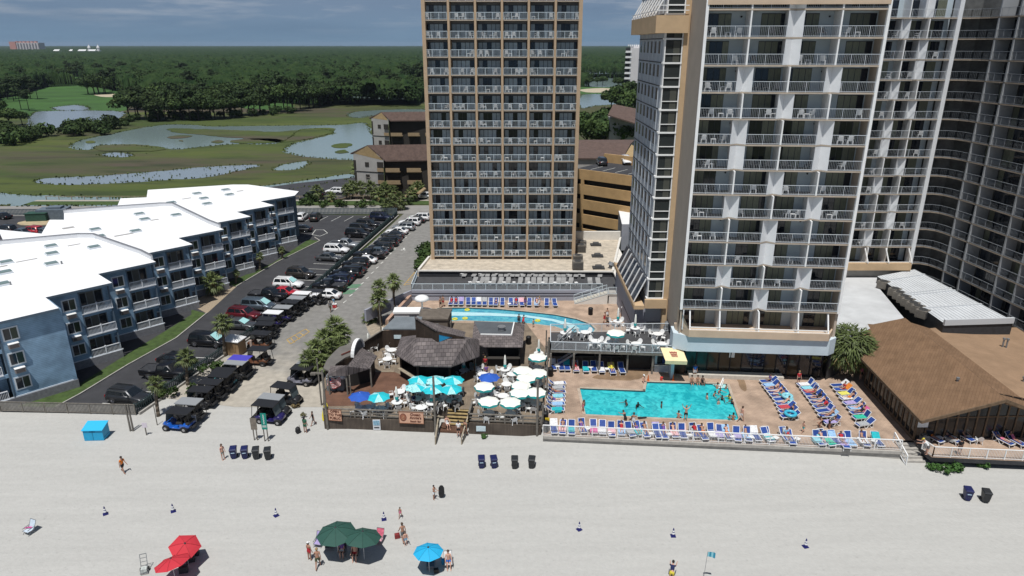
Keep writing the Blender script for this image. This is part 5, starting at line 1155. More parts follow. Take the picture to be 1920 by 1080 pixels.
k1t, k2t = Vector((k1.x,k1.y,ZR+2.0)), Vector((k2.x,k2.y,7.35)); bk1 = k1t+Vector((.6,3.2,-1.6)); bk3 = k3+Vector((0,2.5,-.3))
k3t = k3+Vector((0,0,.15))
mb = MB(); mb.add([k1,k2,k2t,k1t], [(0,1,2,3),(3,2,1,0)]); mb.add([k2,k3,k3t,k2t], [(0,1,2,3),(3,2,1,0)]); mb.add([k1,k1t,bk1,Vector((bk1.x,bk1.y,5))], [(0,1,2,3),(3,2,1,0)]); part('raised_box', mb, WALLB, pav)
mb = MB(); mb.slab([k1t,k2t,k3t,bk3,bk1], .1); mb.bar(k1t+Vector((0,0,.05)), k2t+Vector((0,0,.05)), .2, .16); part('box_roof', mb, SHAKE, pav)
w_n = (k3-k2).cross(Vector((0,0,1))).normalized(); w_n = w_n if w_n.y < 0 else -w_n
a = k2.lerp(k3,.06)+w_n*.03+Vector((0,0,.25)); b = k2t.lerp(k3t,.06)+w_n*.03+Vector((0,0,-.3)); c = k2t.lerp(k3t,.62)+w_n*.03+Vector((0,0,-.32))
mb = MB(); mb.add([a,c,b], [(0,1,2),(2,1,0)]); part('window', mb, mat('sky_blue_pane',(.02,.22,.42),.2), pav); mb = MB(); mb.path([a,c,b,a], .08); mb.bar(a.lerp(c,.1)+Vector((0,0,.1)), a.lerp(c,.8)+Vector((0,0,.12)), .05); part('window_frame', mb, WALLB, pav)
hut = thing('bar_hut', 'bar hut with flat dark roof, shake skirt and shuttered counter beside the deck', 'bar', (*G(935,665,BZ),)); ZF = 4.7; ZS = 3.95
ft = [G(x,y,ZF) for x,y in ((901,627.5),(959,628.5),(964,605),(889,602))]; sk = [G(907,650,ZS), G(980,650.5,ZS), G(984,607,ZS), G(889,600,ZS)]
mb = MB(); mb.slab([ft[0],ft[1],ft[2],ft[3]], .1); part('flat_roof', mb, mat('flat_grey_roof',(.085,.095,.105),.8,.12,.8), hut)
hroof(hut, [[sk[0],sk[1],ft[1],ft[0]],[sk[1],sk[2],ft[2],ft[1]],[sk[0],ft[0],ft[3],G(885,640,ZS+.2)]], SHAKE, .1, 'skirt_roof')
mb = MB(); mb.path([ft[0]+Vector((0,0,.05)), ft[1]+Vector((0,0,.05)), ft[2]+Vector((0,0,.05))], .14, .12); part('roof_edge', mb, WHITE, hut)
mb = MB(); c = G(940.5,620,ZF); mb.tube(c, c+Vector((0,0,.5)), .42, n=14); mb.tube(c+Vector((0,0,.5)), c+Vector((0,0,.58)), .5, n=14); part('roof_fan', mb, GREY, hut)
mb = MB(); i0, i1, i2 = sk[0]+Vector((.3,.5,0)), sk[1]+Vector((-.3,.5,0)), sk[2]+Vector((-.4,0,0));
mb.box(i0.x, i1.x, i0.y+1.2, i0.y+1.4, BZ, ZS); mb.box(i1.x-.15, i1.x, i0.y-.2, i2.y, BZ, ZS); mb.box(i0.x, i1.x, i0.y-.2, i0.y-.05, BZ, BZ+1.1); mb.box(i0.x,i0.x+.15,i0.y-.2,i0.y+1.2,BZ,ZS); part('wall', mb, mat('hut_black',(.016,.015,.014),.7), hut)
mb = MB(); mb.box(i0.x, i1.x, i0.y-.6, i0.y+.1, BZ+1.1, BZ+1.17); part('counter', mb, mat('counter_dark',(.05,.045,.04),.5), hut)
sh = thing('pump_shed', 'small shed with brown flat roof left of the curved pool', 'shed', (*G(812,620,1),)); a = [G(x,y,3.7) for x,y in ((785,598),(840,598),(848,578.5),(790,578.5))]
mb = MB(); mb.slab([a[0],a[1],a[2],a[3]], .2); part('roof', mb, mat('shed_roof',(.125,.105,.085),.95,.2,1.5,.2,15), sh); mb = MB(); mb.prism([(a[0].x+.1,a[0].y+.15),(a[1].x-.1,a[1].y+.15),(a[2].x-.1,a[2].y-.1),(a[3].x+.1,a[3].y-.1)], 1.0, 3.5); part('wall', mb, mat('shed_wall',(.14,.115,.095),.9,.1,2), sh)
mb = MB(); mb.box(a[0].x+1.6, a[0].x+2.5, a[0].y+.1, a[0].y+.14, 1.0, 3.0); part('door', mb, mat('shed_door',(.28,.29,.32),.6), sh)
t = thing('pump_unit', 'white equipment cabinet with flat lid left of the brown shed', 'cabinet', (*G(762,610,1),)); a = G(740,608,1.0); b = G(786,609,1.0); mb = MB(); mb.box(a.x, b.x, a.y, a.y+1.6, 1.0, 2.6); obj('body', mb.data('body', mat('cab_grey',(.50,.52,.54),.6), off=t.location), t); mb = MB(); mb.box(a.x-.15, b.x+.1, a.y-.15, a.y+1.75, 2.61, 2.85); obj('lid', mb.data('lid', WHITE, off=t.location), t); mb = MB(); mb.box(b.x-1.3,b.x-.3,a.y-.04,a.y-.002,1.6,2.3); obj('vent', mb.data('vent', DARK, off=t.location), t)
bf = thing('board_fence', 'dark board fence round the back of the bar deck, stepping down to the left', 'fence', (*G(730,640,BZ),)); mb = MB()
q0, q1, q2, q3 = G(782,652,BZ), G(718,652,BZ), G(685,668,BZ), G(672,679,BZ)
def fwall(mb, a, b, h0, h1, t=.1):
 o = Vector((0,t,0)); mb.add([a,b,b+Vector((0,0,h1)),a+Vector((0,0,h0)), a+o,b+o,b+o+Vector((0,0,h1)),a+o+Vector((0,0,h0))], [(0,1,2,3),(3,2,1,0),(7,6,5,4),(3,2,6,7)])
fwall(mb, q0, q1, 2.3, 2.3); fwall(mb, q1, q2, 2.3, 1.9); fwall(mb, q2, q3, 1.5, 1.2); part('boards', mb, WALLB, bf); mb = MB(); mb.bar(q1+Vector((0,0,2.34)), q2+Vector((0,0,1.95)), .2, .08); mb.bar(q2+Vector((0,0,1.55)), q3+Vector((0,0,1.25)), .2, .08); part('cap_rail', mb, WGREY, bf)
mb = MB(); c = q0.lerp(q1,.55)+Vector((0,-.05,1.5)); mb.cb(c, (.9,.04,.5)); part('notice', mb, mat('pale_blue_sign',(.55,.66,.70),.6,.1,6), bf)
sr = thing('storage_shed', 'grey flat-roofed store behind the board fence of the bar', 'shed', (*G(750,635,0),)); mb = MB(); mb.slab([q1+Vector((.1,.15,2.5)), q0+Vector((.3,.15,2.5)), q0+Vector((.4,3.2,2.9)), q1+Vector((1.2,3.2,2.9))], .15); part('roof', mb, mat('store_roof',(.15,.17,.185),.8,.12,1), sr); mb = MB(); mb.box(q1.x+1.3, q0.x, q0.y+.5, q0.y+3.1, 0, BZ+2.3); part('wall', mb, WALLB, sr)
for i,(px,py) in enumerate(((806,612),(822,613),(838,622))):
 hvac(G(px,py,BZ)+Vector((0,0,0)), (1.2,.9,1.5), 'grey kitchen unit behind the raised wooden box, %s' % ['leftmost','middle','rightmost'][i], 'kitchen units behind the bar')
lh = thing('beach_hut', 'open dark hut with faceted shake roof at the left end of the bar', 'bar', (*G(650,720,BZ),)); ze = 3.75
h = [G(x,y,ze) for x,y in ((678,652),(707,667),(693.5,690),(648,703.5),(614,703),(606,690))]; T1, T2 = G(660.5,674,5.0), G(650,685,4.9); HB = [G(622,672,ze+.2)]
hroof(lh, [[h[0],T1,h[2],h[1]],[T1,T2,h[3],h[2]],[T2,G(620,686,4.4),h[4],h[3]]], SHAKE, .12)
mb = MB();
for p in (h[2],h[3],h[4]): mb.bar(Vector((p.x,p.y+.2,BZ)), Vector((p.x,p.y+.2,ze-.1)), .16, .16)
p = h[3]; mb.bar(Vector((p.x+.35,p.y+.2,BZ)), Vector((p.x+.35,p.y+.2,ze-.1)), .12, .12); part('post', mb, WGREY, lh)
mb = MB(); wp = [h[1]+Vector((-.4,.3,0)), h[2]+Vector((-.3,1.6,0)), h[3]+Vector((.2,2.2,0)), h[4]+Vector((.3,1.8,0))]
for a, b in zip(wp, wp[1:]): mb.add([(a.x,a.y,BZ),(b.x,b.y,BZ),(b.x,b.y,ze),(a.x,a.y,ze)], [(0,1,2,3),(3,2,1,0)])
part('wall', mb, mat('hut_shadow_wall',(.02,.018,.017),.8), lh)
cr = [G(x,y,3.55) for x,y in ((606,690),(612,676),(624,662),(637,650),(668,642),(678,650),(664,664),(648,670),(630,682),(620,697))]
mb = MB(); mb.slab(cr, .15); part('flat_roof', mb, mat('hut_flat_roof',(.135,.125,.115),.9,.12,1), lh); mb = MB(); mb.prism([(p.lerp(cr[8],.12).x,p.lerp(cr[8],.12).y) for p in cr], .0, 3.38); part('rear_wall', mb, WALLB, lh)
mb = MB(); a, b = G(641,672,3.2), G(660,664,3.2);
for i in range(3): mb.bar(a+Vector((0,-.1,.25*i)), b+Vector((0,-.1,.25*i)), .06, .16)
part('red_slat', mb, mat('red_slat',(.20,.06,.045),.8), lh)
mb = MB(); c0 = G(662,670,3.6); c1 = G(681,650,3.6); ax = (c1-c0); n = 14; nn = Vector((ax.y,-ax.x,0)).normalized()
arc = [c0+ax*(.5-.5*math.cos(math.pi*i/n))+Vector((0,0,1.5*math.sin(math.pi*i/n))) for i in range(n+1)]
mb.add(arc, [tuple(range(n+1)), tuple(range(n,-1,-1))], 1)
for a, b in zip(arc, arc[1:]): mb.bar(a-nn*.05, b-nn*.05, .4, .16, 0)
single('half_round_sign', mb, [WHITE, mat('sign_navy',(.03,.05,.08),.5)], 'half-round white rimmed sign on the roof of the left hut', 'sign')
FLR = mat('flag_red', (.45,.05,.045), .8); FLW = mat('flag_white', (.66,.62,.60), .8); FLB = mat('flag_blue', (.03,.05,.18), .8)
c = G(627,716,2.6); t = thing('flag', 'red and white striped flag hanging at the corner of the left hut', 'flag', (c.x,c.y,2.2)); mb = MB(); n, m_ = 9, 14
def fpnt(i, j): return (-.75+1.5*i/n, -.25+.18*math.sin(i*1.3+j*.2), .05+.95*j/m_ - .25*math.sin(math.pi*i/n)*(1-j/m_)+.12*math.sin(i*.9))
for i in range(n):
 for j in range(m_):
  canton = i < 0
  mb.add([fpnt(i,j),fpnt(i+1,j),fpnt(i+1,j+1),fpnt(i,j+1)], [(0,1,2,3),(3,2,1,0)], 2 if (i < 3 and j > 8) else (0 if j % 2 == 0 else 1))
obj('cloth', mb.data('cloth', [FLR, FLW, FLB]), t); mb = MB(); mb.tube((.8,-.2,1.2),(-.8,-.3,.9),.03,n=6); obj('pole', mb.data('pole', WHITE), t)
c = G(643,705,3.2); mb = MB(); mb.lathe([(0,-.35),(.3,-.28),(.42,0),(.3,.3),(0,.38)],12,0,(c.x,c.y,c.z)); single('speaker_horn', mb, mat('pale_shell',(.42,.47,.52),.5), 'pale rounded loudspeaker beside the striped flag', 'speaker', smooth=True)
mb = MB(); c = G(625,733,BZ); mb.cb(c+Vector((-.2,.3,.9)), (.9,.7,1.8)); mb.cb(c+Vector((.75,.4,.85)), (.8,.7,1.7)); single('locker', mb, mat('locker_grey',(.17,.19,.20),.6,.1,2), 'grey lockers below the striped flag', 'locker')
def text(s, size, m, name='lettering', ext=.008, align='CENTER'):
 cu = bpy.data.curves.new(name, 'FONT'); cu.body = s; cu.size = size; cu.align_x = align; cu.align_y = 'CENTER'; cu.extrude = ext; cu.offset = .006*size/.3; cu.space_line = .85
 o = bpy.data.objects.new(name, cu); COL.link(o); dg = bpy.context.evaluated_depsgraph_get(); me = bpy.data.meshes.new_from_object(o.evaluated_get(dg)); bpy.data.objects.remove(o); me.materials.clear(); me.materials.append(m); return me
def sign(lbl, p0, p1, yoff, face, frame_m, lines, col, emblem=False):
 """upright board between two measured lower/upper corners, on the front wall"""
 a = p0; w = (p1[0]-p0[0]); t = thing('bar_sign', lbl, 'sign', ((p0[0]+p1[0])/2, (p0[1]+p1[1])/2, p0[2])); t.rotation_euler = (0,0,math.atan2(p1[1]-p0[1], p1[0]-p0[0])); h_ = p1[2]-p0[2]
 mb = MB(); mb.box(-w/2,w/2,0,.06,0,h_); obj('board', mb.data('board', face), t); mb = MB()
 for z in (0,h_): mb.bar((-w/2,-.01,z),(w/2,-.01,z),.05,.05)
 for x in (-w/2,w/2): mb.bar((x,-.01,0),(x,-.01,h_),.05,.05)
 obj('frame', mb.data('frame', frame_m), t)
 for s, size, x, z in lines:
  o = obj('lettering', text(s, size, col), t, (x,-.02,z)); o.rotation_euler = (R(90),0,0)
 if emblem:
  mb = MB(); cx = -w/2+.42; n = 20
  mb.add([(cx+.34*math.cos(i*2*math.pi/n),-.015,h_/2+.44*math.sin(i*2*math.pi/n)) for i in range(n)], [tuple(range(n))], 0); mb.add([(cx+.28*math.cos(i*2*math.pi/n),-.022,h_/2+.38*math.sin(i*2*math.pi/n)) for i in range(n)], [tuple(range(n))], 1)
  for a_, b_ in (((.0,.2),(.1,.05)),((.1,.05),(-.08,-.05)),((-.08,-.05),(.06,-.2)),((-.05,.1),(-.12,-.2)),((.06,-.2),(-.1,-.28))): mb.bar((cx+a_[0],-.03,h_/2+a_[1]),(cx+b_[0],-.03,h_/2+b_[1]),.07,.02,2)
  obj('emblem', mb.data('emblem', [mat('emblem_dark',(.12,.03,.02),.7), mat('emblem_brown',(.30,.12,.07),.7), mat('emblem_tan',(.55,.32,.20),.7)]), t)
 return t
PINKB = mat('sign_salmon', (.60,.36,.25), .7, .06, 3); LETR = mat('sign_letter', (.12,.035,.02), .7)
a = D(616.5,788,61.25); b = D(640,767,61.25); sign('salmon board reading open to the public at the left end of the bar wall', (a.x,61.3,a.z), (b.x,61.1,b.z+.0), 0, PINKB, mat('sign_frame',(.20,.09,.05),.8), [('OPEN',.36,0,1.02),('TO THE',.36,0,.64),('PUBLIC',.36,0,.26)], LETR)
ya_ = F0.lerp(F1,(771-612)/403).y-.3; a = D(748.5,794,ya_); b = D(794,772.5,ya_)
sign('wide salmon name board of the beach bar with a brown oval emblem', (a.x,ya_+.12,a.z), (b.x,ya_-.08,b.z), 0, PINKB, mat('sign_frame',(.2,.09,.05),.8), [('Ocean',.40,.42,1.0),("Annie's",.40,.42,.64),('Beach Bar',.27,.42,.24)], LETR, True)
yb_ = F0.lerp(F1,.235).y-.15; a = D(700,806,yb_); b = D(712.5,787,yb_); mb = MB(); w = b.x-a.x
mb.cb(((a.x+b.x)/2,yb_,(a.z+b.z)/2),(w,.05,b.z-a.z),0,0); mb.cb(((a.x+b.x)/2,yb_-.04,a.z+(b.z-a.z)*.7),(w*.85,.03,(b.z-a.z)*.45),0,1); mb.cb(((a.x+b.x)/2,yb_-.04,a.z+(b.z-a.z)*.25),(w*.7,.03,.12),0,2)
single('poster_board', mb, [mat('poster_white',(.62,.64,.66),.6), mat('poster_blue',(.20,.35,.45),.5,.4,6), DARK], 'white poster board with a blue picture on the bar wall', 'poster')
yc_ = F0.lerp(F1,.72).y-.12; a = D(893,808.5,yc_); b = D(910.5,799,yc_); mb = MB(); mb.cb(((a.x+b.x)/2,yc_,(a.z+b.z)/2),(b.x-a.x,.05,b.z-a.z)); single('notice_board', mb, MATS['pale_blue_sign'], 'pale blue notice board on the bar wall right of the steps', 'sign')
TZ = 3.75
tA, tB, tC, tD = G(1032,656,TZ), G(1271,664,TZ), G(1271,621,TZ), G(1032,623,TZ)
te = thing('dining_terrace', 'raised grey dining terrace with white railing between the two pools', 'terrace', (*G(1150,700,1),))
mb = MB(); mb.prism([(p.x,p.y) for p in (tA,tB,tC,tD)], TZ-.3, TZ, 1, 0); part('floor', mb, [DECKG, WGREY], te)
mb = MB(); rail([tA,tB], h=1.05, post=1.5, bal=.13, mb=mb, rw=.09, pw=.06, bw=.022); rail([tD,tC], h=1.05, post=1.5, bal=.13, mb=mb, rw=.09, pw=.06, bw=.022); rail([tA,tD], h=1.05, post=1.5, bal=.13, mb=mb, rw=.09, pw=.06, bw=.022); part('railing', mb, RAILT, te)
mb = MB()
for px, py in ((1032,698),(1075,699),(1123,699),(1175,699),(1222,701)):
 p = G(px,py,1.0); mb.bar(p, Vector((p.x,p.y,TZ-.3)), .2, .2)
 p = p+Vector((0,4,0)); mb.bar(p, Vector((p.x,p.y,TZ-.3)), .2, .2)
part('post', mb, WGREY, te)
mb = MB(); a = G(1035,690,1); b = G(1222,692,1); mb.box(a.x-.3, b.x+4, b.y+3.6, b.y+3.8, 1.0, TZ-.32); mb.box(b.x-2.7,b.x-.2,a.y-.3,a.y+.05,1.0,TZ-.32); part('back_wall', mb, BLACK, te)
mb = MB(); rail([G(1037,684,1.0), G(1172,684,1.0)], h=1.05, post=1.6, bal=.16, mb=mb); part('lower_railing', mb, WGREY, te)
mb = MB(); s0 = G(1044,668,TZ-.1); s1 = G(1043,640,2.2)
for off_ in (0,.9): mb.bar(tA+Vector((.5,.6+off_,.0)), tA+Vector((3.1,2.8+off_,1.4)), .08, .1); mb.bar(tA+Vector((.5,.6+off_,-2.4)), tA+Vector((4.0,1.2+off_,-.3)), .1, .25)
part('stair', mb, GREY, te)
kx = G(1226,697,1.0); ky = G(1264,699,1.0); kb = thing('snack_counter', 'white snack counter with navy panels under the terrace corner', 'counter', (kx.x+1,kx.y,1)); mb = MB(); mb.box(kx.x, ky.x, kx.y-.1, kx.y+3.4, 1.0, 2.0); mb.box(kx.x, kx.x+.25, kx.y-.1, kx.y+3.4, 2.0, 3.4); mb.box(ky.x-.3, ky.x, kx.y-.1, kx.y+3, 2.0, 3.4); mb.box(kx.x,ky.x,kx.y-.1,kx.y+.1,3.1,3.4); part('wall', mb, PBLUE, kb); mb = MB(); mb.box(kx.x+.25, ky.x-.3, kx.y+.1, kx.y+.2, 2.0, 3.1, 0); mb.box(kx.x+.9, ky.x-.5, kx.y-.02, kx.y+.09, 2.1, 3.05, 1); part('window', mb, [BLACK, mat('navy_panel',(.02,.04,.16),.6)], kb); mb = MB(); mb.box(kx.x-.1, ky.x, kx.y-.45, kx.y-.1, 1.95, 2.03); part('shelf', mb, GREY, kb)
c = G(1249,596,1.0); t = thing('roof_fan', 'grey domed extractor standing beside the taupe tower wall', 'fan', (c.x,c.y,1)); c2 = D(1249,597,81); mb = MB(); mb.lathe([(.5,0),(.6,.3),(.75,.5),(.75,.8),(.45,1.0),(.6,1.05),(.6,1.5),(.2,1.65),(0,1.65)],14,0,(0,0,0)); t.location = (c2.x,79,c2.z-1.2); obj('hood', mb.data('hood', GREY, True), t); mb = MB(); mb.box(-.5,.5,-.5,.5,-(c2.z-2.2),.0); obj('base', mb.data('base', DARK), t)
PLW = mat('white_plastic', (.74,.74,.73), .4, .03, 5); BLUS = mat('blue_sling', (.016,.052,.23), .7, .15, 4, rnd=.2); GRS = mat('grey_sling', (.27,.27,.265), .75, .06, 5, rnd=.1)
def lounger_proto(cat_lbl, sling, frame, back=40, W=.66):
 t = thing('pool_lounger', cat_lbl, 'lounger'); ca, sa = math.cos(R(back)), math.sin(R(back)); z = .36
 hy = .35; by, bz = hy+.72*ca, z+.72*sa
 f = MB()
 for sx in (-1,1):
  x = sx*W/2
  f.path([(x,-1.0,z),(x,hy,z),(x,by,bz)], .05, .06); f.path([(x,-.85,z),(x,-.95,0)], .05, .06); f.path([(x,-.35,z),(x,-.2,.0),(x,.0,.0),(x,.2,z)], .05, .05); f.path([(x,.2,z),(x,.5,0),(x,.75,0)], .05, .05)
 f.bar((-W/2,-1.0,z),(W/2,-1.0,z),.06); f.bar((-W/2,by,bz),(W/2,by,bz),.06); f.bar((-W/2,hy,z),(W/2,hy,z),.05); f.bar((-W/2,.5,.03),(W/2,.5,.03),.05)
 f.bar((-W/2,by-.25*ca,bz-.25*sa),(-W/2,.7,0.03),.04); f.bar((W/2,by-.25*ca,bz-.25*sa),(W/2,.7,.03),.04)
 obj('frame', f.data('frame', frame), t)
 s = MB(); s.slab([(-W/2+.03,-.97,z+.03),(W/2-.03,-.97,z+.03),(W/2-.03,hy,z+.02),(-W/2+.03,hy,z+.02)], .02); obj('seat', s.data('seat', sling), t)
 s = MB(); s.slab([(-W/2+.03,hy+.02,z+.04),(W/2-.03,hy+.02,z+.04),(W/2-.03,by-.02,bz+.02),(-W/2+.03,by-.02,bz+.02)], .02); obj('backrest', s.data('backrest', sling), t); return t
LP = lounger_proto('blue pool lounger', BLUS, PLW); LP2 = lounger_proto('blue pool lounger', BLUS, PLW, 62)
GPL = lounger_proto('grey lounger', GRS, mat('grey_frame',(.30,.30,.30),.5), 28)
USEDL = set()
def lay(p, loc, rz, lbl, grp):
 if p.name not in USEDL: USEDL.add(p.name); o = p; o.location = loc; o.rotation_euler = (0,0,rz); o['label'] = lbl; o['group'] = grp
 else: o = copy_tree(p, loc, rz, lbl, grp)
 return o
LOUNGE = {}
def lrow(key, pts, z, rz, where, grp, proto=None, jit=.08):
 LOUNGE[key] = []; n = len(pts)
 for i, (px, py) in enumerate(pts):
  c = G(px, py, z); a = (rz if not callable(rz) else rz(i))+random.uniform(-jit,jit)
  lay(proto or (LP2 if key in ('fence','r2','r3') and random.random() < .4 else LP), (c.x+(random.uniform(-.12,.12) if key == 'fence' else 0),c.y+(random.uniform(-.25,.25) if key == 'fence' else 0),z+.003), a, '%s lounger, %s %s' % ('grey' if proto else 'blue', nth(i), where), grp); LOUNGE[key].append((c, a))
lrow('lazy', [(780+x/4, 570+x*.003) for x in (265,300,340,392,433,473,515,562,600,648,712,750,793,850,905,980,1040)], PDZ, 0, 'from the left in the row behind the curved pool', 'loungers behind the curved pool')
lrow('lazyleft', [(757,584),(752,588)], PDZ, R(100), 'of two turned sideways left of the mushroom fountain', 'loungers by the fountain')
lrow('under', [(1037,691),(1052,692),(1063,692),(1079,694),(1098,695),(1113,694),(1127,696),(1147,698),(1165,697)], PDZ, 0, 'from the left in the row below the dining terrace', 'loungers below the terrace')
lrow('left', [(1044,724),(1042,732),(1043,740),(1042,748),(1042,756),(1041,763),(1040,773)], PDZ, R(97), 'from the back beside the bar fence', 'loungers beside the bar fence')
z1, z2 = 1400, 660
lrow('r1', [(1400+x/3.69, 660+y/3.69) for x, y in ((150,220),(165,246),(185,272),(205,296),(222,318),(243,344),(255,372),(272,400),(284,428),(298,462))], PDZ, R(-80), 'from the back in the row nearest the pool', 'left row of pool loungers')
lrow('r2', [(1400+x/3.69, 660+y/3.69) for x, y in ((408,242),(428,268),(443,290),(460,312),(478,336),(500,366),(520,394),(540,424),(560,458),(590,502))], PDZ, R(-80), 'from the back in the middle row right of the pool', 'middle row of pool loungers')
lrow('r3', [(1400+x/3.69, 660+y/3.69) for x, y in ((640,248),(662,276),(682,306),(702,336),(726,370),(758,406),(776,436),(795,470),(815,516))], PDZ, R(-80), 'from the back in the row nearest the restaurant', 'right row of pool loungers')
fx = [157,218,280,362,450,512,585,660,720,782,838,925,978,1050,1120,1215,1270,1335,1390,1450,1525,1590,1665,1750,1895]
fpts = [(1000+x/4, 806+x*.0092) for x in fx]+[(1400+x/3.69, 660+y/3.69) for x, y in ((55,592),(140,604),(285,612),(478,622),(520,628),(560,634),(605,634),(655,640),(705,640),(795,628),(905,642))][1:]
lrow('fence', fpts, PDZ, 0, 'from the left along the white beach fence', 'loungers along the beach fence', None, .2)
lrow('deck', [(1400+x/3.69, 660+y/3.69) for x, y in ((1285,610),(1395,612),(1500,602),(1765,628),(1850,632))], PDZ, lambda i: R(18+4*(i%2)), 'from the left on the restaurant front deck', 'loungers on the front deck')
lrow('sunr', [(780+x/4, 518+x*.001) for x in (365,440,500,538,588,638,678,726,762,805,852,900,938,985,1022,1068,1105,1155,1200,1250,1380)], SD, R(-6), 'from the left in the back row of the sun deck', 'loungers in the back row of the sun deck', GPL)
lrow('sunf', [(780+x/4, 531+x*.001) for x in (440,495,532,583,635,692,782,835,882,925,970,1015,1068,1105,1160,1305,1365)], SD, R(-6), 'from the left in the front row of the sun deck', 'loungers in the front row of the sun deck', GPL)
stp = thing('side_table', 'small white side table', 'table'); mb = MB(); mb.box(-.25,.25,-.25,.25,.38,.42); obj('table_top', mb.data('table_top', PLW), stp); lg = MB(); lg.bar((-.2,-.2,0),(-.2,-.2,.38),.05)
for sx in (0,1):
 for sy in (0,1): obj('leg', lg.data('leg', PLW) if not sx and not sy else bpy.data.meshes['leg'], stp, (.4*sx,.4*sy,0))
def place_tables(pts, z, where, grp):
 for i, (px, py) in enumerate(pts):
  c = G(px, py, z); lay(stp, (c.x,c.y,z+.002), random.random(), 'small white side table, %s %s' % (nth(i), where), grp)
place_tables([(780+x/4, 517+x*.001) for x in (345,480,605,700,790,875,960,1050,1135,1225)], SD, 'from the left behind the grey loungers', 'tables in the back row of the sun deck')
place_tables([(780+x/4, 533+x*.001) for x in (405,465,555,660,735,850,950,1040,1130,1200)], SD, 'from the left in front of the grey loungers', 'tables in the front row of the sun deck')
place_tables([(1102,809),(1143,818),(1220,820),(1255,821),(1293,823),(1374,826),(1408,826),(1454,827),(1494,829),(1638,833)], PDZ, 'from the left along the beach fence', 'tables along the beach fence')
place_tables([(1735,826),(1760,826),(1785,826),(1813,824),(1045,692),(1107,694),(1138,697),(955,574),(985,574)], PDZ, 'among the pool loungers', 'tables among the loungers')
def towel(key, i, colname, lbl, part_='seat', k=1.0):
 c, a = LOUNGE[key][i]; m = MATS[colname]; mb = MB(Matrix.Translation(c+Vector((0,0,.003))) @ Matrix.Rotation(a,4,'Z')); n = 8
 ys = [-.75+.1375*j*(1.0 if part_ == 'seat' else 1) for j in range(n+1)] if part_ == 'seat' else None
 prof = [(-.8+.14*j, .415+.015*math.sin(j*1.7)) for j in range(9)] if part_ == 'seat' else [(.3+.085*j*math.cos(R(40))*1.1, .42+.085*j*math.sin(R(40))*1.1+.012*math.sin(j*2)) for j in range(9)]
 if part_ == 'back': prof = prof+[(prof[-1][0]+.03, prof[-1][1]-.3)]
 w = .36
 for (y0,z0),(y1,z1_) in zip(prof, prof[1:]):
  mb.add([(-w,y0,z0),(w,y0,z0),(w,y1,z1_),(-w,y1,z1_)], [(0,1,2,3),(3,2,1,0)])
 mb.add([(-w,prof[1][0],prof[1][1]),(-w-.03,prof[1][0],prof[1][1]-.22),(-w-.03,prof[6][0],prof[6][1]-.25),(-w,prof[6][0],prof[6][1])], [(0,1,2,3),(3,2,1,0)])
 single('towel', mb, m, lbl, 'towel', smooth=True)
for nm, col in (('towel_teal',(.02,.38,.42)),('towel_aqua',(.22,.52,.60)),('towel_pink',(.55,.10,.28)),('towel_palepink',(.66,.38,.42)),('towel_red',(.42,.05,.07)),('towel_white',(.66,.66,.66)),('towel_green',(.03,.42,.28)),('towel_orange',(.62,.20,.03)),('towel_yellow',(.62,.58,.12)),('towel_lilac',(.36,.30,.52)),('towel_sky',(.28,.45,.66)),('towel_grey',(.35,.36,.37))): mat(nm, col, .9, .2, 9)
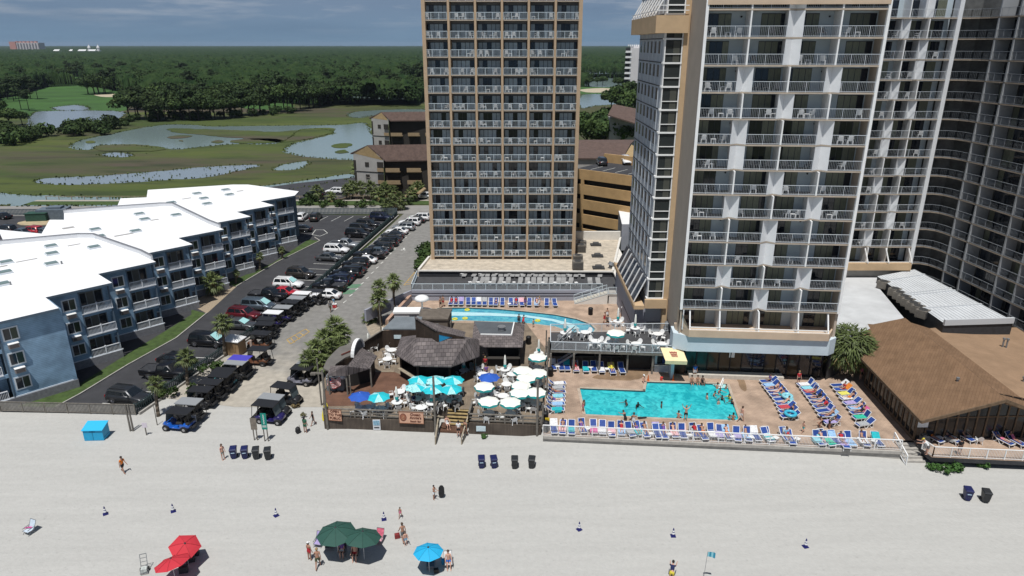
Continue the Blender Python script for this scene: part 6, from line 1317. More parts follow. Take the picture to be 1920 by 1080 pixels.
for key, i, cn, lb, pt in (('lazy',2,'towel_lilac','lilac towel over a lounger behind the curved pool','back'),('lazy',5,'towel_white','white towel over a lounger behind the curved pool','back'),('lazy',6,'towel_grey','grey patterned towel over a lounger behind the curved pool','back'),('lazy',12,'towel_palepink','pale pink towel covering a lounger behind the curved pool','back'),('lazy',14,'towel_sky','sky blue towel on a lounger behind the curved pool','seat'),
  ('under',4,'towel_teal','teal towel on a lounger below the terrace','seat'),('under',3,'towel_palepink','pink towel on a lounger below the terrace','seat'),('under',6,'towel_white','white towel on a lounger below the terrace','seat'),('under',7,'towel_yellow','yellow towel on a lounger below the terrace','back'),('left',6,'towel_teal','teal towel on the nearest lounger beside the bar fence','seat'),('left',0,'towel_white','white towel on the farthest lounger beside the bar fence','seat'),('left',4,'towel_white','white towel on a middle lounger beside the bar fence','seat'),
  ('r1',5,'towel_aqua','aqua towel bunched on a lounger in the row nearest the pool','back'),('r1',1,'towel_sky','sky blue towel at the back of the row nearest the pool','seat'),('r2',0,'towel_white','white towel on the farthest lounger of the middle row','seat'),('r2',1,'towel_aqua','pale towel on the second lounger of the middle row','seat'),('r3',1,'towel_orange','orange towel on a lounger near the restaurant','back'),('r3',2,'towel_yellow','yellow towel on a lounger near the restaurant','seat'),('r3',3,'towel_white','white towel on a lounger near the restaurant','seat'),('r3',6,'towel_pink','pink float on a lounger near the restaurant','back'),('r3',7,'towel_green','green towel on a lounger near the restaurant','seat'),('r2',7,'towel_lilac','lilac towel on the eighth lounger of the middle row','back'),
  ('fence',2,'towel_teal','teal towel on the third lounger by the beach fence','seat'),('fence',4,'towel_pink','pink towel on the fifth lounger by the beach fence','seat'),('fence',5,'towel_white','white towel on the sixth lounger by the beach fence','seat'),('fence',7,'towel_sky','blue towel on the eighth lounger by the beach fence','seat'),('fence',11,'towel_lilac','lilac towel on the twelfth lounger by the beach fence','back'),('fence',13,'towel_palepink','pale pink towel on the fourteenth lounger by the beach fence','seat'),('fence',14,'towel_palepink','salmon towel on the fifteenth lounger by the beach fence','back'),('fence',17,'towel_white','white towel on the eighteenth lounger by the beach fence','seat'),('fence',22,'towel_white','white towel on a lounger right of the pool fence middle','back'),('fence',27,'towel_aqua','aqua towel near the right end of the beach fence','seat'),('fence',29,'towel_green','green towel near the right end of the beach fence','seat'),('fence',33,'towel_white','white towel on the last but one lounger by the fence','seat'),('fence',34,'towel_teal','teal towel on the last lounger by the beach fence','back')):
 towel(key, i, cn, lb, pt)
def ring(c, r, th_, m, lbl, cat='float'):
 mb = MB(); n, k = 18, 8
 vs = [((r+th_*math.cos(b*2*math.pi/k))*math.cos(a*2*math.pi/n)+c.x, (r+th_*math.cos(b*2*math.pi/k))*math.sin(a*2*math.pi/n)+c.y, c.z+th_*math.sin(b*2*math.pi/k)) for a in range(n) for b in range(k)]
 mb.add(vs, [(a*k+b,((a+1)%n)*k+b,((a+1)%n)*k+(b+1)%k,a*k+(b+1)%k) for a in range(n) for b in range(k)]); single('swim_ring', mb, m, lbl, cat, smooth=True)
YF = mat('float_yellow', (.70,.62,.06), .35); AQF = mat('float_aqua', (.05,.40,.55), .3)
for px, py, lb in ((876,581,'yellow swim ring at the back left of the curved pool'),(872,597,'yellow swim ring at the front left of the curved pool'),(1008,601,'yellow swim ring in the middle of the curved pool'),(853,598,'yellow float half hidden by the brown shed')): ring(G(px,py,.9), .3, .11, YF, lb)
ring(Vector(LOUNGE['r1'][9][0])+Vector((0,0,.6)), .5, .17, AQF, 'aqua swim ring on the nearest lounger of the row by the pool')
ring(Vector(LOUNGE['r1'][5][0])+Vector((.5,0,.7)), .45, .17, mat('float_pale',(.25,.55,.62),.3), 'pale aqua swim ring on a lounger of the row by the pool')
def chair_proto(name, lbl, m, parts=True):
 t = thing(name, lbl, 'chair');
 s = MB(); s.slab([(-.24,-.25,.43),(.24,-.25,.43),(.22,.22,.41),(-.22,.22,.41)], .03); s.bar((-.27,-.22,.62),(-.27,.2,.64),.05,.03); s.bar((.27,-.22,.62),(.27,.2,.64),.05,.03)
 for sx in (-1,1): s.bar((sx*.27,-.22,.42),(sx*.27,-.22,.62),.04,.05)
 b = MB(); n = 8; arc_ = [(.28*math.cos(math.pi*(i/n)), .24+.10, .62+.32*math.sin(math.pi*i/n)) for i in range(n+1)]
 arc_ = [(x, .22+(z-.4)*.25, z) for x, y, z in arc_]
 pts = [(.22,.22,.42)]+arc_+[(-.22,.22,.42)]; b.add(pts, [tuple(range(len(pts))), tuple(range(len(pts)-1,-1,-1))]); b.add([(x,y+.03,z) for x,y,z in pts], [tuple(range(len(pts))), tuple(range(len(pts)-1,-1,-1))])
 obj('seat', s.data('seat', m), t); obj('backrest', b.data('backrest', m), t)
 for sx in (-1,1):
  for sy in (-1,1):
   l = MB(); l.bar((sx*.21,sy*.2,.42),(sx*.26,sy*.26,0),.05,.05); obj('leg', l.data('leg', m), t)
 return t
CHP = chair_proto('plastic_chair', 'white plastic armchair', PLW)
GTOP = mat('table_grey', (.33,.33,.34), .5, .05, 2)
tbp = thing('round_table', 'round white table', 'table'); mb = MB(); mb.tube((0,0,.70),(0,0,.74),.58,n=20); obj('table_top', mb.data('table_top', PLW), tbp)
for i in range(4):
 a = i*math.pi/2+.6; mb = MB(); mb.bar((.2*math.cos(a),.2*math.sin(a),.7),(.42*math.cos(a),.42*math.sin(a),0),.05); obj('leg', mb.data('leg', PLW), tbp)
def umb_proto(kind, panels, val, R0=1.2, H=2.0, rise=.42, lbl='umbrella', cat='umbrella'):
 t = thing('patio_umbrella', lbl, cat); n = 8; mb = MB(); mv = MB()
 for i in range(n):
  a0, a1 = i*2*math.pi/n, (i+1)*2*math.pi/n; am = (a0+a1)/2
  top = (0,0,H+rise); p0 = (R0*math.cos(a0),R0*math.sin(a0),H); p1 = (R0*math.cos(a1),R0*math.sin(a1),H)
  m0 = (R0*.55*math.cos(a0),R0*.55*math.sin(a0),H+rise*.55); m1 = (R0*.55*math.cos(a1),R0*.55*math.sin(a1),H+rise*.55); mm = (R0*.9*math.cos(am)*.97,R0*.9*math.sin(am)*.97,H+.02)
  mi = panels[i % len(panels)]
  mb.add([top,m0,m1], [(0,1,2),(2,1,0)], mi); mb.add([m0,p0,mm,p1,m1], [(0,1,2,3,4),(4,3,2,1,0)], mi if isinstance(mi,int) else 0)
  if val is not None: mv.add([p0,(p0[0]*1.0,p0[1]*1.0,H-.2),(mm[0]*1.06,mm[1]*1.06,H-.22),mm], [(0,1,2,3),(3,2,1,0)]); mv.add([mm,(mm[0]*1.06,mm[1]*1.06,H-.22),(p1[0],p1[1],H-.2),p1], [(0,1,2,3),(3,2,1,0)])
 obj('canopy', mb.data('canopy', kind), t)
 if val is not None: obj('valance', mv.data('valance', val), t)
 mb = MB(); mb.tube((0,0,0),(0,0,H+rise+.06),.025,n=6); obj('pole', mb.data('pole', PLW), t)
 mb = MB()
 for i in range(n): a0 = i*2*math.pi/n; mb.bar((0,0,H+rise-.05),(R0*.98*math.cos(a0),R0*.98*math.sin(a0),H-.02),.02)
 obj('ribs', mb.data('ribs', GREY), t)
 mb = MB(); mb.tube((0,0,0),(0,0,.1),.25,n=12); obj('base', mb.data('base', DARK), t); return t
TEAL = mat('canopy_teal', (.015,.45,.52), .8, .1, 3); TEALW = mat('canopy_print', (.30,.62,.64), .8, .5, 4); CREAM = mat('canopy_cream', (.76,.76,.70), .8, .05, 2); TGRN = mat('valance_teal', (.02,.30,.30), .8); UBLUE = mat('canopy_blue', (.02,.09,.42), .8, .1, 2)
UP = {'teal': umb_proto([TEAL,TEALW], [0,0,1,0,0,1,0,0], None), 'print': umb_proto([TEALW,TEAL], [0,0,1,0], None), 'cream': umb_proto([CREAM], [0], TGRN, 1.1, 2.0, .30), 'blue': umb_proto([UBLUE], [0], None)}
USET = []
def umbrella(kind, px, py, lbl, grp, z=BZ, zc=2.15):
 c = G(px, py, z+zc)
 if z == BZ: c.y = max(c.y, F0.lerp(F1, (c.x-F0.x)/(F1.x-F0.x)).y+1.0)
 return lay(UP[kind], (c.x,c.y,z+.002), random.random(), lbl, grp), c
tables = []
for i, (px, py, k) in enumerate(((785,711,'teal'),(816,711,'print'),(850,711,'teal'),(780,724,'print'),(812,728,'teal'),(846,728,'teal'),(708,748,'teal'))):
 o, c = umbrella(k, px, py, ('teal umbrella alone beside the blue umbrella at the left' if i == 6 else '%s umbrella in the teal cluster of the bar, %s in the %s row' % ('pale printed teal' if k == 'print' else 'teal', ['left','middle','right'][i % 3], 'back' if i < 3 else 'front')), 'teal umbrellas of the bar'); tables.append((c.x,c.y,BZ,0))
for px, py, lb in ((672,748,'blue umbrella at the left front of the bar deck'),(917,706,'blue umbrella in the middle of the bar deck')):
 o, c = umbrella('blue', px, py, lb, 'blue umbrellas of the bar'); tables.append((c.x,c.y,BZ,0))
for i, (px, py) in enumerate(((1008,667),(980,692),(1009,697),(987,706),(908,722),(977,720),(1005,733),(975,734),(916,760),(957,763))):
 o, c = umbrella('cream', px, py, 'cream umbrella with teal edge on the bar deck, ' + ['farthest one near the terrace','second from the back left','second from the back right','third from the back','leftmost beside the open boards','middle of the right cluster','right end of the right cluster','lower middle of the right cluster','nearest left above the railing','nearest right above the railing'][i], 'cream umbrellas of the bar'); tables.append((c.x,c.y,BZ,0))
o, c = umbrella('cream', 1155,622, 'cream umbrella with teal edge on the raised dining terrace', 'cream umbrellas of the bar', TZ); tables.append((c.x,c.y,TZ,0))
cup = thing('closed_umbrella', 'closed umbrella', 'umbrella'); mb = MB(); mb.tube((0,0,0),(0,0,2.5),.025,n=6); obj('pole', mb.data('pole', PLW), cup); mb = MB(); mb.lathe([(.17,1.0),(.20,1.25),(.12,1.4)],10); obj('valance', mb.data('valance', TGRN, True), cup); mb = MB(); mb.lathe([(.15,1.35),(.15,1.7),(.11,2.2),(.04,2.5),(0,2.52)],10); obj('canopy', mb.data('canopy', CREAM, True), cup); mb = MB(); mb.tube((0,0,0),(0,0,.1),.25,n=12); obj('base', mb.data('base', DARK), cup)
for i, (px, py, z) in enumerate(((692,660,BZ),(720,648,BZ),(870,704,BZ),(890,701,BZ),(1010,672,BZ),(947,703,BZ),(990,760,BZ),(1059,634,TZ),(1158,612,TZ),(1190,625,TZ),(745,765,BZ),(810,767,BZ))):
 c = G(px, py, z); lay(cup, (c.x,c.y,z+.002), random.random(), 'closed white umbrella '+['by the board fence, left of two','by the board fence, right of two','left of two beside the pavilion','right of two beside the pavilion','behind the farthest cream umbrella','at a table in the middle of the bar deck','near the right front of the bar','at the left end of the dining terrace','at the back of the dining terrace','right of the terrace umbrella','near the front railing of the bar, left','near the front railing of the bar, right'][i], 'closed umbrellas'); tables.append((c.x,c.y,z,0))
for px, py, z in ((735,666,BZ),(727,683,BZ),(750,745,BZ),(905,712,BZ),(950,731,BZ),(943,753,BZ),(904,760,BZ),(690,775,BZ),(790,775,BZ),(1097,633,TZ),(1117,650,TZ),(1192,655,TZ),(1232,636,TZ),(1240,655,TZ),(1140,652,TZ),(960,712,BZ)):
 c = G(px, py, z); tables.append((c.x,max(c.y,F0.lerp(F1, (c.x-F0.x)/(F1.x-F0.x)).y+1.0) if z == BZ else c.y,z,1))
nc = 0
for i, (x, y, z, kind) in enumerate(tables):
 wh = 'on the dining terrace' if z == TZ else ('near the front railing' if y < 64.5 else 'beside the pavilion' if y > 72 else 'on the bar deck')
 lay(tbp, (x,y,z+.003), random.random(), 'round white table '+wh, 'round tables '+wh); a0 = random.random()*6.28
 for j in range(4 if kind or random.random() < .6 else 3):
  a = a0+j*math.pi/2+random.uniform(-.2,.2); r = .78+.15*random.random()
  lay(CHP, (x+r*math.cos(a), y+r*math.sin(a), z+.003), a-math.pi/2+random.uniform(-.3,.3), 'white plastic armchair at a round table '+wh, 'white armchairs '+wh)
def simple_chair(m, nm='balcony_chair'):
 b = MB(); b.slab([(-.25,-.25,.43),(.25,-.25,.43),(.24,.24,.41),(-.24,.24,.41)], .05); b.slab([(-.25,.24,.42),(.25,.24,.42),(.23,.36,.88),(-.23,.36,.88)], .05)
 for sx in (-1,1):
  b.bar((sx*.27,-.24,.62),(sx*.27,.26,.64),.05,.04)
  for sy in (-1,1): b.bar((sx*.24,sy*.22,.42),(sx*.26,sy*.26,0),.055)
 return b.data(nm, m)
def simple_table(m):
 b = MB(); b.box(-.25,.25,-.25,.25,.42,.47)
 for sx in (-1,1):
  for sy in (-1,1): b.bar((sx*.22,sy*.22,.42),(sx*.22,sy*.22,0),.05)
 return b.data('balcony_table', m)
SCW, SCG, STW = simple_chair(PLW), simple_chair(mat('dark_plastic',(.07,.07,.075),.6)), simple_table(PLW)
def bal(me, nm, loc, rz, lbl, cat, grp): tag(obj(nm, me, None, loc, rz), lbl, cat, grp)
COLW = ['leftmost','second','third','fourth','fifth','rightmost']
for k in range(16):
 for i in range(6):
  if k > 14: continue
  xc = tl+TB*(i+.5); z = TZ0+TP*k+.004; wh = 'on the %s balcony, row %d up the gridded tower' % (COLW[i], k+1); n = random.choice([1,2,2,3])
  xs2 = sorted(random.sample([-1.3,-.75,-.2,.35,.9,1.35], n))
  for j, dx in enumerate(xs2):
   tb = (n == 3 and j == 1) or (n != 3 and random.random() < .3)
   bal(STW if tb else SCW, 'balcony_table' if tb else 'balcony_chair', (xc+dx, TY+.65+.3*random.random(), z), R(180)+random.uniform(-.8,.8) if not tb else 0, ('white side table ' if tb else 'white plastic chair ')+wh, 'table' if tb else 'chair', ('white tables ' if tb else 'white chairs ')+'on the gridded tower')
for r in range(2, 13):
 for j in range(4):
  z = MZ[r]+.004; n = random.choice([1,2,3,3]); xs2 = sorted(random.sample([.9,1.4,1.9,2.4,2.9,3.4], n)); wh = 'on the %s balcony, row %d down the front hotel tower' % (['left','second','third','right'][j], r-1)
  wht = random.random() < .55
  for q_, dx in enumerate(xs2):
   tb = n > 1 and q_ == 1
   p = Q(BW*j+dx*BW/4.3, .75+.35*random.random(), z)
   bal(STW if (tb and wht) else (SCW if wht else SCG), 'balcony_table' if tb and wht else 'balcony_chair', p, rot_e+R(180)+random.uniform(-.6,.6) if not tb else rot_e, ('white side table ' if tb and wht else 'white plastic chair ' if wht else 'dark chair ')+wh, 'table' if tb and wht else 'chair', ('white tables ' if tb and wht else 'chairs ')+'on the front hotel tower')
for k in range(1, 13):
 for i in range(3):
  if random.random() < .55:
   p = (wr-WB*(.5+i*.95), WY+.8, wz0+2.55*k+.004); bal(random.choice([SCW,SCW,SCG]), 'balcony_chair', p, R(180)+random.uniform(-.7,.7), 'chair on the %s balcony, row %d up the set-back hotel wing' % (['right','middle','left'][i], k), 'chair', 'chairs on the set-back wing')
TW_ = ['white','sky','aqua','grey','palepink','lilac','red','teal']
for key, ids, wh in (('fence',(0,1,6,8,9,10,15,18,19,20,21,23,25,26,28,30,31,32),'along the beach fence'),('r1',(6,7),'in the row by the pool'),('r2',(2,8,9),'in the middle row'),('r3',(0,4,5,8),'in the row by the restaurant'),('left',(1,3,5),'beside the bar fence'),('under',(0,2),'below the terrace'),('deck',(1,),'on the front deck')):
 for q_, i in enumerate(ids):
  nm = TW_[(i*3+q_) % 8]; towel(key, i, 'towel_'+nm, '%s towel on the %s lounger %s' % (nm.replace('palepink','pale pink'), nth(i), wh), 'seat' if (i+q_) % 3 else 'back')
FROND = mat('palm_frond', (.115,.145,.048), .55, .35, 1.2, rnd=.25, spec=.35); FROND2 = mat('palm_dry', (.20,.155,.065), .8, .2, 2); PTRUNK = mat('palm_trunk', (.13,.105,.08), .95, .3, 5, .5, 12)
def palm_proto(seed, kind='fan'):
 rg = random.Random(seed); t = thing('palm_tree', 'palm', 'palm'); cr = MB()
 nf = 38
 for i in range(nf):
  az = i*2.39996+rg.uniform(-.3,.3); el = R(80-150*(i/nf)+rg.uniform(-12,12)); Lp = rg.uniform(.55,.85)*(1.15 if kind == 'pindo' else 1)
  d = Vector((math.cos(az)*math.cos(el), math.sin(az)*math.cos(el), math.sin(el))); c = Vector((0,0,0)) if kind != 'bush' else Vector((rg.uniform(-.9,.9),rg.uniform(-.9,.9),rg.uniform(-.9,.6)))
  dry = 1 if (el < R(-45) and rg.random() < .6) else 0
  b = c+d*Lp; cr.bar(c, b, .03, .02, dry); side = d.cross(Vector((0,0,1))); side = side.normalized() if side.length > .05 else Vector((1,0,0)); up = side.cross(d)
  nl = 9
  for j in range(nl):
   f = (j/(nl-1)-.5)*2; ang = f*R(78); l = 1.0*(1-.35*abs(f))*rg.uniform(.85,1.1); dl = (d*math.cos(ang)+side*math.sin(ang)-up*.12*abs(f)).normalized(); m1 = b+dl*l*.55; tip = b+dl*l-Vector((0,0,.28*l)); w = side*.07 if abs(f) < .6 else up*.075
   cr.add([b-w*.4, m1-w, tip, m1+w, b+w*.4], [(0,1,2,3,4)], dry)
 obj('crown', cr.data('crown', [FROND, FROND2]), t); return t
PAL = [palm_proto(s, 'fan') for s in (1,2,3)]; PBUSH = palm_proto(9, 'bush'); PIN = palm_proto(5, 'pindo')
PUSED = set()
def palm(base, h, sc, lbl, grp=None, proto=None, nm='palm_tree', lean=(0,0), tr=.16):
 p = proto or PAL[random.randrange(3)]
 if p.name in PUSED: o = p.copy(); COL.link(o); c0 = [c for c in p.children if c.name.startswith('crown')][0].copy(); COL.link(c0); c0.parent = o
 else: PUSED.add(p.name); o = p; c0 = p.children[0]
 o.location = base; o.rotation_euler = (0,0,0); o['label'] = lbl;
 if grp: o['group'] = grp
 c0.location = (lean[0],lean[1],h); c0.scale = (sc,)*3; c0.rotation_euler = (0,0,random.random()*6.28)
 mb = MB(); n = 6; pts = [Vector((lean[0]*(i/n)**1.5, lean[1]*(i/n)**1.5, h*i/n)) for i in range(n+1)]
 for i in range(n): mb.tube(pts[i]+Vector((0,0,-.05)), pts[i+1], tr*(1.25-.3*i/n), tr*(1.15-.3*i/n), 8)
 mb.lathe([(tr*.9,h-.7),(tr*1.9,h-.35),(tr*1.6,h)],8,1,(lean[0],lean[1],0)); obj('trunk', mb.data('trunk', [PTRUNK, FROND2], True), o); return o
def palm_at(bx, by, cx, cy, sc, lbl, grp=None, z=0., proto=None):
 """foot and crown centre as measured; the height follows"""
 b = G(bx, by, z); c = D(cx, cy, b.y); return palm(b, c.z-z, sc, lbl, grp, proto, lean=(max(-.6,min(.6,c.x-b.x)),0))
for a in ((422,668,417,606,.95,'palm leaning beside the brown kiosk at the car park fence'),(352,722,349,670,.85,'middle palm of the car park fence, above the golf carts'),(297,780,291,720,.68,'small palm at the beach end of the car park fence')): palm_at(*a, 'palms along the car park fence')
for a in ((711,606,711,540,.95,'left palm of the pair by the tan pool wall'),(739,590,738,528,.95,'right palm of the pair by the tan pool wall'),(715,612,710,562,1.0,'lower palm in front of the pair by the tan pool wall')): palm_at(*a, 'palms by the pool wall')
for i, a in enumerate(((634,668,628,613,1.15),(618,680,608,636,1.1),(640,672,640,628,1.05),(600,700,592,656,1.1),(622,692,620,655,1.0),(586,712,580,674,.95),(604,712,603,680,.9),(628,684,630,650,.9))): palm_at(*a, 'palm in the thick clump left of the bar, %s from the back' % nth(i), 'palm clump beside the bar')
palm_at(400,553,399,530,1.25,'wide low palm against the blue apartments', None, 0, PIN)
for a in ((488,507,487,480,.55,'small palm at the third blue facade from the far end'),(530,486,528,468,.5,'small dark palm in the corner of the blue apartments'),(442,532,443,512,.5,'small palm beside a window unit of the blue apartments')): palm_at(*a, 'small palms by the apartments')
for i, a in enumerate(((728,398,727,386,1.5),(748,393,748,376,1.6),(592,375,594,358,1.3),(618,378,620,368,1.1),(662,372,660,350,1.4),(678,372,676,352,1.4),(696,374,695,352,1.5),(690,352,690,323,1.7),(673,350,672,316,1.7),(756,352,756,330,1.5),(722,374,722,356,1.6),(738,376,738,360,1.3),(770,378,772,362,1.2),(782,372,783,352,1.4),(650,374,650,356,1.2),(708,376,708,362,1.3))): palm_at(*a, 'palm across the far street, %s of the planting' % nth(i), 'palms across the far street')
palm(G(695,603,.0), .5, .95, 'low spiky cycad at the street corner by the pool wall')
def shaggy():
 rg_ = np.random.default_rng(4); n = 2600; d = rg_.normal(size=(n,3)); d /= np.linalg.norm(d, axis=1)[:,None]; r = 1.2+.75*rg_.random(n)**.6; P = d*r[:,None]*np.array([1.05,1.05,1.0]); me_ = MB()
 for p, q in zip(P, d):
  if q[2] < -.75: continue
  dn = Vector((q[0]*.7+rg_.normal()*.35, q[1]*.7+rg_.normal()*.35, q[2]*.55-.35+rg_.normal()*.2)).normalized(); sd_ = dn.cross(Vector(q)+Vector((.01,.2,.1))).normalized()*.055; p = Vector(p); l = .55+.35*rg_.random()
  me_.add([p-sd_*.4, p+dn*l*.5-sd_, p+dn*l-Vector((0,0,.12)), p+dn*l*.5+sd_, p+sd_*.4], [(0,1,2,3,4)], 1 if (q[2] < -.1 and rg_.random() < .35) else 0)
 return me_.data('crown', [mat('shaggy_leaf',(.075,.10,.028),.6,.35,1.5), FROND2])
b = G(1564,700,PDZ); c = D(1588,645,b.y+.3); o = palm(b, c.z-PDZ-.2, 1.35, 'big shaggy round-headed palm between the front tower and the restaurant', None, PBUSH, lean=(c.x-b.x,0), tr=.2); o.children[0].data = shaggy(); o.children[0].scale = (1.3,1.3,1.25)
def shrub_thing(px, py, z, sc, lbl, grp=None, m=None, nm='shrub'):
 rg_ = np.random.default_rng(int(px*7+py)); cs = [(rg_.normal()*.35,rg_.normal()*.35,.35+.3*rg_.random()) for _ in range(5)]; V = leafcloud(cs, [(.45,.45,.38)]*5, 260, .12, rg_, .4)*sc
 c = G(px, py, z); t = thing(nm, lbl, 'shrub', c, 0, grp); obj('foliage', cloudmesh('foliage', V, m or LEAF), t); mb = MB(); mb.tube((0,0,-.05),(0,0,.5*sc),.05*sc,.03*sc,6); obj('stem', mb.data('stem', BARK), t)
BGRN = mat('beach_green', (.045,.11,.02), .8, .3, 3)
for i, (px, py, s) in enumerate(((1752,881,.75),(1772,882,.85),(1792,884,.9),(1842,876,.75))): shrub_thing(px, py, .0, s, 'green beach shrub below the restaurant deck, %s from the left' % nth(i), 'beach shrubs', BGRN)
for i, (px, py, s) in enumerate(((308,740,1.3),(400,697,1.4),(352,742,1.2),(789,505,2.2),(795,492,2.6),(800,480,2.0),(807,470,1.8),(575,385,2),(605,388,1.8),(640,388,2),(680,388,2),(720,388,2.2),(760,384,2.0),(580,378,2.2))): shrub_thing(px, py, 0, s, 'rounded dark shrub '+('by the golf carts' if px < 420 else 'along the gravel-roofed podium' if py > 450 else 'along the far street')+', %s' % nth(i), 'shrubs by the street')
shrub_thing(555,765,0,.5,'tuft of dry grass by the right golf carts',None,mat('dry_grass',(.20,.15,.07),.9,.2,5))
def paintmat(n, c, metal=.3): return mat('paint_'+n, c, .28, metal=metal, coat=.6, spec=.5)
CP = paintmat('black', (.010,.010,.012)); PC = {n: paintmat(n, c, m) for n, c, m in (('white',(.72,.72,.72),0),('silver',(.40,.42,.43),.6),('grey',(.10,.105,.11),.5),('darkgrey',(.040,.042,.046),.5),('navy',(.012,.018,.045),.4),('maroon',(.13,.012,.018),.4),('red',(.42,.018,.03),.1),('bluegrey',(.10,.13,.16),.5),('blue',(.015,.09,.42),.2),('bronze',(.055,.048,.042),.5))}
PC['black'] = CP
CGL = mat('car_glass', (.012,.016,.02), .04, spec=.7); HL = mat('headlight', (.6,.62,.64), .1, spec=.8); TL = mat('taillight', (.25,.01,.012), .2)
SHADE = mat('sunshade', (.35,.62,.62), .4)
def loft(mb, st, m=0):
 """stations (y, half width, bottom, top): smooth sided body shell"""
 secs = []
 for y, w, zb, zt in st:
  h = zt-zb; secs.append([(-w*.86,y,zb),(-w*.98,y,zb+.1*h),(-w,y,zb+.5*h),(-w*.97,y,zb+.82*h),(-w*.88,y,zt-.02*h),(0,y,zt+.02),(w*.88,y,zt-.02*h),(w*.97,y,zb+.82*h),(w,y,zb+.5*h),(w*.98,y,zb+.1*h),(w*.86,y,zb)])
 n = len(secs[0]); vs = [p for s in secs for p in s]; fs = []
 for i in range(len(secs)-1):
  for j in range(n-1): fs.append((i*n+j, i*n+j+1, (i+1)*n+j+1, (i+1)*n+j))
  fs.append((i*n+n-1, i*n, (i+1)*n, (i+1)*n+n-1))
 fs += [tuple(range(n-1,-1,-1)), tuple((len(secs)-1)*n+j for j in range(n))]; mb.add(vs, fs, m)
def car_proto(kind):
 L, W, H, belt, gb, gr = {'suv':(4.8,.96,1.74,1.08,(-2.25,1.15),(-1.95,.35)),'bigsuv':(5.3,1.0,1.88,1.18,(-2.55,1.2),(-2.35,.5)),'sedan':(4.8,.92,1.44,.92,(-1.85,1.05),(-1.0,.2)),'hatch':(4.4,.9,1.55,.98,(-2.0,1.1),(-1.5,.3)),'van':(5.0,.98,1.76,1.02,(-2.35,1.65),(-2.1,.7)),'pickup':(5.8,1.0,1.86,1.18,(-.75,1.45),(-.55,.75))}[kind]
 t = thing('parked_car' if kind != 'pickup' else 'pickup_truck', 'car', 'car' if kind != 'pickup' else 'pickup truck'); h2 = L/2; mb = MB(); zb = .30 if kind not in ('pickup','bigsuv') else .42
 hood = belt-.06
 if kind == 'pickup':
  loft(mb, [(gb[0]-.05,W,zb,belt),(gb[1],W,zb,belt),(h2-.5,W*.97,zb,hood),(h2-.1,W*.9,zb+.05,hood-.15),(h2,W*.84,zb+.12,hood-.4)])
  loft(mb, [(-h2,W*.95,zb+.1,belt-.45),(-h2+.1,W,zb,belt-.35),(gb[0]-.051,W,zb,belt-.35)]);
  for sx in (-1,1): mb.box(sx*W-.09 if sx > 0 else -W, W if sx > 0 else -W+.09, -h2+.02, gb[0]-.052, belt-.4, belt-.02)
  mb.box(-W+.09, W-.09, -h2+.02, -h2+.1, belt-.4, belt-.02)
 else:
  tail = gb[0]-.12 if kind in ('suv','bigsuv','van','hatch') else gb[0]-.3
  loft(mb, [(-h2,W*.86,zb+.12,belt-.28),(-h2+.12,W*.95,zb,belt-.04),(-h2+.6,W,zb,belt),(0,W,zb,belt),(gb[1],W,zb,belt),(h2-.55,W*.97,zb,hood-.08),(h2-.14,W*.88,zb+.04,hood-.2),(h2,W*.78,zb+.14,hood-.38)])
 wr_, wb_ = W*.74, W*.9
 B = [(-wb_,gb[0],belt-.02),(wb_,gb[0],belt-.02),(wb_,gb[1],belt-.02),(-wb_,gb[1],belt-.02)]; T = [(-wr_,gr[0],H-.03),(wr_,gr[0],H-.03),(wr_,gr[1],H-.03),(-wr_,gr[1],H-.03)]
 mb.add(B+T, [(0,1,5,4),(1,2,6,5),(2,3,7,6),(3,0,4,7),(4,5,6,7)], 0)
 mb.add([(-wr_*.92,gr[0]+.08,H),(wr_*.92,gr[0]+.08,H),(wr_*.92,gr[1]-.08,H),(-wr_*.92,gr[1]-.08,H)]+T, [(0,1,2,3),(4,5,1,0),(5,6,2,1),(6,7,3,2),(7,4,0,3)], 0)
 if kind in ('suv','bigsuv'):
  for sx in (-1,1): mb.bar((sx*wr_*.85,gr[0]+.15,H+.05),(sx*wr_*.85,gr[1]-.2,H+.05),.05,.04,1)
 for sx in (-1,1):   # mirrors, arches, sills
  mb.box(sx*W-.02 if sx > 0 else -W-.18, W+.18 if sx > 0 else -W+.02, gb[1]-.45, gb[1]-.3, belt, belt+.14, 0)
  for yy in (-L*.29, L*.31): mb.tube((sx*(W-.2),yy,.36),(sx*(W+.012),yy,.36),.43,n=16,m=1)
  mb.bar((sx*W*.99,-L*.2,zb+.03),(sx*W*.99,L*.22,zb+.03),.06,.1,1)
 mb.box(-W*.6,W*.6,h2-.02,h2+.02,zb+.12,zb+.34,1); mb.box(-W*.8,W*.8,-h2-.03,-h2+.02,zb+.05,zb+.18,1)
 obj('body', mb.data('body', [CP, RUBBER], True), t)
 me = t.children[0].data
 g = MB(); Bv = [Vector(p) for p in B]; Tv = [Vector(p) for p in T]
 def pane(a, b, c, d, u0=.06, u1=.94, v0=.12, v1=.9):
  q = [a.lerp(b,u).lerp(d.lerp(c,u),v) for u, v in ((u0,v0),(u1,v0),(u1,v1),(u0,v1))]; n = (q[1]-q[0]).cross(q[2]-q[0]).normalized(); cen = Vector((0,(gb[0]+gb[1])/2,belt))
  if n.dot(q[0]-cen) < 0: n = -n
  g.add([p+n*.012 for p in q], [(0,1,2,3),(3,2,1,0)])
 pane(Bv[3],Bv[2],Tv[2],Tv[3],.05,.95,.05,.93); pane(Bv[0],Bv[1],Tv[1],Tv[0],.08,.92,.1,.88)
 for a, b, c, d in ((Bv[1],Bv[2],Tv[2],Tv[1]),(Bv[0],Bv[3],Tv[3],Tv[0])):
  ks = (.05,.40,.43,.72,.75,.95) if kind in ('suv','bigsuv','van') else (.08,.48,.52,.92)
  for i in range(0, len(ks), 2): pane(a,b,c,d,ks[i],ks[i+1])
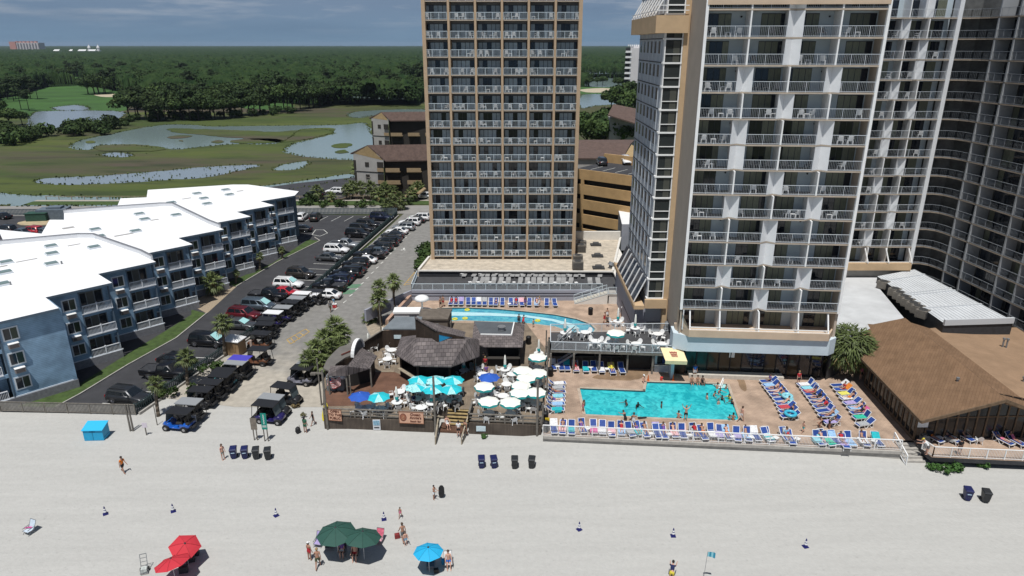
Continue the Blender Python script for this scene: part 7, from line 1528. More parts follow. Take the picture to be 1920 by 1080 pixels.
 obj('window', g.data('window', CGL), t)
 ty = MB(); ty.tube((-.11,0,0),(.11,0,0),.36,n=18); rm = MB(); rm.tube((-.115,0,0),(.115,0,0),.23,n=12)
 for i in range(5): rm.bar((.118,0,0),(.118,.2*math.cos(i*1.2566),.2*math.sin(i*1.2566)),.05,.02); rm.bar((-.118,0,0),(-.118,.2*math.cos(i*1.2566),.2*math.sin(i*1.2566)),.05,.02)
 td, rd2 = ty.data('wheel', RUBBER), rm.data('rim', CHROME)
 for sx in (-1,1):
  for yy in (-L*.29, L*.31): w = obj('wheel', td, t, (sx*(W-.1),yy,.36)); obj('rim', rd2, w)
  a = MB(); a.box(-.16,.16,-.12,.05,-.07,.07); obj('headlight', a.data('headlight', HL), t, (sx*W*.62,h2-.12,hood-.28))
  a = MB(); a.box(-.09,.09,-.03,.1,-.13,.13); obj('taillight', a.data('taillight', TL), t, (sx*W*.8,-h2+.03,belt-.22 if kind != 'pickup' else belt-.25))
 if kind == 'pickup':
  a = MB(); a.box(-W+.1,W-.1,-h2+.1,gb[0]-.06,belt-.12,belt-.06); obj('bed_cover', a.data('bed_cover', DARK), t)
 return t
CARS = {k: car_proto(k) for k in ('suv','bigsuv','sedan','van','pickup')}
CUSED = set()
def car(kind, col, px, py, head, lbl, grp, z=.0, zc=.7, shade=False):
 p = CARS[kind]; c = G(px, py, z+zc)
 if kind not in CUSED: CUSED.add(kind); o = p; o.location = (c.x,c.y,z+.02); o.rotation_euler = (0,0,head); o['label'] = lbl; o['group'] = grp; FIRST[kind] = (o, col)
 else: o = copy_tree(p, (c.x,c.y,z+.02), head, lbl, grp, swap={CP.name: PC[col]})
 if shade:
  mb = MB(); w = o.children; W, H = .7, 1.4
  L, Wd, Hh, belt, gb, gr = {'van':(5.0,.98,1.76,1.02,(-2.35,1.65),(-2.1,.7)),'sedan':(4.8,.92,1.44,.92,(-1.85,1.05),(-1.0,.2)),'suv':(4.8,.96,1.74,1.08,(-2.25,1.15),(-1.95,.35))}[kind]
  a, b = Vector((0,gb[1]+.02,belt+.05)), Vector((0,gr[1]+.03,Hh-.06)); n = Vector((0,(b-a).z,-(b-a).y)).normalized()*.02
  mb.add([a+n+Vector((-.72,0,0)),a+n+Vector((.72,0,0)),b+n+Vector((.6,0,0)),b+n+Vector((-.6,0,0))], [(0,1,2,3),(3,2,1,0)]); obj('sunshade', mb.data('sunshade', SHADE), o)
 return o
FIRST = {}
fdir = math.atan2(7.57, 33.1)                    # the fence leans this much to the right of straight ahead
HR = -R(90)-fdir+R(3)                            # nose towards the fence from the left
LOTG, STG = 'cars parked along the inner side of the fence', 'cars parked along the street side of the fence'
for a in (('suv','darkgrey',242,742,'dark grey SUV, nearest the beach in the blue apartments car park'),('pickup','black',312,696,'black pickup behind the middle car park palm'),('sedan','black',332,672,'black car half hidden by the middle car park palm'),('van','black',391,637,'black minivan with pale sunshade in its windscreen'),('sedan','grey',450,606,'grey sedan with a white sunshade beside the maroon SUV'),('suv','maroon',458,588,'maroon SUV in the blue apartments car park'),('van','bluegrey',484,571,'blue-grey minivan between maroon SUV and black pickup'),('pickup','black',503,553,'black pickup beside the red sports car'),('sedan','red',535,546,'red sports car half hidden by the fence'),('suv','white',541,531,'white SUV with a blue sunshade'),('suv','bronze',564,512,'brownish grey SUV alone between empty bays'),('sedan','grey',617,481,'dark sedan beside a white crossover'),('suv','white',631,467,'white crossover beside a silver pickup'),('pickup','silver',646,458,'silver pickup in the car park'),('bigsuv','black',672,438,'nearest of three black SUVs at the far end of the fence'),('bigsuv','black',679,429,'middle of three black SUVs at the far end of the fence'),('bigsuv','black',691,421,'farthest of three black SUVs at the far end of the fence'),('bigsuv','navy',716,407,'navy SUV at the far corner of the car park')):
 car(a[0], a[1], a[2], a[3], HR+random.uniform(-.05,.05), a[4], LOTG, 0, .75, a[4].find('sunshade') > 0)
for a in (('suv','white',566,406,0,'white SUV parked at the far fence beside the blue apartments'),('suv','bronze',592,406,0,'grey-brown SUV parked at the far fence'),('sedan','black',563,428,R(90),'black car peeping out behind the last blue apartment')): car(a[0], a[1], a[2], a[3], a[4], a[5], 'cars at the far fence', 0, .75)
HS = R(90)-fdir+R(5)
st_ = (('suv','white',786,407),('sedan','black',777,411),('suv','white',768,416),('suv','silver',757,425),('sedan','white',744,432),('sedan','darkgrey',736,439),('sedan','darkgrey',731,447),('suv','black',724,454),('suv','darkgrey',713,463),('sedan','bluegrey',704,470),('pickup','black',692,477),('sedan','white',682,486),('suv','black',667,493),('sedan','darkgrey',661,503),('bigsuv','black',651,511),('sedan','navy',638,518),('suv','navy',631,525),('pickup','black',616,536),('sedan','white',611,551))
for i, a in enumerate(st_):
 car(a[0], a[1], a[2], a[3], HS+random.uniform(-.05,.05), '%s %s, %s from the far end of the street row' % (a[1].replace('darkgrey','dark grey').replace('bluegrey','blue grey'), {'suv':'SUV','bigsuv':'large SUV','sedan':'sedan','pickup':'pickup'}[a[0]], nth(i)), STG, 0, .75)
for a in (('suv','red',60,432,'red SUV behind the nearest white roof'),('sedan','bluegrey',38,434,'pale blue-grey car beside the red SUV'),('suv','black',10,430,'black SUV at the left edge of the far car park'),('sedan','black',2,404,'black car at the left edge by the far fence'),('sedan','bluegrey',78,433,'grey car half hidden behind the white roof')): car(a[0], a[1], a[2], a[3], R(75), a[4], 'cars behind the blue apartments', 0, .75)
for a in (('bigsuv','black',590,364,'black SUV across the far street beside the condos'),('suv','white',627,358,'white SUV across the far street beside the condos'),('suv','white',795,367,'white car half hidden by the gridded tower')): car(a[0], a[1], a[2], a[3], R(80), a[4], 'cars across the far street', 0, .75)
for a in (('suv','darkgrey',1128,303,'dark SUV on the garage roof'),('suv','white',1174,301,'white SUV on the garage roof')):
 c = D(a[2], a[3], onGar(0,8).y-(a[2]-1070)*.06); zz3 = onGar(0,8).z
 c = G(a[2], a[3], zz3+.7); o = car(a[0], a[1], a[2], a[3], R(180) if a[1] == 'white' else R(4), a[4], 'cars on the garage roof', zz3, .7)
for k_, (o, col) in FIRST.items(): paint_tree(o, {CP.name: PC[col]})
CTOP = mat('cart_roof', (.018,.018,.02), .5, spec=.4); CBODY = mat('cart_body', (.02,.02,.022), .35, coat=.4); CSEAT = mat('cart_seat', (.03,.028,.026), .6); CTG = mat('cart_grey_roof', (.26,.27,.28), .5); CTW = mat('cart_white_roof', (.72,.72,.72), .45); CTP = mat('cart_purple_roof', (.07,.06,.42), .5); CB2 = {'blue':mat('cart_blue',(.01,.09,.42),.3,coat=.5),'navy':mat('cart_navy',(.02,.015,.09),.3,coat=.5),'teal':mat('cart_teal',(.12,.42,.45),.4),'grey':mat('cart_greybody',(.16,.16,.19),.4),'brown':mat('cart_brown',(.12,.05,.025),.5),'black':CBODY}
ct = thing('golf_cart', 'golf cart', 'golf cart'); mb = MB()
loft(mb, [(-1.35,.5,.42,.72),(-1.1,.58,.38,.78),(-.45,.6,.34,.76),(-.44,.58,.30,.40),(.55,.58,.30,.40),(.56,.56,.32,.74),(1.0,.54,.36,.86),(1.3,.42,.42,.68)])
for sx in (-1,1):
 for yy in (-.85,.95): mb.tube((sx*.42,yy,.26),(sx*.62,yy,.26),.33,n=12,m=1)
mb.box(-.5,.5,-1.75,-1.36,.42,.5,1); obj('body', mb.data('body', [CBODY, RUBBER], True), ct)
mb = MB(); mb.slab([(-.66,-1.45,1.92),(.66,-1.45,1.92),(.64,.75,1.90),(-.64,.75,1.90)], .07); obj('roof', mb.data('roof', CTOP), ct)
for nm_, y0, yb in (('seat',-.35,-.62),('rear_seat',-1.35,-1.05)):
 mb = MB(); mb.box(-.52,.52,min(y0,y0-.4 if nm_=='seat' else y0),max(y0-.0,y0+.0)+.25 if nm_=='seat' else y0+.3,.76,.9); obj(nm_, mb.data(nm_, CSEAT), ct); mb = MB(); mb.slab([(-.5,yb,.95),(.5,yb,.95),(.5,yb-.12 if nm_=='seat' else yb+.1,1.4),(-.5,yb-.12 if nm_=='seat' else yb+.1,1.4)], .08); obj('backrest', mb.data('backrest', CSEAT), ct)
for sx in (-1,1):
 for (y0,z0),(y1,z1_) in (((.85,.8),(.6,1.86)),((-.75,.75),(-.72,1.86)),((-1.6,.5),(-1.4,1.86))):
  mb = MB(); mb.bar((sx*.55,y0,z0),(sx*.58,y1,z1_),.04); obj('post', mb.data('post', BLACK), ct)
mb = MB(); mb.slab([(-.52,.84,.88),(.52,.84,.88),(.54,.63,1.8),(-.54,.63,1.8)], .01); obj('windscreen', mb.data('windscreen', mat('cart_screen',(.10,.13,.14),.1,spec=.6)), ct)
mb = MB();
for i in range(10): a0, a1 = i*.6283, (i+1)*.6283; mb.bar((-.28+.17*math.cos(a0),.35+.08*math.sin(a0),1.02+.15*math.sin(a0)),(-.28+.17*math.cos(a1),.35+.08*math.sin(a1),1.02+.15*math.sin(a1)),.03)
mb.bar((-.28,.35,1.02),(-.28,.6,.75),.03); obj('steering_wheel', mb.data('steering_wheel', BLACK), ct)
ty = MB(); ty.tube((-.1,0,0),(.1,0,0),.27,n=14); rm = MB(); rm.tube((-.105,0,0),(.105,0,0),.14,n=10); td, rd2 = ty.data('wheel', RUBBER), rm.data('rim', CHROME)
for sx in (-1,1):
 for yy in (-.85,.95): w = obj('wheel', td, ct, (sx*.56,yy,.27)); obj('rim', rd2, w)
first_cart = [True]; cart_first_swap = {}
def cart(px, py, rz, roof, body, lbl, grp, sc=1.12):
 c = G(px, py, .9); sw = {CTOP.name: {'black':CTOP,'grey':CTG,'white':CTW,'purple':CTP}[roof], CBODY.name: CB2[body]}
 if first_cart[0]: first_cart[0] = False; o = ct; o.location = (c.x,c.y,.01); o.rotation_euler = (0,0,rz); o['label'] = lbl; o['group'] = grp; cart_first_swap.update(sw)
 else: o = copy_tree(ct, (c.x,c.y,.01), rz, lbl, grp, swap=sw)
 o.scale = (sc,)*3
HC = R(90)-fdir+R(5); CG = 'golf carts along the fence'
for i, a in enumerate(((334,783,'black','blue','bright blue golf cart with black roof, nearest the beach'),(351,765,'grey','black','golf cart with grey roof behind the bright blue cart'),(372,742,'black','black','black golf cart beside the shrub, third from the beach'),(391,728,'black','black','black golf cart, fourth from the beach'),(409,714,'black','black','black golf cart, fifth from the beach'),(416,706,'black','teal','black-roofed golf cart with a teal nose'),(439,690,'grey','black','grey-roofed golf cart beside the purple-roofed cart'),(447,682,'purple','black','golf cart with a purple roof'),(482,664,'black','brown','long dark golf cart in front of the brown kiosk'),(486,634,'black','brown','black golf cart with rusty brown body behind the kiosk'),(493,616,'black','black','black golf cart right behind the kiosk'),(496,607,'black','black','flat black-roofed golf cart, tenth of the upper row'),(509,594,'white','navy','white-roofed golf cart in the middle of the row'),(527,584,'grey','navy','grey-roofed golf cart with navy body'),(541,574,'black','black','large black golf cart beside a standing rider'),(553,566,'grey','black','grey-roofed golf cart near the street end of the row'),(563,557,'white','black','white-roofed golf cart at the street end of the row'),(588,553,'black','red','black-roofed golf cart beside the white sedan'))):
 b = a[3]; cart(a[0], a[1]+6, HC+random.uniform(-.06,.06), a[2], b if b in CB2 else 'black', a[4], CG)
for a in ((507,776,'black','navy',R(-100),'navy golf cart with black roof behind the green sign'),(517,764,'grey','black',R(-100),'grey-roofed golf cart behind the navy cart'),(540,742,'black','black',R(-105),'black-roofed golf cart alone right of the grey-roofed cart'),(563,706,'black','grey',R(80),'grey-bodied golf cart under the palm clump'),(572,698,'grey','black',R(80),'golf cart half hidden under the palm clump')): cart(a[0], a[1], a[4], a[2], a[3], a[5], 'golf carts left of the bar')
paint_tree(ct, cart_first_swap)
FGRN = mat('fence_green', (.035,.060,.062), .7, .1, 2)
pf = thing('picket_fence', 'dark green picket fence between the car park and the golf carts', 'fence', fl(.4)); mb = MB(); mp_ = MB(); a = fl(-.0);
pts = [Vector((-39.87,64.35,0)), Vector((-32.3,97.4,0)), Vector((-26.3,154.2,0))]
for a, b in zip(pts, pts[1:]):
 L_ = (b-a).length; n = int(L_/.3)
 for z in (.35,1.0): mb.bar(a+Vector((0,0,z)), b+Vector((0,0,z)), .05, .1)
 for i in range(n+1): p = a.lerp(b, i/n); mb.bar(p, p+Vector((0,0,1.25)), .10, .03)
 for i in range(int(L_/2.4)+1): p = a.lerp(b, min(1, i*2.4/L_)); mp_.bar(p, p+Vector((0,0,1.35)), .12, .12)
part('pickets', mb, FGRN, pf); part('posts', mp_, FGRN, pf); mb = MB()
for a, b in zip(pts, pts[1:]): mb.bar(a+Vector((.35,0,.12)), b+Vector((.35,0,.12)), .2, .28)
part('curb_wall', mb, CONC, pf)
wfm = mat('weathered_fence', (.25,.235,.21), .9, .15, 2)
wf = thing('beach_fence', 'weathered grey fence between the blue apartments and the sand', 'fence', (-48,64.5,0)); mb = MB(); a, b = Vector((-62,65.3,0)), Vector((-39.87,64.3,0)); n = 9
mb2 = MB()
for i in range(n+1): p = a.lerp(b, i/n); mb2.bar(p, p+Vector((0,0,1.25)), .1, .1)
mb2.bar(a+Vector((0,0,1.22)), b+Vector((0,0,1.22)), .1, .07); mb2.bar(a+Vector((0,0,.15)), b+Vector((0,0,.15)), .05, .08)
for i in range(150): p = a.lerp(b, i/150); mb.bar(p+Vector((0,0,.1)), p+Vector((0,0,1.2)), .09, .02)
part('slats', mb, wfm, wf); part('posts', mb2, WGREY, wf)
ff = thing('picket_fence', 'grey-green fence along the far end of the car parks', 'fence', (-60,155.6,0)); mb = MB(); a, b = Vector((-130,154.7,0)), Vector((-26.4,156.0,0))
for i in range(330): p = a.lerp(b, i/330); mb.bar(p, p+Vector((0,0,1.5)), .2, .05)
part('pickets', mb, mat('fence_grey',(.10,.125,.14),.8,.1,1), ff); mb = MB();
for z in (.4,1.3): mb.bar(a+Vector((0,0.08,z)), b+Vector((0,.08,z)), .06, .1)
part('rails', mb, FGRN, ff)
mb = MB(); a, b = Vector((-118,171.9,0)), Vector((-12,172.1,0))
for i in range(34): p = a.lerp(b, i/33); mb.bar(p, p+Vector((0,0,.9)), .15)
mb.bar(a+Vector((0,0,.85)), b+Vector((0,0,.85)), .08, .12); single('post_rail_fence', mb, WPALE, 'low post and rail fence beside the path across the far street', 'fence')
c = G(443,662,0); t = thing('kiosk', 'small brown board kiosk with a white hipped roof among the golf carts', 'kiosk', c); t.rotation_euler = (0,0,-fdir); mb = MB(); mb.box(-1.0,1.0,-.8,.8,0,2.0); obj('wall', mb.data('wall', brickmat('kiosk_board',(.30,.20,.11),(.27,.18,.10),(.2,.13,.07),.3,6,.02,.85,plane='xz')), t); mb = MB(); mb.add([(-1.15,-.95,2.0),(1.15,-.95,2.0),(1.15,.95,2.0),(-1.15,.95,2.0),(-.5,0,2.6),(.5,0,2.6)], [(0,1,5,4),(1,2,5),(2,3,4,5),(3,0,4),(3,2,1,0)]); mb.box(-1.15,1.15,-.95,.95,1.9,2.0); obj('roof', mb.data('roof', WHITE), t); mb = MB(); mb.box(-.3,.6,-.84,-.802,.5,1.7); obj('door', mb.data('door', mat('kiosk_door',(.22,.14,.07),.8)), t)
c = G(472,655,0); mb = MB(); mb.tube(c, c+Vector((0,0,1.2)), .16, n=10); mb.lathe([(.17,1.2),(.12,1.32),(0,1.35)],10,0,c); single('bollard', mb, mat('bollard_tan',(.42,.33,.28),.8), 'tan bollard beside the brown kiosk', 'bollard')
for i, (px, py) in enumerate(((573,580),(365,796),(507,648),(434,713),(500,634))):
 c = G(px, py, 0); mb = MB(Matrix.Translation(c)); mb.bar((-.2,0,0),(-.2,.1,1.1),.05); mb.bar((.2,0,0),(.2,.1,1.1),.05); mb.slab([(-.22,.0,.15),(.22,0,.15),(.22,.1,.95),(-.22,.1,.95)], .04); mb.bar((-.2,-.35,.05),(-.2,.1,.3),.04); mb.bar((.2,-.35,.05),(.2,.1,.3),.04)
 single('folding_chair', mb, mat('folding_fabric',(.45,.47,.52),.8,.35,12), 'folded pale beach chair leaning %s' % ['at the large black golf cart','on the bright blue golf cart','at the long dark golf cart','at the teal-nosed golf cart','at the rusty golf cart'][i], 'chair', 'folded chairs at the golf carts')
c = G(73,414,0); mb = MB(); mb.cb(c+Vector((0,0,.9)), (4.2,2.2,1.8), R(8)); mb.cb(c+Vector((0,0,1.85)), (4.4,2.4,.12), R(8)); single('dumpster', mb, mat('dumpster_green',(.025,.07,.05),.6,.2,2), 'dark green dumpster on the island of the far car park', 'dumpster')
c = G(104,410,0); mb = MB(); mb.cb(c+Vector((0,0,1.2)), (6,3.5,2.4), R(8)); mb.cb(c+Vector((.5,0,2.6)), (3,2,.5), R(8)); single('enclosure', mb, mat('enclosure_grey',(.11,.14,.17),.8,.15,2), 'blue-grey board enclosure beside the dumpster', 'shed')
mb = MB(); cc2 = G(60,418,0); mb.prism([(cc2.x+5*math.cos(a*.449)+2,cc2.y+2.6*math.sin(a*.449),) for a in range(14)], 0, .16); setting('kerb_island', mb, mat('island_kerb',(.40,.32,.20),.9,.15,1))
for px, py, tx, ty, lb in ((755,394,752,372,'slim lamp post beside the far street'),(600,374,598,352,'lamp post in the far planting'),(690,372,688,330,'tall lamp post in front of the brown condos')):
 b = G(px,py,0); tp_ = D(tx,ty,b.y); post('street_lamp', lb, b, (b.x,b.y,tp_.z), .1, WGREY, 'lamp post', (.8,0,0))
c = G(68,421,0)
mb = MB(); kp = gp([(684,604),(690,596),(706,598),(726,612),(720,640),(735,652),(728,655),(700,640),(690,622)]); mb.prism([(p.x,p.y) for p in kp], 0, .12, 0, 1); setting('planting_island', mb, [PAINTW, mat('island_bark',(.30,.25,.19),.95,.2,3)])
BONES = {}
def build_pose(name, t=0, a=(0,0), k=(0,0), b=(4,4), e=(12,12), out=(9,9), hz=.93, legout=(3,3), headp=0):
 """a body grown over a skeleton: t torso lean, a thigh pitch, k knee bend, b upper arm pitch, e elbow bend (degrees, left and right); faces -y"""
 V, E, Rr, tagb = [], [], [], []
 def add(p, r, par, bone):
  V.append(Vector(p)); Rr.append(r if isinstance(r, tuple) else (r, r)); tagb.append(bone)
  if par is not None: E.append((par, len(V)-1))
  return len(V)-1
 T = Vector((0,-math.sin(R(t)),math.cos(R(t)))); F = Vector((0,-math.cos(R(t)),-math.sin(R(t)))); pel = Vector((0,0,hz))
 root = add(pel, (.135,.105), None, 'pelvis'); s1 = add(pel+T*.15, (.125,.095), root, 'spine'); s2 = add(pel+T*.33, (.150,.105), s1, 'chest'); s3 = add(pel+T*.46, (.115,.085), s2, 'chest'); nk = add(pel+T*.555, .052, s3, 'neck')
 Hd = Vector((0,-math.sin(R(t*.4+headp)),math.cos(R(t*.4+headp)))); Hf = Vector((0,-math.cos(R(t*.4+headp)),-math.sin(R(t*.4+headp))))
 h0 = V[nk]+Hd*.07; j = add(h0+Hf*.015, (.068,.07), nk, 'head'); h1 = add(h0+Hd*.09, (.080,.088), j, 'head'); h2 = add(h0+Hd*.165, (.062,.07), h1, 'head')
 add(V[h1]+Hf*.098-Hd*.02, .014, h1, 'head')
 for s in (-1,1): add(V[h1]+Vector((s*.085,0,-.01)), .016, h1, 'head')
 hand_tips = []
 for i, s in enumerate((-1,1)):
  sh = add(pel+T*.475+Vector((s*.175,0,0)), .056, s3, 'uarm'); d = Vector((s*math.sin(R(out[i])), -math.sin(R(b[i])), -math.cos(R(b[i])))).normalized(); el = add(V[sh]+d*.15, .047, sh, 'uarm'); el = add(V[sh]+d*.29, .040, el, 'farm')
  pb = b[i]+e[i]; d2 = Vector((s*math.sin(R(out[i]*.4)), -math.sin(R(pb)), -math.cos(R(pb)))).normalized(); wr_ = add(V[el]+d2*.13, .037, el, 'farm'); wr_ = add(V[el]+d2*.25, .026, wr_, 'hand'); pm = add(V[wr_]+d2*.075, (.038,.020), wr_, 'hand')
  sd = d2.cross(Vector((1,0,0))).normalized(); fwd = sd if sd.y < 0 else -sd; nrmh = d2.cross(fwd)
  for f in range(4):
   o = fwd*(.030-.020*f); l = (.040,.046,.043,.033)[f]; p1_ = V[pm]+o+d2*.030; q1 = add(p1_, .0095, pm, 'hand'); q2 = add(p1_+d2*l*.8+nrmh*(-s)*.008, .0085, q1, 'hand'); add(p1_+d2*l*1.5+nrmh*(-s)*.026, .007, q2, 'hand')
  th0 = add(V[wr_]+d2*.035+fwd*.038, .011, wr_, 'hand'); add(V[th0]+d2*.035+fwd*.018, .009, th0, 'hand')
  hp = add(pel+Vector((s*.095,0,-.05)), .092, root, 'thigh'); dl = Vector((s*math.sin(R(legout[i])), -math.sin(R(a[i])), -math.cos(R(a[i])))).normalized(); m1 = add(V[hp]+dl*.2, .078, hp, 'thigh'); kn = add(V[hp]+dl*.42, .055, m1, 'shin')
  pa = a[i]-k[i]; dk_ = Vector((s*math.sin(R(legout[i]*.4)), -math.sin(R(pa)), -math.cos(R(pa)))).normalized(); cf = add(V[kn]+dk_*.14, .056, kn, 'shin'); an_ = add(V[kn]+dk_*.40, .036, cf, 'shin')
  ft = Vector((0,-math.cos(R(pa)),math.sin(R(pa)))); hl = add(V[an_]+dk_*.045-ft*.03, .034, an_, 'foot'); add(V[an_]+dk_*.055+ft*.15, (.038,.022), an_, 'foot')
 me = bpy.data.meshes.new('sk'); me.from_pydata([tuple(v) for v in V], E, []); o = bpy.data.objects.new('sk', me); COL.link(o)
 sk = o.modifiers.new('s', 'SKIN');
 for i, d in enumerate(me.skin_vertices[0].data): d.radius = Rr[i]; d.use_root = (i == 0)
 ss = o.modifiers.new('u', 'SUBSURF'); ss.levels = 1
 dg = bpy.context.evaluated_depsgraph_get(); body = bpy.data.meshes.new_from_object(o.evaluated_get(dg)); bpy.data.objects.remove(o); body.name = 'person'
 n = len(body.vertices); co = np.empty(n*3); body.vertices.foreach_get('co', co); co = co.reshape(-1,3); nn_ = np.array([v.normal[:] for v in body.vertices])
 P = np.array([v[:] for v in V]); seg = [(a_, b_) for a_, b_ in E]; best = np.full(n, 1e9); bn = np.zeros(n, int); tt = np.zeros(n)
 for a_, b_ in seg:
  d = P[b_]-P[a_]; L2 = (d@d)+1e-9; u = np.clip(((co-P[a_])@d)/L2, 0, 1); dist = np.linalg.norm(co-(P[a_]+u[:,None]*d), axis=1)-Rr[b_][0]*.6; m = dist < best; best[m] = dist[m]; bn[m] = b_; tt[m] = u[m]
 bone = np.array([tagb[b_] for b_ in bn]); tpel = (co-np.array(pel))@np.array(T)
 def cloth(sel, off, nm):
  fs = [tuple(p.vertices) for p in body.polygons if all(sel[i] for i in p.vertices)]; us = sorted({i for f in fs for i in f}); ix = {v: i for i, v in enumerate(us)}; m2 = bpy.data.meshes.new(nm); m2.from_pydata([tuple(co[i]+nn_[i]*off) for i in us], [], [tuple(ix[i] for i in f) for f in fs]); m2.materials.append(PLW); m2.polygons.foreach_set('use_smooth', [True]*len(fs)); return m2
 kneeward = np.zeros(n); isth = (bone == 'thigh')
 hips = [i for i in range(len(V)) if tagb[i] == 'thigh' and abs(Rr[i][0]-.092) < 1e-6]; dk2 = np.min([np.linalg.norm(co-P[h], axis=1) for h in hips], axis=0)
 ends = {'trunks': cloth((np.isin(bone, ['pelvis','thigh','spine']) & (tpel < .10) & (dk2 < .33)) , .016, 'shorts'), 'bottom': cloth(np.isin(bone, ['pelvis','thigh']) & (tpel < .07) & (dk2 < .17), .010, 'bikini_bottom'), 'top': cloth(np.isin(bone, ['chest','spine','uarm']) & (tpel > .26) & (tpel < .40), .010, 'bikini_top'), 'shirt': cloth(np.isin(bone, ['chest','spine','uarm']) & (tpel > .06) & (tpel < .53), .018, 'shirt'), 'suit': cloth(np.isin(bone, ['chest','spine','pelvis','thigh']) & (tpel < .42) & (dk2 < .6) & ((tpel > -.02) | (dk2 < .15)), .010, 'swimsuit'), 'dress': cloth(np.isin(bone, ['chest','spine','pelvis','thigh']) & (tpel < .45) & (dk2 < .48), .022, 'dress')}
 body.materials.clear(); body.materials.append(PLW); body.polygons.foreach_set('use_smooth', [True]*len(body.polygons))
 c = V[h1]; hb = MB(); nlat, nlon = 6, 10
 ax2 = Vector((1,0,0))
 def hp_(la, lo, r):
  d = Hd*math.sin(la)+(Hf*math.cos(lo)+ax2*math.sin(lo))*math.cos(la); return c+Hd*.025+Vector((d.x*r*.96, d.y*r*1.12, d.z*r*1.18))
 for i in range(nlat):
  for jj in range(nlon):
   l0, l1 = R(-35+125*i/nlat), R(-35+125*(i+1)/nlat); o0, o1 = jj*2*math.pi/nlon, (jj+1)*2*math.pi/nlon; om = (o0+o1)/2
   if math.cos(om) > .45 and i < 3: continue
   hb.add([hp_(l0,o0,.108),hp_(l0,o1,.108),hp_(l1,o1,.108),hp_(l1,o0,.108)], [(0,1,2,3),(3,2,1,0)])
 lb_ = MB(); lb_.M = None; lb_.v = list(hb.v); lb_.f = list(hb.f); lb_.m = list(hb.m)
 lb_.slab([c+Vector((-.09,.075,.02)), c+Vector((.09,.075,.02)), c-Hd*.26-Hf*.09+Vector((.07,0,0)), c-Hd*.26-Hf*.09+Vector((-.07,0,0))], .03)
 fb_ = MB()
 for s in (-1,1): q = c+Hf*.083+Vector((s*.032,0,0))+Hd*.012; fb_.cb(q, (.026,.02,.014))
 fb_.cb(c+Hf*.083-Hd*.06, (.045,.02,.012))
 cap = MB();
 for i in range(3, nlat):
  for jj in range(nlon):
   l0, l1 = R(-35+125*i/nlat), R(-35+125*(i+1)/nlat); o0, o1 = jj*2*math.pi/nlon, (jj+1)*2*math.pi/nlon; cap.add([hp_(l0,o0,.118),hp_(l0,o1,.118),hp_(l1,o1,.118),hp_(l1,o0,.118)], [(0,1,2,3),(3,2,1,0)])
 cap.slab([c+Vector((-.09,0,.06))+Hf*.08, c+Vector((.09,0,.06))+Hf*.08, c+Vector((.07,0,.05))+Hf*.20, c+Vector((-.07,0,.05))+Hf*.20], .012)
 zmin = float(co[:,2].min())
 BONES[name] = dict(body=body, hair=hb.data('hair', BLACK), long=lb_.data('hair', BLACK), face=fb_.data('face', BLACK), cap=cap.data('cap', PLW), zmin=zmin, **ends)
build_pose('stand'); build_pose('walk', 4, (20,-18), (8,22), (-16,18), (18,20)); build_pose('walk2', 3, (-16,22), (20,6), (16,-18), (20,15)); build_pose('sit', -6, (86,82), (84,78), (30,38), (40,35), hz=.52)
build_pose('recline', -50, (90,86), (2,14), (-28,-20), (40,55), hz=.50, headp=18); build_pose('recline2', -48, (112,92), (62,4), (-20,10), (55,70), hz=.50, headp=20); build_pose('lie', -84, (90,90), (2,2), (-80,-76), (8,10), hz=.50)
build_pose('bend', 48, (12,4), (14,6), (70,60), (15,25), headp=10); build_pose('armsup', -2, (2,-2), (2,2), (120,125), (75,80), (45,45)); build_pose('hold', 0, (2,-3), (3,3), (35,20), (70,60)); build_pose('crouch', 30, (75,100), (115,120), (55,50), (30,40), hz=.50); build_pose('swim', 20, (20,-10), (20,30), (70,60), (15,30), (40,40))
SK = {'a': mat('skin_fair',(.52,.30,.22),.6), 'b': mat('skin_tan',(.36,.19,.125),.6), 'c': mat('skin_brown',(.13,.065,.042),.6), 'd': mat('skin_dark',(.05,.028,.02),.6)}
HRC = {'k': mat('hair_black',(.012,.01,.009),.6), 'n': mat('hair_brown',(.06,.035,.02),.6), 'y': mat('hair_blond',(.30,.20,.09),.6), 'g': mat('hair_grey',(.30,.29,.28),.6)}
CLO = {n: mat('cloth_'+n, c, .85, .1, 8) for n, c in (('black',(.012,.012,.014)),('white',(.70,.70,.70)),('red',(.42,.02,.03)),('blue',(.02,.12,.42)),('navy',(.012,.018,.07)),('green',(.03,.12,.07)),('teal',(.02,.30,.32)),('orange',(.62,.17,.02)),('pink',(.60,.16,.26)),('grey',(.11,.115,.12)),('yellow',(.62,.52,.06)),('purple',(.16,.08,.28)),('sky',(.20,.42,.60)),('olive',(.06,.07,.035)))}
FACE = mat('face_dark', (.05,.022,.018), .6)
def person(pose, px, py, z, rz, lbl, skin='a', hair='n', wear='trunks:black', sc=1.0, long=False, cap=None, loc=None, dz=None, grp=None):
 B_ = BONES[pose]; c = Vector(loc) if loc is not None else G(px, py, z)
 lift = -B_['zmin']*sc if dz is None else dz
 o = obj('person', B_['body'], None, (c.x,c.y,z+lift), rz); o.scale = (sc,)*3; tag(o, lbl, 'person', grp)
 def kid(nm, me, m): q = obj(nm, me, o); q.material_slots[0].link = 'OBJECT'; q.material_slots[0].material = m
 o.material_slots[0].link = 'OBJECT'; o.material_slots[0].material = SK[skin]
 kid('hair', B_['long' if long else 'hair'], HRC[hair]); kid('face', B_['face'], FACE)
 if cap: kid('cap', B_['cap'], CLO[cap])
 for w in wear.split(','):
  a, b = w.split(':'); kid({'trunks':'shorts','top':'bikini_top','bottom':'bikini_bottom','suit':'swimsuit'}.get(a,a), B_[a], CLO[b])
 return o
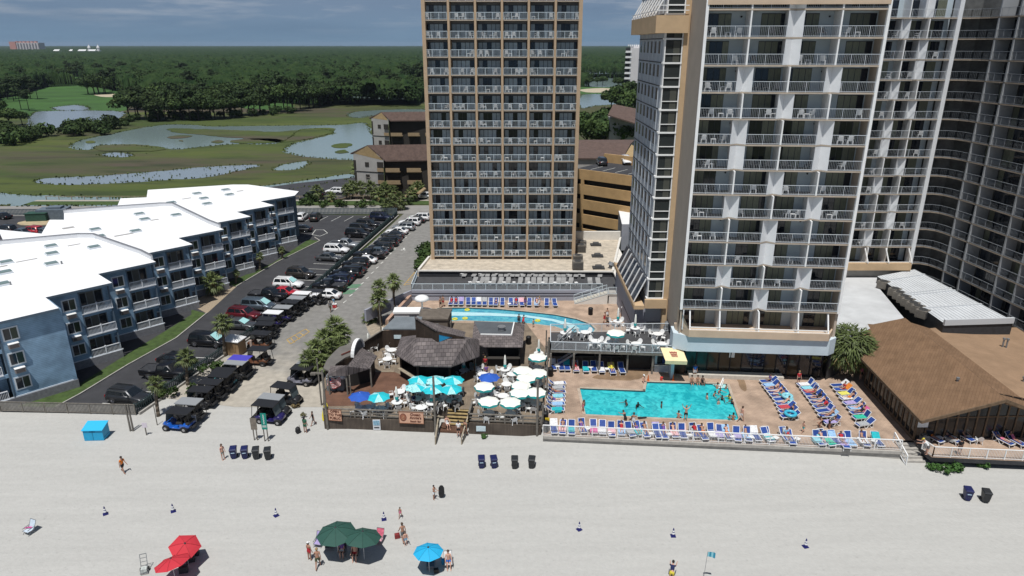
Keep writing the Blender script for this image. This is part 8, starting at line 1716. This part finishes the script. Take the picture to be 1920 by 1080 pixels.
p_ = person('walk', 232,886,0,R(70),'person in an orange shirt carrying black bags near the blue locker','b','k','shirt:orange,trunks:black')
person('stand',419,862,0,R(60),'woman in a pale bikini standing left of the navy bins','a','n','top:pink,bottom:teal',.97,True)
person('stand',573,811,0,R(160),'person in dark green clothes holding a white bag by the sand track','b','k','shirt:green,trunks:green',1.05,True); person('walk2',588,797,0,R(-60),'person in dark clothes beside the yellow surfboard','b','n','shirt:black,trunks:grey',.92)
person('hold',814,936,0,R(60),'child in white shorts holding a black bodyboard','b','k','trunks:white',.8); person('walk',751,971,0,R(-10),'small child in pink walking alone on the sand','b','n','suit:pink',.62)
person('walk',756,1014,0,R(-150),'man with a red bag walking away behind a child in blue','b','n','trunks:grey',.98); person('hold',761,1022,0,R(20),'child in blue trunks beside the man with a red bag','a','n','trunks:sky',.72)
person('stand',581,1050,0,R(150),'woman in a white cap beside the lilac beach chair','b','n','suit:red',.95,False,'white'); person('walk',597,1064,0,R(-170),'tanned person in brown trunks walking past the lilac beach chair','b','y','trunks:olive',1.02)
person('sit',841,1061,0,R(10),'bare-chested man in blue trunks sitting beside the sky blue umbrella','a','n','trunks:blue'); person('sit',666,1046,0,R(5),'person in red shorts seated in the shade of the right green umbrella','a','n','trunks:red'); person('sit',642,1040,0,R(5),'person in a pale shirt seated in the shade of the left green umbrella','a','n','shirt:purple,trunks:white',.9)
person('bend',1258,1092,0,R(160),'person in yellow trunks bending at the bottom edge of the beach','a','k','shirt:navy,trunks:yellow')
person('walk',627,577,0,R(-100),'person in a blue and white shirt carrying a red cooler across the street','a','n','shirt:sky,trunks:white'); person('walk2',620,585,0,R(170),'person in dark clothes walking in the street beside the golf carts','c','k','shirt:grey,trunks:olive')
LZ = .32
for a in (('stand',860,822,R(180),'man in a white shirt and black shorts at the foot of the bar steps','a','k','shirt:white,trunks:black'),('walk',872,820,R(150),'woman in a dark swimsuit beside the white-shirted man on the steps','b','n','suit:black'),('sit',838,806,R(30),'woman in white sitting at the left of the beach steps','a','n','dress:white')): person(a[0],a[1],a[2]-4,LZ,a[3],a[4],a[5],a[6],a[7])
for a in (('stand',910,694,R(170),'person in a red shirt waiting at the bar hut','b','y','shirt:red,trunks:black'),('stand',907,686,R(160),'dark-haired person behind the red shirt at the bar hut','c','k','shirt:black,trunks:black'),('sit',999,684,R(-30),'person in red seated under the farthest cream umbrella','b','k','shirt:red,trunks:navy'),('sit',993,689,R(60),'dark-haired person seated left under the farthest cream umbrella','c','k','shirt:grey,trunks:black'),('sit',912,704,R(20),'person in purple seated by the blue umbrella','b','k','shirt:purple,trunks:navy'),('sit',818,750,R(20),'person in pink seated under the teal umbrellas','b','n','shirt:pink,trunks:navy'),('sit',776,760,R(-10),'person in navy seated under the teal umbrellas','c','k','shirt:navy,trunks:navy'),('walk',991,755,R(30),'waiter in white and teal among the cream umbrellas','a','n','shirt:white,trunks:teal')): person(a[0],a[1],a[2],BZ,a[3],a[4],a[5],a[6],a[7])
for a in (('stand',826,578,R(40),'shirtless man in dark trunks left of the loungers by the curved pool','b','n','trunks:black'),('stand',831,575,R(-20),'man in red trunks at the left end of the curved pool loungers','b','k','trunks:red'),('stand',985,576,R(20),'person in purple standing among the curved pool loungers','c','k','dress:purple'),('walk',1011,576,R(20),'person in white standing near the right curved pool loungers','a','y','dress:white'),('bend',981,613,R(170),'woman in red at the near edge of the curved pool','c','k','suit:red'),('stand',973,611,R(170),'woman in black at the near edge of the curved pool','c','k','suit:black'),('stand',1000,614,R(-150),'small child at the near edge of the curved pool','a','n','trunks:teal'),('walk',1133,607,R(30),'woman in a red swimsuit right of the curved pool','a','n','suit:red'),('stand',1139,613,R(160),'person in grey behind the terrace railing right of the curved pool','b','k','shirt:grey,trunks:black'),('stand',1138,600,R(0),'person in a white dress right of the curved pool','b','n','dress:white'),('walk',1176,594,R(60),'man in white shorts at the dark passage entrance','b','n','trunks:white'),('stand',1167,593,R(0),'person in white in the dark passage entrance','d','k','shirt:white,trunks:grey'),('crouch',1159,596,R(20),'child crouching at the dark passage entrance','b','n','trunks:navy')): person(a[0],a[1],a[2],PDZ,a[3],a[4],a[5],a[6],a[7],.7 if 'child' in a[4] else 1.0)
lay(LP, G(1050,636,PDZ), R(170), 'blue pool lounger, left of two behind the bar hut', 'loungers behind the bar hut'); lay(LP, G(1075-20,631,PDZ), R(175), 'blue pool lounger, right of two behind the bar hut', 'loungers behind the bar hut')
def on_lounger(key, i, pose, lbl, skin, hair, wear, sc=.98, long=False):
 c, a = LOUNGE[key][i]; z = c.z; o = Vector((0,.12,0)); o.rotate(Matrix.Rotation(a,3,'Z').to_euler()); sit_up = pose in ('sit',)
 person(pose, 0, 0, z, a, lbl, skin, hair, wear, sc, long, None, c+o, .0 if pose != 'sit' else -.05)
for a in (('lazy',0,'recline','person in red on the first lounger behind the curved pool','b','k','suit:red'),('lazy',1,'recline2','person in dark red on the second lounger behind the curved pool','b','n','suit:red'),('lazy',5,'armsup0','','','',''),('under',3,'recline2','woman in dark red on a lounger below the terrace','b','k','suit:red'),('under',7,'recline','person in yellow on a lounger below the terrace','a','y','suit:yellow'),('left',2,'recline','sunbather in red on a lounger beside the bar fence','b','n','bottom:red'),
  ('r1',0,'sit','person in purple sitting on the farthest lounger by the pool','b','k','shirt:purple,trunks:navy'),('r1',2,'recline2','sunburnt man on the third lounger by the pool','a','n','trunks:navy'),('r1',3,'recline','woman in a bikini on the fourth lounger by the pool','a','n','top:white,bottom:white'),('r1',4,'recline','dark-haired person on the fifth lounger by the pool','b','k','trunks:teal'),('r1',8,'recline2','person in dark blue on the ninth lounger by the pool','b','n','suit:navy'),
  ('r2',3,'sit','man in dark shorts sitting on the fourth lounger of the middle row','b','n','trunks:black'),('r2',4,'recline2','person in black on the fifth lounger of the middle row','a','k','shirt:black,trunks:black'),('r2',5,'recline','woman in pink on the sixth lounger of the middle row','a','k','top:pink,bottom:pink'),('r2',6,'recline2','man in a red shirt on the seventh lounger of the middle row','b','n','shirt:red,trunks:grey'),('r3',1,'sit','man in a red shirt sitting near the restaurant','a','n','shirt:red,trunks:red'),('r3',6,'recline2','person in black on a lounger near the restaurant','b','n','suit:black'),
  ('fence',7,'recline2','person in red on the eighth lounger by the beach fence','a','n','suit:red'),('fence',13,'recline','person in pink on the fourteenth lounger by the beach fence','a','n','top:pink,bottom:navy'),('fence',16,'recline2','person in orange on the seventeenth lounger by the beach fence','b','k','trunks:orange'),('fence',12,'recline','person in purple on the thirteenth lounger by the beach fence','b','n','suit:purple'),('fence',24,'sit','dark-haired person sitting at the beach fence near the middle','b','k','shirt:sky,trunks:navy'),
  ('deck',0,'recline','woman in orange on the leftmost lounger of the restaurant deck','a','n','suit:orange'),('deck',2,'sit','man in navy sitting on a lounger of the restaurant deck','a','n','shirt:navy,trunks:navy'),('deck',3,'lie','sunburnt person on a pink towel on the restaurant deck','a','n','trunks:pink'),('deck',4,'recline','person in pink on the rightmost lounger of the restaurant deck','b','n','suit:pink')):
 if a[3]: on_lounger(*a)
for key, ids, wh in (('fence',(1,3,9,10,15,19,21,26,28,31,33),'along the beach fence'),('r1',(6,),'in the row by the pool'),('r2',(2,8),'in the middle row'),('r3',(3,5),'in the row by the restaurant'),('deck',(1,),'on the front deck'),('lazy',(8,11,14),'behind the curved pool'),('left',(4,),'beside the bar fence')):
 for q_, i in enumerate(ids):
  w = ['suit:red','trunks:navy','top:black,bottom:black','trunks:orange','suit:purple','shirt:red,trunks:grey','top:teal,bottom:teal'][(i+q_) % 7]; on_lounger(key, i, ['recline','recline2','lie'][(i+q_) % 3], 'sunbather in %s on the %s lounger %s' % (w.split(':')[1].split(',')[0], nth(i), wh), 'ab'[(i+q_) % 2], 'nky'[i % 3], w)
for i, a in enumerate(((1095,761,'bather in a pale shirt at the left end of the pool','b','n','shirt:grey',R(60)),(1176,759,'bather in black, left of two in mid pool','c','k','suit:black',R(-60)),(1194,763,'bather in black, right of two in mid pool','d','k','shirt:black',R(20)),(1240,764,'bather alone in mid pool','c','k','trunks:navy',R(80)),(1344,729,'bather by the white handrail','b','k','trunks:grey',R(150)),(1347,736,'bather just below the white handrail','b','n','suit:navy',R(30)),(1325,748,'bather swimming left of the pool steps','a','n','trunks:navy',R(100)),(1337,742,'bather among the group near the steps','b','k','trunks:black',R(40)),(1354,750,'dark-haired bather in the right of the pool','c','k','suit:black',R(-30)),(1347,758,'child bather in the right of the pool','a','n','trunks:blue',R(10)),(1369,748,'bather in a yellow shirt at the right edge of the pool','b','k','shirt:yellow',R(-60)),(1373,757,'bather in navy at the right edge of the pool','c','k','suit:navy',R(-40)),(1361,729,'child bather on the pool steps','b','k','trunks:teal',R(40)),(1184,795-6,'bather under a black float at the near edge','c','k','suit:black',R(0)))):
 person('swim' if i % 3 else 'stand', a[0], a[1], .84, a[6], a[2], a[3], a[4], a[5], .75 if 'child' in a[2] else 1.0, False, None, None, -1.05 if 'child' not in a[2] else -.75)
for a in (('sit',1297,717,R(0),'bather in dark trunks on the far pool edge, left of three','b','k','trunks:black'),('sit',1308,717,R(0),'bather in brown on the far pool edge, middle of three','b','n','trunks:olive'),('sit',1317,718,R(0),'bather in black on the far pool edge, right of three','c','k','suit:black'),('sit',1207,716,R(20),'man in a white cap sitting on the far left pool corner','a','g','trunks:grey')): person(a[0],a[1],a[2],PDZ,a[3],a[4],a[5],a[6],a[7],1,False,'white' if 'cap' in a[4] else None,None,-.46)
for a in (('sit',1272,784,R(150),'bather in navy sitting on the near pool edge','a','k','trunks:navy',-.44),('sit',1367,788,R(160),'child in teal sitting on the near right pool edge','b','k','suit:teal',-.4),('sit',1374,788,R(160),'man sitting on the near right pool edge','b','k','trunks:navy',-.44)): person(a[0],a[1],a[2],PDZ,a[3],a[4],a[5],a[6],a[7],.8 if 'child' in a[4] else 1,False,None,None,a[8])
for a in (('armsup',1285,789,R(170),'man in black shorts with raised elbows at the near pool edge','a','y','trunks:black'),('walk',1389,790,R(120),'man in white shorts at the near right pool corner','a','n','trunks:white'),('stand',1093,772,R(-60),'child with a pale pink swim shirt at the near left pool corner','b','n','suit:pink'),('bend',1172,799,R(-160),'person in black bending beside the white towel near the fence','b','n','suit:black'),('hold',1187,803,R(160),'person wrapped in a white towel at the beach fence','b','n','dress:white'),('stand',1302,708,R(0),'person in a blue patterned shirt at the lounge ledge','b','n','shirt:blue,trunks:white'),('stand',1496,722,R(10),'man in red and black standing right of the lounge ledge','a','y','shirt:red,trunks:black'),('stand',1613,712,R(20),'person in a white cap and pale shirt at the restaurant corner','a','g','shirt:pink,trunks:black'),('walk2',1505,811,R(-70),'boy in green shorts running beside the pool loungers','a','n','trunks:teal'),('bend',1553,804,R(70),'man in a grey shirt bending over the last middle-row lounger','b','n','shirt:grey,trunks:black'),('crouch',1541,802,R(-80),'person in black crouching by the last middle-row lounger','b','k','suit:black'),('bend',1738,852,R(-120),'person in a straw hat and white shirt on the restaurant deck','a','y','shirt:white,trunks:grey'),('stand',1797,853,R(170),'person in dark clothes on the restaurant deck by the railing','b','k','shirt:black,trunks:black')): person(a[0],a[1],a[2],PDZ,a[3],a[4],a[5],a[6],a[7],.72 if ('child' in a[4] or 'boy' in a[4]) else 1.0,False,'white' if 'cap' in a[4] else ('yellow' if 'straw' in a[4] else None))
mb = MB(); c = G(1196,786,.9); mb.tube(c, c+Vector((.9,.1,.12)), .25, .12, 8); single('pool_float', mb, BLACK, 'black inflatable at the near edge of the turquoise pool', 'float')
def binp(col, px, py, rz, lbl, grp):
 c = G(px, py, 0); t = thing('wheelie_bin', lbl, 'bin', c, rz, grp); m = mat('bin_'+col, {'black':(.022,.024,.027),'navy':(.012,.016,.075)}[col], .45, .1, 3)
 b = MB(); b.add([(-.24,-.26,.12),(.24,-.26,.12),(.24,.22,.12),(-.24,.22,.12),(-.30,-.36,1.0),(.30,-.36,1.0),(.30,.34,1.0),(-.30,.34,1.0)], [(0,3,2,1),(4,5,6,7),(0,1,5,4),(1,2,6,5),(2,3,7,6),(3,0,4,7)]); b.box(-.16,.16,-.29,-.2,.05,.12);
 b.bar((-.31,-.34,.97),(.31,-.34,.97),.06,.05); b.box(-.30,.30,-.315,-.30,.5,.52); obj('body', b.data('body', m), t)
 l = MB(); l.add([(-.33,-.40,1.0),(.33,-.40,1.0),(.33,.38,1.03),(-.33,.38,1.03),(-.28,-.32,1.10),(.28,-.32,1.10),(.28,.34,1.14),(-.28,.34,1.14)], [(0,3,2,1),(4,5,6,7),(0,1,5,4),(1,2,6,5),(2,3,7,6),(3,0,4,7)]); l.bar((-.26,.42,1.02),(.26,.42,1.02),.05); obj('lid', l.data('lid', m), t)
 w = MB(); w.tube((-.02,0,0),(.04,0,0),.13,n=12); wd_ = w.data('wheel', RUBBER)
 for sx in (-1,1): obj('wheel', wd_, t, (sx*.28,.26,.13))
 if col == 'navy': s = MB(); s.box(-.16,.16,-.352,-.33,.66,.72); obj('sticker', s.data('sticker', mat('sticker',(.45,.60,.70),.6)), t)
for i, (c_, px, py, r, lb) in enumerate((('navy',439,858,12,'navy bin, leftmost of the four on the left sand'),('navy',460,858,12,'navy bin, second of the four on the left sand'),('black',481,859,12,'black bin, third of the four on the left sand'),('black',503,860,12,'black bin, rightmost of the four on the left sand'),('navy',903,876,4,'navy bin, left of four below the bar steps'),('navy',926,876,10,'navy bin, second of four below the bar steps'),('black',965,877,0,'black bin, third of four below the bar steps'),('black',997,877,-8,'black bin, right of four below the bar steps'),('navy',1812,936,-12,'navy bin, left of two at the right of the beach'),('black',1846,940,-12,'black bin, right of two at the right of the beach'))): binp(c_, px, py, R(r), lb, 'wheelie bins on the sand')
for px, py, z, lb in ((853,768,BZ,'black litter bin at the top of the beach steps'),(1022,790,PDZ,'black litter bin at the corner of the bar fence'),(1024,808,PDZ,'black litter bin at the left end of the pool fence'),(1032,705,PDZ,'black litter bin beside the terrace loungers'),(991,645,BZ,'black litter bin behind the farthest cream umbrella'),(1527,708,PDZ,'black litter bin right of the lounge ledge'),(1107,590,PDZ,'black litter bin at the foot of the outdoor stair')):
 c = G(px, py, z); mb = MB(); mb.lathe([(.25,0),(.32,.1),(.34,.85),(.36,.9),(.30,1.05),(.12,1.12),(0,1.13)],14,0,c); single('litter_bin', mb, BLACK, lb, 'bin', smooth=True)
CN = mat('cone_navy', (.012,.014,.12), .5)
cone_m = MB(); cone_m.box(-.19,.19,-.19,.19,0,.04); cone_m.lathe([(.15,.04),(.115,.22)],12); cb_ = cone_m.data('base', CN); s_ = MB(); s_.lathe([(.115,.22),(.095,.36)],12); s_.lathe([(.085,.42),(.066,.54)],12); ws_ = s_.data('white_band', PLW); s_ = MB(); s_.lathe([(.095,.36),(.085,.42)],12); s_.lathe([(.066,.54),(.03,.72),(0,.725)],12); cn_ = s_.data('tip', CN)
for i, (px, py) in enumerate(((198,964),(325,959),(518,967),(720,974),(1086,993),(1262,1005),(1510,1025))):
 c = G(px, py, -.01); t = thing('traffic_cone', 'navy and white cone on the sand, %s from the left in the line of seven' % nth(i), 'cone', c, random.random(), 'cones along the beach'); t.scale = (1.05,)*3; obj('base', cb_, t); obj('white_band', ws_, t); obj('tip', cn_, t)
def beach_umb(px, py, R0, m, lbl, tilt=(0,0), H=2.1, rise=.5, n=8):
 c = G(px, py, H+rise*.5); t = thing('beach_umbrella', lbl, 'umbrella', (c.x,c.y,0), .2); mb = MB(); Mx = Matrix.Translation((0,0,H)) @ Matrix.Rotation(R(tilt[0]),4,'X') @ Matrix.Rotation(R(tilt[1]),4,'Y')
 rings = [[(R0*f*math.cos(i*2*math.pi/n), R0*f*math.sin(i*2*math.pi/n), rise*(1-f**1.6)) for i in range(n)] for f in (1,.7,.4,.12)]
 fs = []; vs = [p for r_ in rings for p in r_]+[(0,0,rise+.02)]
 for q_ in range(3): fs += [(q_*n+i, q_*n+(i+1)%n, (q_+1)*n+(i+1)%n, (q_+1)*n+i) for i in range(n)]
 fs += [(3*n+i, 3*n+(i+1)%n, 4*n) for i in range(n)]; mb.add([Mx @ Vector(v) for v in vs], fs+[f[::-1] for f in fs])
 obj('canopy', mb.data('canopy', m), t); mb = MB()
 for i in range(n): mb.path([Mx @ Vector((p[0]*1.0,p[1]*1.0,p[2]+.012)) for p in (rings[0][i],rings[1][i],rings[2][i],rings[3][i])], .03, .02)
 obj('ribs', mb.data('ribs', mat('seam_'+m.name, tuple(x*.7 for x in m.node_tree.nodes['Principled BSDF'].inputs['Base Color'].default_value[:3]), .7)), t)
 mb = MB(); mb.tube((0,0,-.1), Mx @ Vector((0,0,rise)), .022, n=6); obj('pole', mb.data('pole', mat('umb_pole',(.6,.6,.6),.4)), t); mb = MB(); q_ = Mx @ Vector((0,0,rise+.03)); mb.lathe([(.07,-.03),(.09,.0),(.0,.1)],8,0,q_); obj('finial', mb.data('finial', DARK), t)
UR = mat('umb_red', (.50,.03,.045), .8); UG = mat('umb_green', (.022,.075,.058), .75); UB = mat('umb_sky', (.015,.36,.62), .7)
beach_umb(346,1021,1.15,UR,'bright red beach umbrella, farther of two at the left',(16,10),1.7,.4,6); beach_umb(322,1052,1.25,UR,'dull red beach umbrella, nearer of two at the left',(-12,-10),1.7,.35); beach_umb(630,995,1.5,UG,'dark green beach umbrella, left of two overlapping',(0,-3),2.1,.55); beach_umb(679,1003,1.45,UG,'dark green beach umbrella, right of two overlapping',(-8,6),2.0,.5); beach_umb(803,1031,1.12,UB,'sky blue beach umbrella beside a seated man',(-3,0),1.8,.4)
def beach_chair(px, py, rz, m, lbl, m2=None):
 c = G(px, py, 0); t = thing('beach_chair', lbl, 'chair', c, rz); f = MB()
 for sx in (-1,1): x = sx*.3; f.path([(x,-.35,.0),(x,.25,.42)], .03); f.path([(x,.35,0),(x,-.3,.32)], .03); f.path([(x,-.32,.3),(x,.2,.26),(x,.5,.95)], .03); f.bar((x,-.3,.48),(x,.3,.52),.05,.03)
 for y, z in ((-.32,.3),(.5,.95)): f.bar((-.3,y,z),(.3,y,z),.03)
 obj('frame', f.data('frame', GREY), t); s = MB(); s.slab([(-.28,-.32,.31),(.28,-.32,.31),(.28,.2,.27),(-.28,.2,.27)], .02); obj('seat', s.data('seat', m), t); s = MB(); s.slab([(-.28,.2,.28),(.28,.2,.28),(.28,.5,.95),(-.28,.5,.95)], .02); obj('backrest', s.data('backrest', m2 or m), t)
beach_chair(598,1022,R(-10),MATS['towel_lilac'],'beach chair covered with a lilac towel left of the green umbrellas'); beach_chair(711,1016,R(-10),MATS['towel_palepink'],'beach chair with a red striped towel right of the green umbrellas',mat('stripe_red',(.55,.12,.18),.9,.5,9,stretch=(.2,.2,3)));
beach_chair(841,1060,R(10),PLW,'white beach chair under the seated man'); beach_chair(808,1063,R(0),mat('chair_stripe',(.12,.14,.17),.8,.5,9),'striped beach chair in the shade of the sky blue umbrella'); beach_chair(642,1038,R(0),DARK,'dark beach chair in the shade of the left green umbrella'); beach_chair(666,1044,R(0),DARK,'dark beach chair in the shade of the right green umbrella'); beach_chair(618,1028,R(10),DARK,'dark beach chair under the left edge of the green umbrellas')
beach_chair(56,999,R(-20),mat('sling_pale',(.50,.58,.66),.8,.1,5),'pale blue lounge chair alone at the left of the beach'); mb = MB(); c = G(52,990,.35); mb.bar(c+Vector((-.3,0,0)), c+Vector((.35,.1,.03)), .12, .05); single('towel', mb, MATS['towel_pink'], 'small pink towel on the lone pale beach chair', 'towel')
c = G(272,1070,0); t = thing('beach_cart', 'grey folding hand cart standing left of the red umbrellas', 'cart', c, R(20)); mb = MB(); mb.path([(-.22,0,.15),(-.22,.35,1.25),(.22,.35,1.25),(.22,0,.15),(-.22,0,.15)], .04);
for i in range(1,4): mb.bar((-.22,.35*i/4,.15+1.1*i/4),(.22,.35*i/4,.15+1.1*i/4),.03)
mb.path([(-.25,0,.15),(-.25,-.45,.12),(.25,-.45,.12),(.25,0,.15)], .04); obj('frame', mb.data('frame', GREY), t); mb = MB(); mb.box(-.2,.2,-.4,-.02,.16,.42,0); obj('bag', mb.data('bag', mat('bag_pale',(.45,.48,.46),.8,.3,6)), t); w = MB(); w.tube((-.04,0,0),(.04,0,0),.15,n=12); wd_ = w.data('wheel', RUBBER)
for sx in (-1,1): obj('wheel', wd_, t, (sx*.27,.02,.15))
for i, (px, py) in enumerate(((358,1052),(366,1040),(345,1072))): mb = MB(Matrix.Translation(G(px,py,0))); mb.cb((0,0,.25),(.6,.4,.5),.3); mb.bar((-.2,0,.5),(.2,0,.55),.05); single('beach_bag', mb, DARK, 'dark beach bag in the shade of the red umbrellas, %s' % ['middle','farthest','nearest'][i], 'bag', 'bags by the red umbrellas')
c = G(183,820,0); t = thing('storage_box', 'sky blue beach storage box with a sloping lid', 'box', c, R(2)); BXB = mat('box_blue', (.015,.33,.58), .5, .06, 1.5); mb = MB(); mb.add([(-.95,-.6,0),(.95,-.6,0),(.95,.6,0),(-.95,.6,0),(-.95,-.6,1.15),(.95,-.6,1.15),(.95,.6,1.45),(-.95,.6,1.45)], [(0,3,2,1),(4,5,6,7),(0,1,5,4),(1,2,6,5),(2,3,7,6),(3,0,4,7)]); obj('body', mb.data('body', BXB), t); mb = MB(); mb.slab([(-1.02,-.7,1.19),(1.02,-.7,1.19),(1.02,.66,1.53),(-1.02,.66,1.53)], .06); obj('lid', mb.data('lid', mat('box_lid',(.03,.42,.70),.5)), t); mb = MB(); mb.bar((-.05,-.612,.05),(-.05,-.612,1.1),.03,.02); mb.box(-.3,.25,-.63,-.6,.95,1.02); mb.bar((.955,-.55,.3),(.955,.5,.35),.02,.04); obj('seam', mb.data('seam', mat('box_dark',(.01,.14,.26),.6)), t)
for px, py, tx, ty, lb in ((245,808,237,758,'left of two weathered timber posts at the car park corner'),(250,808,243,758,'right of two weathered timber posts at the car park corner'),(295,797,290,762,'thin leaning post beside the small palm')):
 b = G(px,py,0); tp_ = D(tx,ty,b.y); post('timber_post', lb, b-Vector((0,0,.1)), (b.x,b.y,tp_.z), .10 if px < 290 else .05, WGREY, 'post')
def board(lbl, px, py, w, z0, z1, m, posts, lm=None, txt=None, rz=0.):
 b = G(px,py,0); t = thing('beach_sign', lbl, 'sign', b, rz); mb = MB()
 for x in posts: mb.bar((x,0,-.1),(x,0,z1-.1),.09,.07)
 obj('post', mb.data('post', WGREY), t); mb = MB(); mb.box(-w/2,w/2,-.06,-.04,z0,z1); obj('board', mb.data('board', m), t)
 if txt:
  o = obj('lettering', text(txt[0], txt[1], lm), t, (0,-.07,(z0+z1)/2+txt[2])); o.rotation_euler = (R(90), R(txt[3]), 0)
 return t
board('small white and pink notice on a short post', 275,816,.5,.9,1.45,mat('sign_pale',(.62,.56,.62),.7,.1,8),(0,));
t = board('tall green beach access sign on two posts', 500,827,.55,1.35,3.15,mat('sign_green',(.01,.24,.19),.5),(-.17,.17)); mb = MB()
for i, z in enumerate((1.6,1.72)): mb.box(-.2,.2,-.068,-.061,z,z+.06)
for i in range(9): mb.box(-.06+.02*(i%2),.06-.02*((i+1)%2),-.068,-.061,1.95+.12*i,2.02+.12*i)
obj('marking', mb.data('marking', PLW), t)
t = board('rounded brown board on two posts left of the green sign', 480,825,.62,1.2,2.5,mat('board_brown',(.20,.17,.14),.9,.2,4),(-.15,.15))
c = G(607,790,0); mb = MB(Matrix.Translation(c) @ Matrix.Rotation(R(-12),4,'X') @ Matrix.Rotation(R(14),4,'Y')); prof = [(-.02,0),(.18,.15),(.27,.6),(.28,1.2),(.2,1.7),(.05,2.0)]
mb.prism([(x,z) for x,z in prof]+[(-x,z) for x,z in prof[::-1]], -.03, .03); mb.v = [tuple(Matrix.Translation(c) @ Matrix.Rotation(R(78),4,'X') @ Matrix.Rotation(R(-10),4,'Z') @ Vector((Matrix.Translation(c) @ Matrix.Rotation(R(-12),4,'X') @ Matrix.Rotation(R(14),4,'Y')).inverted() @ Vector(v))) for v in mb.v]; single('surfboard', mb, mat('board_yellow',(.70,.58,.04),.35), 'yellow surfboard leaning at the left end of the bar wall', 'surfboard')
c = G(559,811,0); mb = MB(Matrix.Translation(c)); mb.lathe([(.2,0),(.28,.2),(.24,.5),(.1,.65),(0,.66)],10); mb.bar((.2,0,.3),(.22,-.1,.95),.04); mb.box(-.1,.1,-.3,-.24,.1,.4); single('backpack', mb, BLACK, 'black backpack with a stick standing on the sand', 'bag', smooth=False)
c = G(828,934,0); mb = MB(); pr = [(0,.0),(.2,.08),(.26,.4),(.24,.9),(.12,1.1),(0,1.13)]; mb.prism([(x,z) for x,z in pr]+[(-x,z) for x,z in pr[::-1][1:-1]], -.03, .03); mb.v = [(c.x+v[0]-.0, c.y+v[2]+.12*v[1], .08+v[1]) for v in mb.v]; single('bodyboard', mb, BLACK, 'black bodyboard held upright beside a child in white shorts', 'board')
c = G(1318,1092,0); tp_ = D(1323,1036,c.y); t = thing('flag', 'small blue and white flag on a thin pole at the bottom of the beach', 'flag', c); mb = MB(); mb.tube((0,0,0),(.1,0,tp_.z+.1),.015,n=6); obj('pole', mb.data('pole', GREY), t); mb = MB()
for i in range(4): x0, x1 = .1+.14*i, .1+.14*(i+1); mb.add([(x0,.04*math.sin(i),tp_.z-.35-.04*i),(x1,.04*math.sin(i+1),tp_.z-.38-.04*i),(x1,.04*math.sin(i+1),tp_.z+.02-.02*i),(x0,.04*math.sin(i),tp_.z+.05)], [(0,1,2,3),(3,2,1,0)], i % 2)
obj('cloth', mb.data('cloth', [mat('flag_aqua',(.25,.55,.62),.8), mat('flag_teal',(.03,.25,.38),.8)]), t)
for px, py, s, lb in ((745,1008,.4,'dark red bag carried by the walking man'),(818,1073,.35,'small black bag on the sand right of the sky blue umbrella'),(833,1056,.4,'blue cooler beside the seated man')):
 c = G(px, py, 0); mb = MB(Matrix.Translation(c)); mb.cb((0,0,s*.45),(s,s*.7,s*.9),.3); mb.bar((-s*.4,0,s*.9),(s*.4,0,s),.04); single('beach_bag', mb, {0:mat('bag_red',(.22,.03,.03),.8),1:BLACK,2:mat('bag_blue',(.02,.28,.5),.6)}[(745,818,833).index(px)], lb, 'bag')
c = G(628,577,0); mb = MB(Matrix.Translation(c)); mb.cb((0,0,.3),(.6,.4,.5)); mb.cb((0,0,.6),(.64,.44,.12),0,1); single('cooler', mb, [mat('cooler_red',(.45,.03,.04),.5), PLW], 'red cooler with white lid carried in the street', 'cooler')
for i, (px, py) in enumerate(((1215,714),(1262,713))):
 c = G(px, py, PDZ); mb = MB(); mb.lathe([(.2,0),(.2,.04),(.12,.06),(.03,.75),(0,.76)],10,0,c); single('traffic_cone', mb, mat('cone_orange',(.60,.12,.02),.6), 'orange cone on the far pool edge, %s of two' % ['left','right'][i], 'cone')
c = G(1240,713,PDZ); mb = MB(); mb.lathe([(.14,0),(.17,.4),(0,.41)],10,0,c); single('bucket', mb, mat('bucket_red',(.55,.05,.04),.6), 'red bucket between two orange cones at the pool', 'bucket')
mb = MB(); c = G(1730,838,PDZ); mb.cb(c+Vector((0,0,.6)),(.7,.6,1.2)); mb.cb(c+Vector((-.1,0,1.3)),(.3,.3,.25)); single('equipment_box', mb, DARK, 'dark equipment box at the restaurant deck corner', 'box')
mb = MB(); c = G(1024,800,PDZ); mb.cb(c+Vector((.1,-.2,.7)),(.45,.12,.8)); single('yellow_gate', mb, mat('gate_yellow',(.50,.36,.02),.6,.3,4), 'yellow and black gate panel at the corner of bar and pool', 'gate')
lay(CHP, G(1834,832,PDZ), R(170), 'white plastic armchair alone on the restaurant deck', 'white armchairs on the restaurant deck')
for i in range(26):   # weeds and rubbish along the foot of the walls
 pass
DRY = mat('dune_weed', (.16,.15,.07), .9, .3, 5)
for i, (px, py, s) in enumerate(((905,822,.5),(1480,846,.45),(1055,833,.3),(570,780,.35),(1545,845,.3))): shrub_thing(px, py, .1, s, 'low weed at the foot of the wall, %s' % ['right of the bar steps','below the middle of the pool fence','below the left of the pool fence','left of the bar','below the right of the pool fence'][i], 'weeds on the sand', DRY if i % 2 else BGRN, 'weed')
def haze():
 mb = MB(); mb.box(-9000, 9000, -420, 9900, -1.1, 62); m = bpy.data.materials.new('haze'); m.use_nodes = True; nt = m.node_tree; nt.nodes.clear(); o = nt.nodes.new('ShaderNodeOutputMaterial'); v = nt.nodes.new('ShaderNodeVolumePrincipled'); v.inputs['Color'].default_value = (.72,.84,1,1); v.inputs['Density'].default_value = 4.5e-5; v.inputs['Anisotropy'].default_value = .2; nt.links.new(v.outputs[0], o.inputs['Volume'])
 tag(obj('haze', mb.data('haze', m)), kind='stuff')
haze()
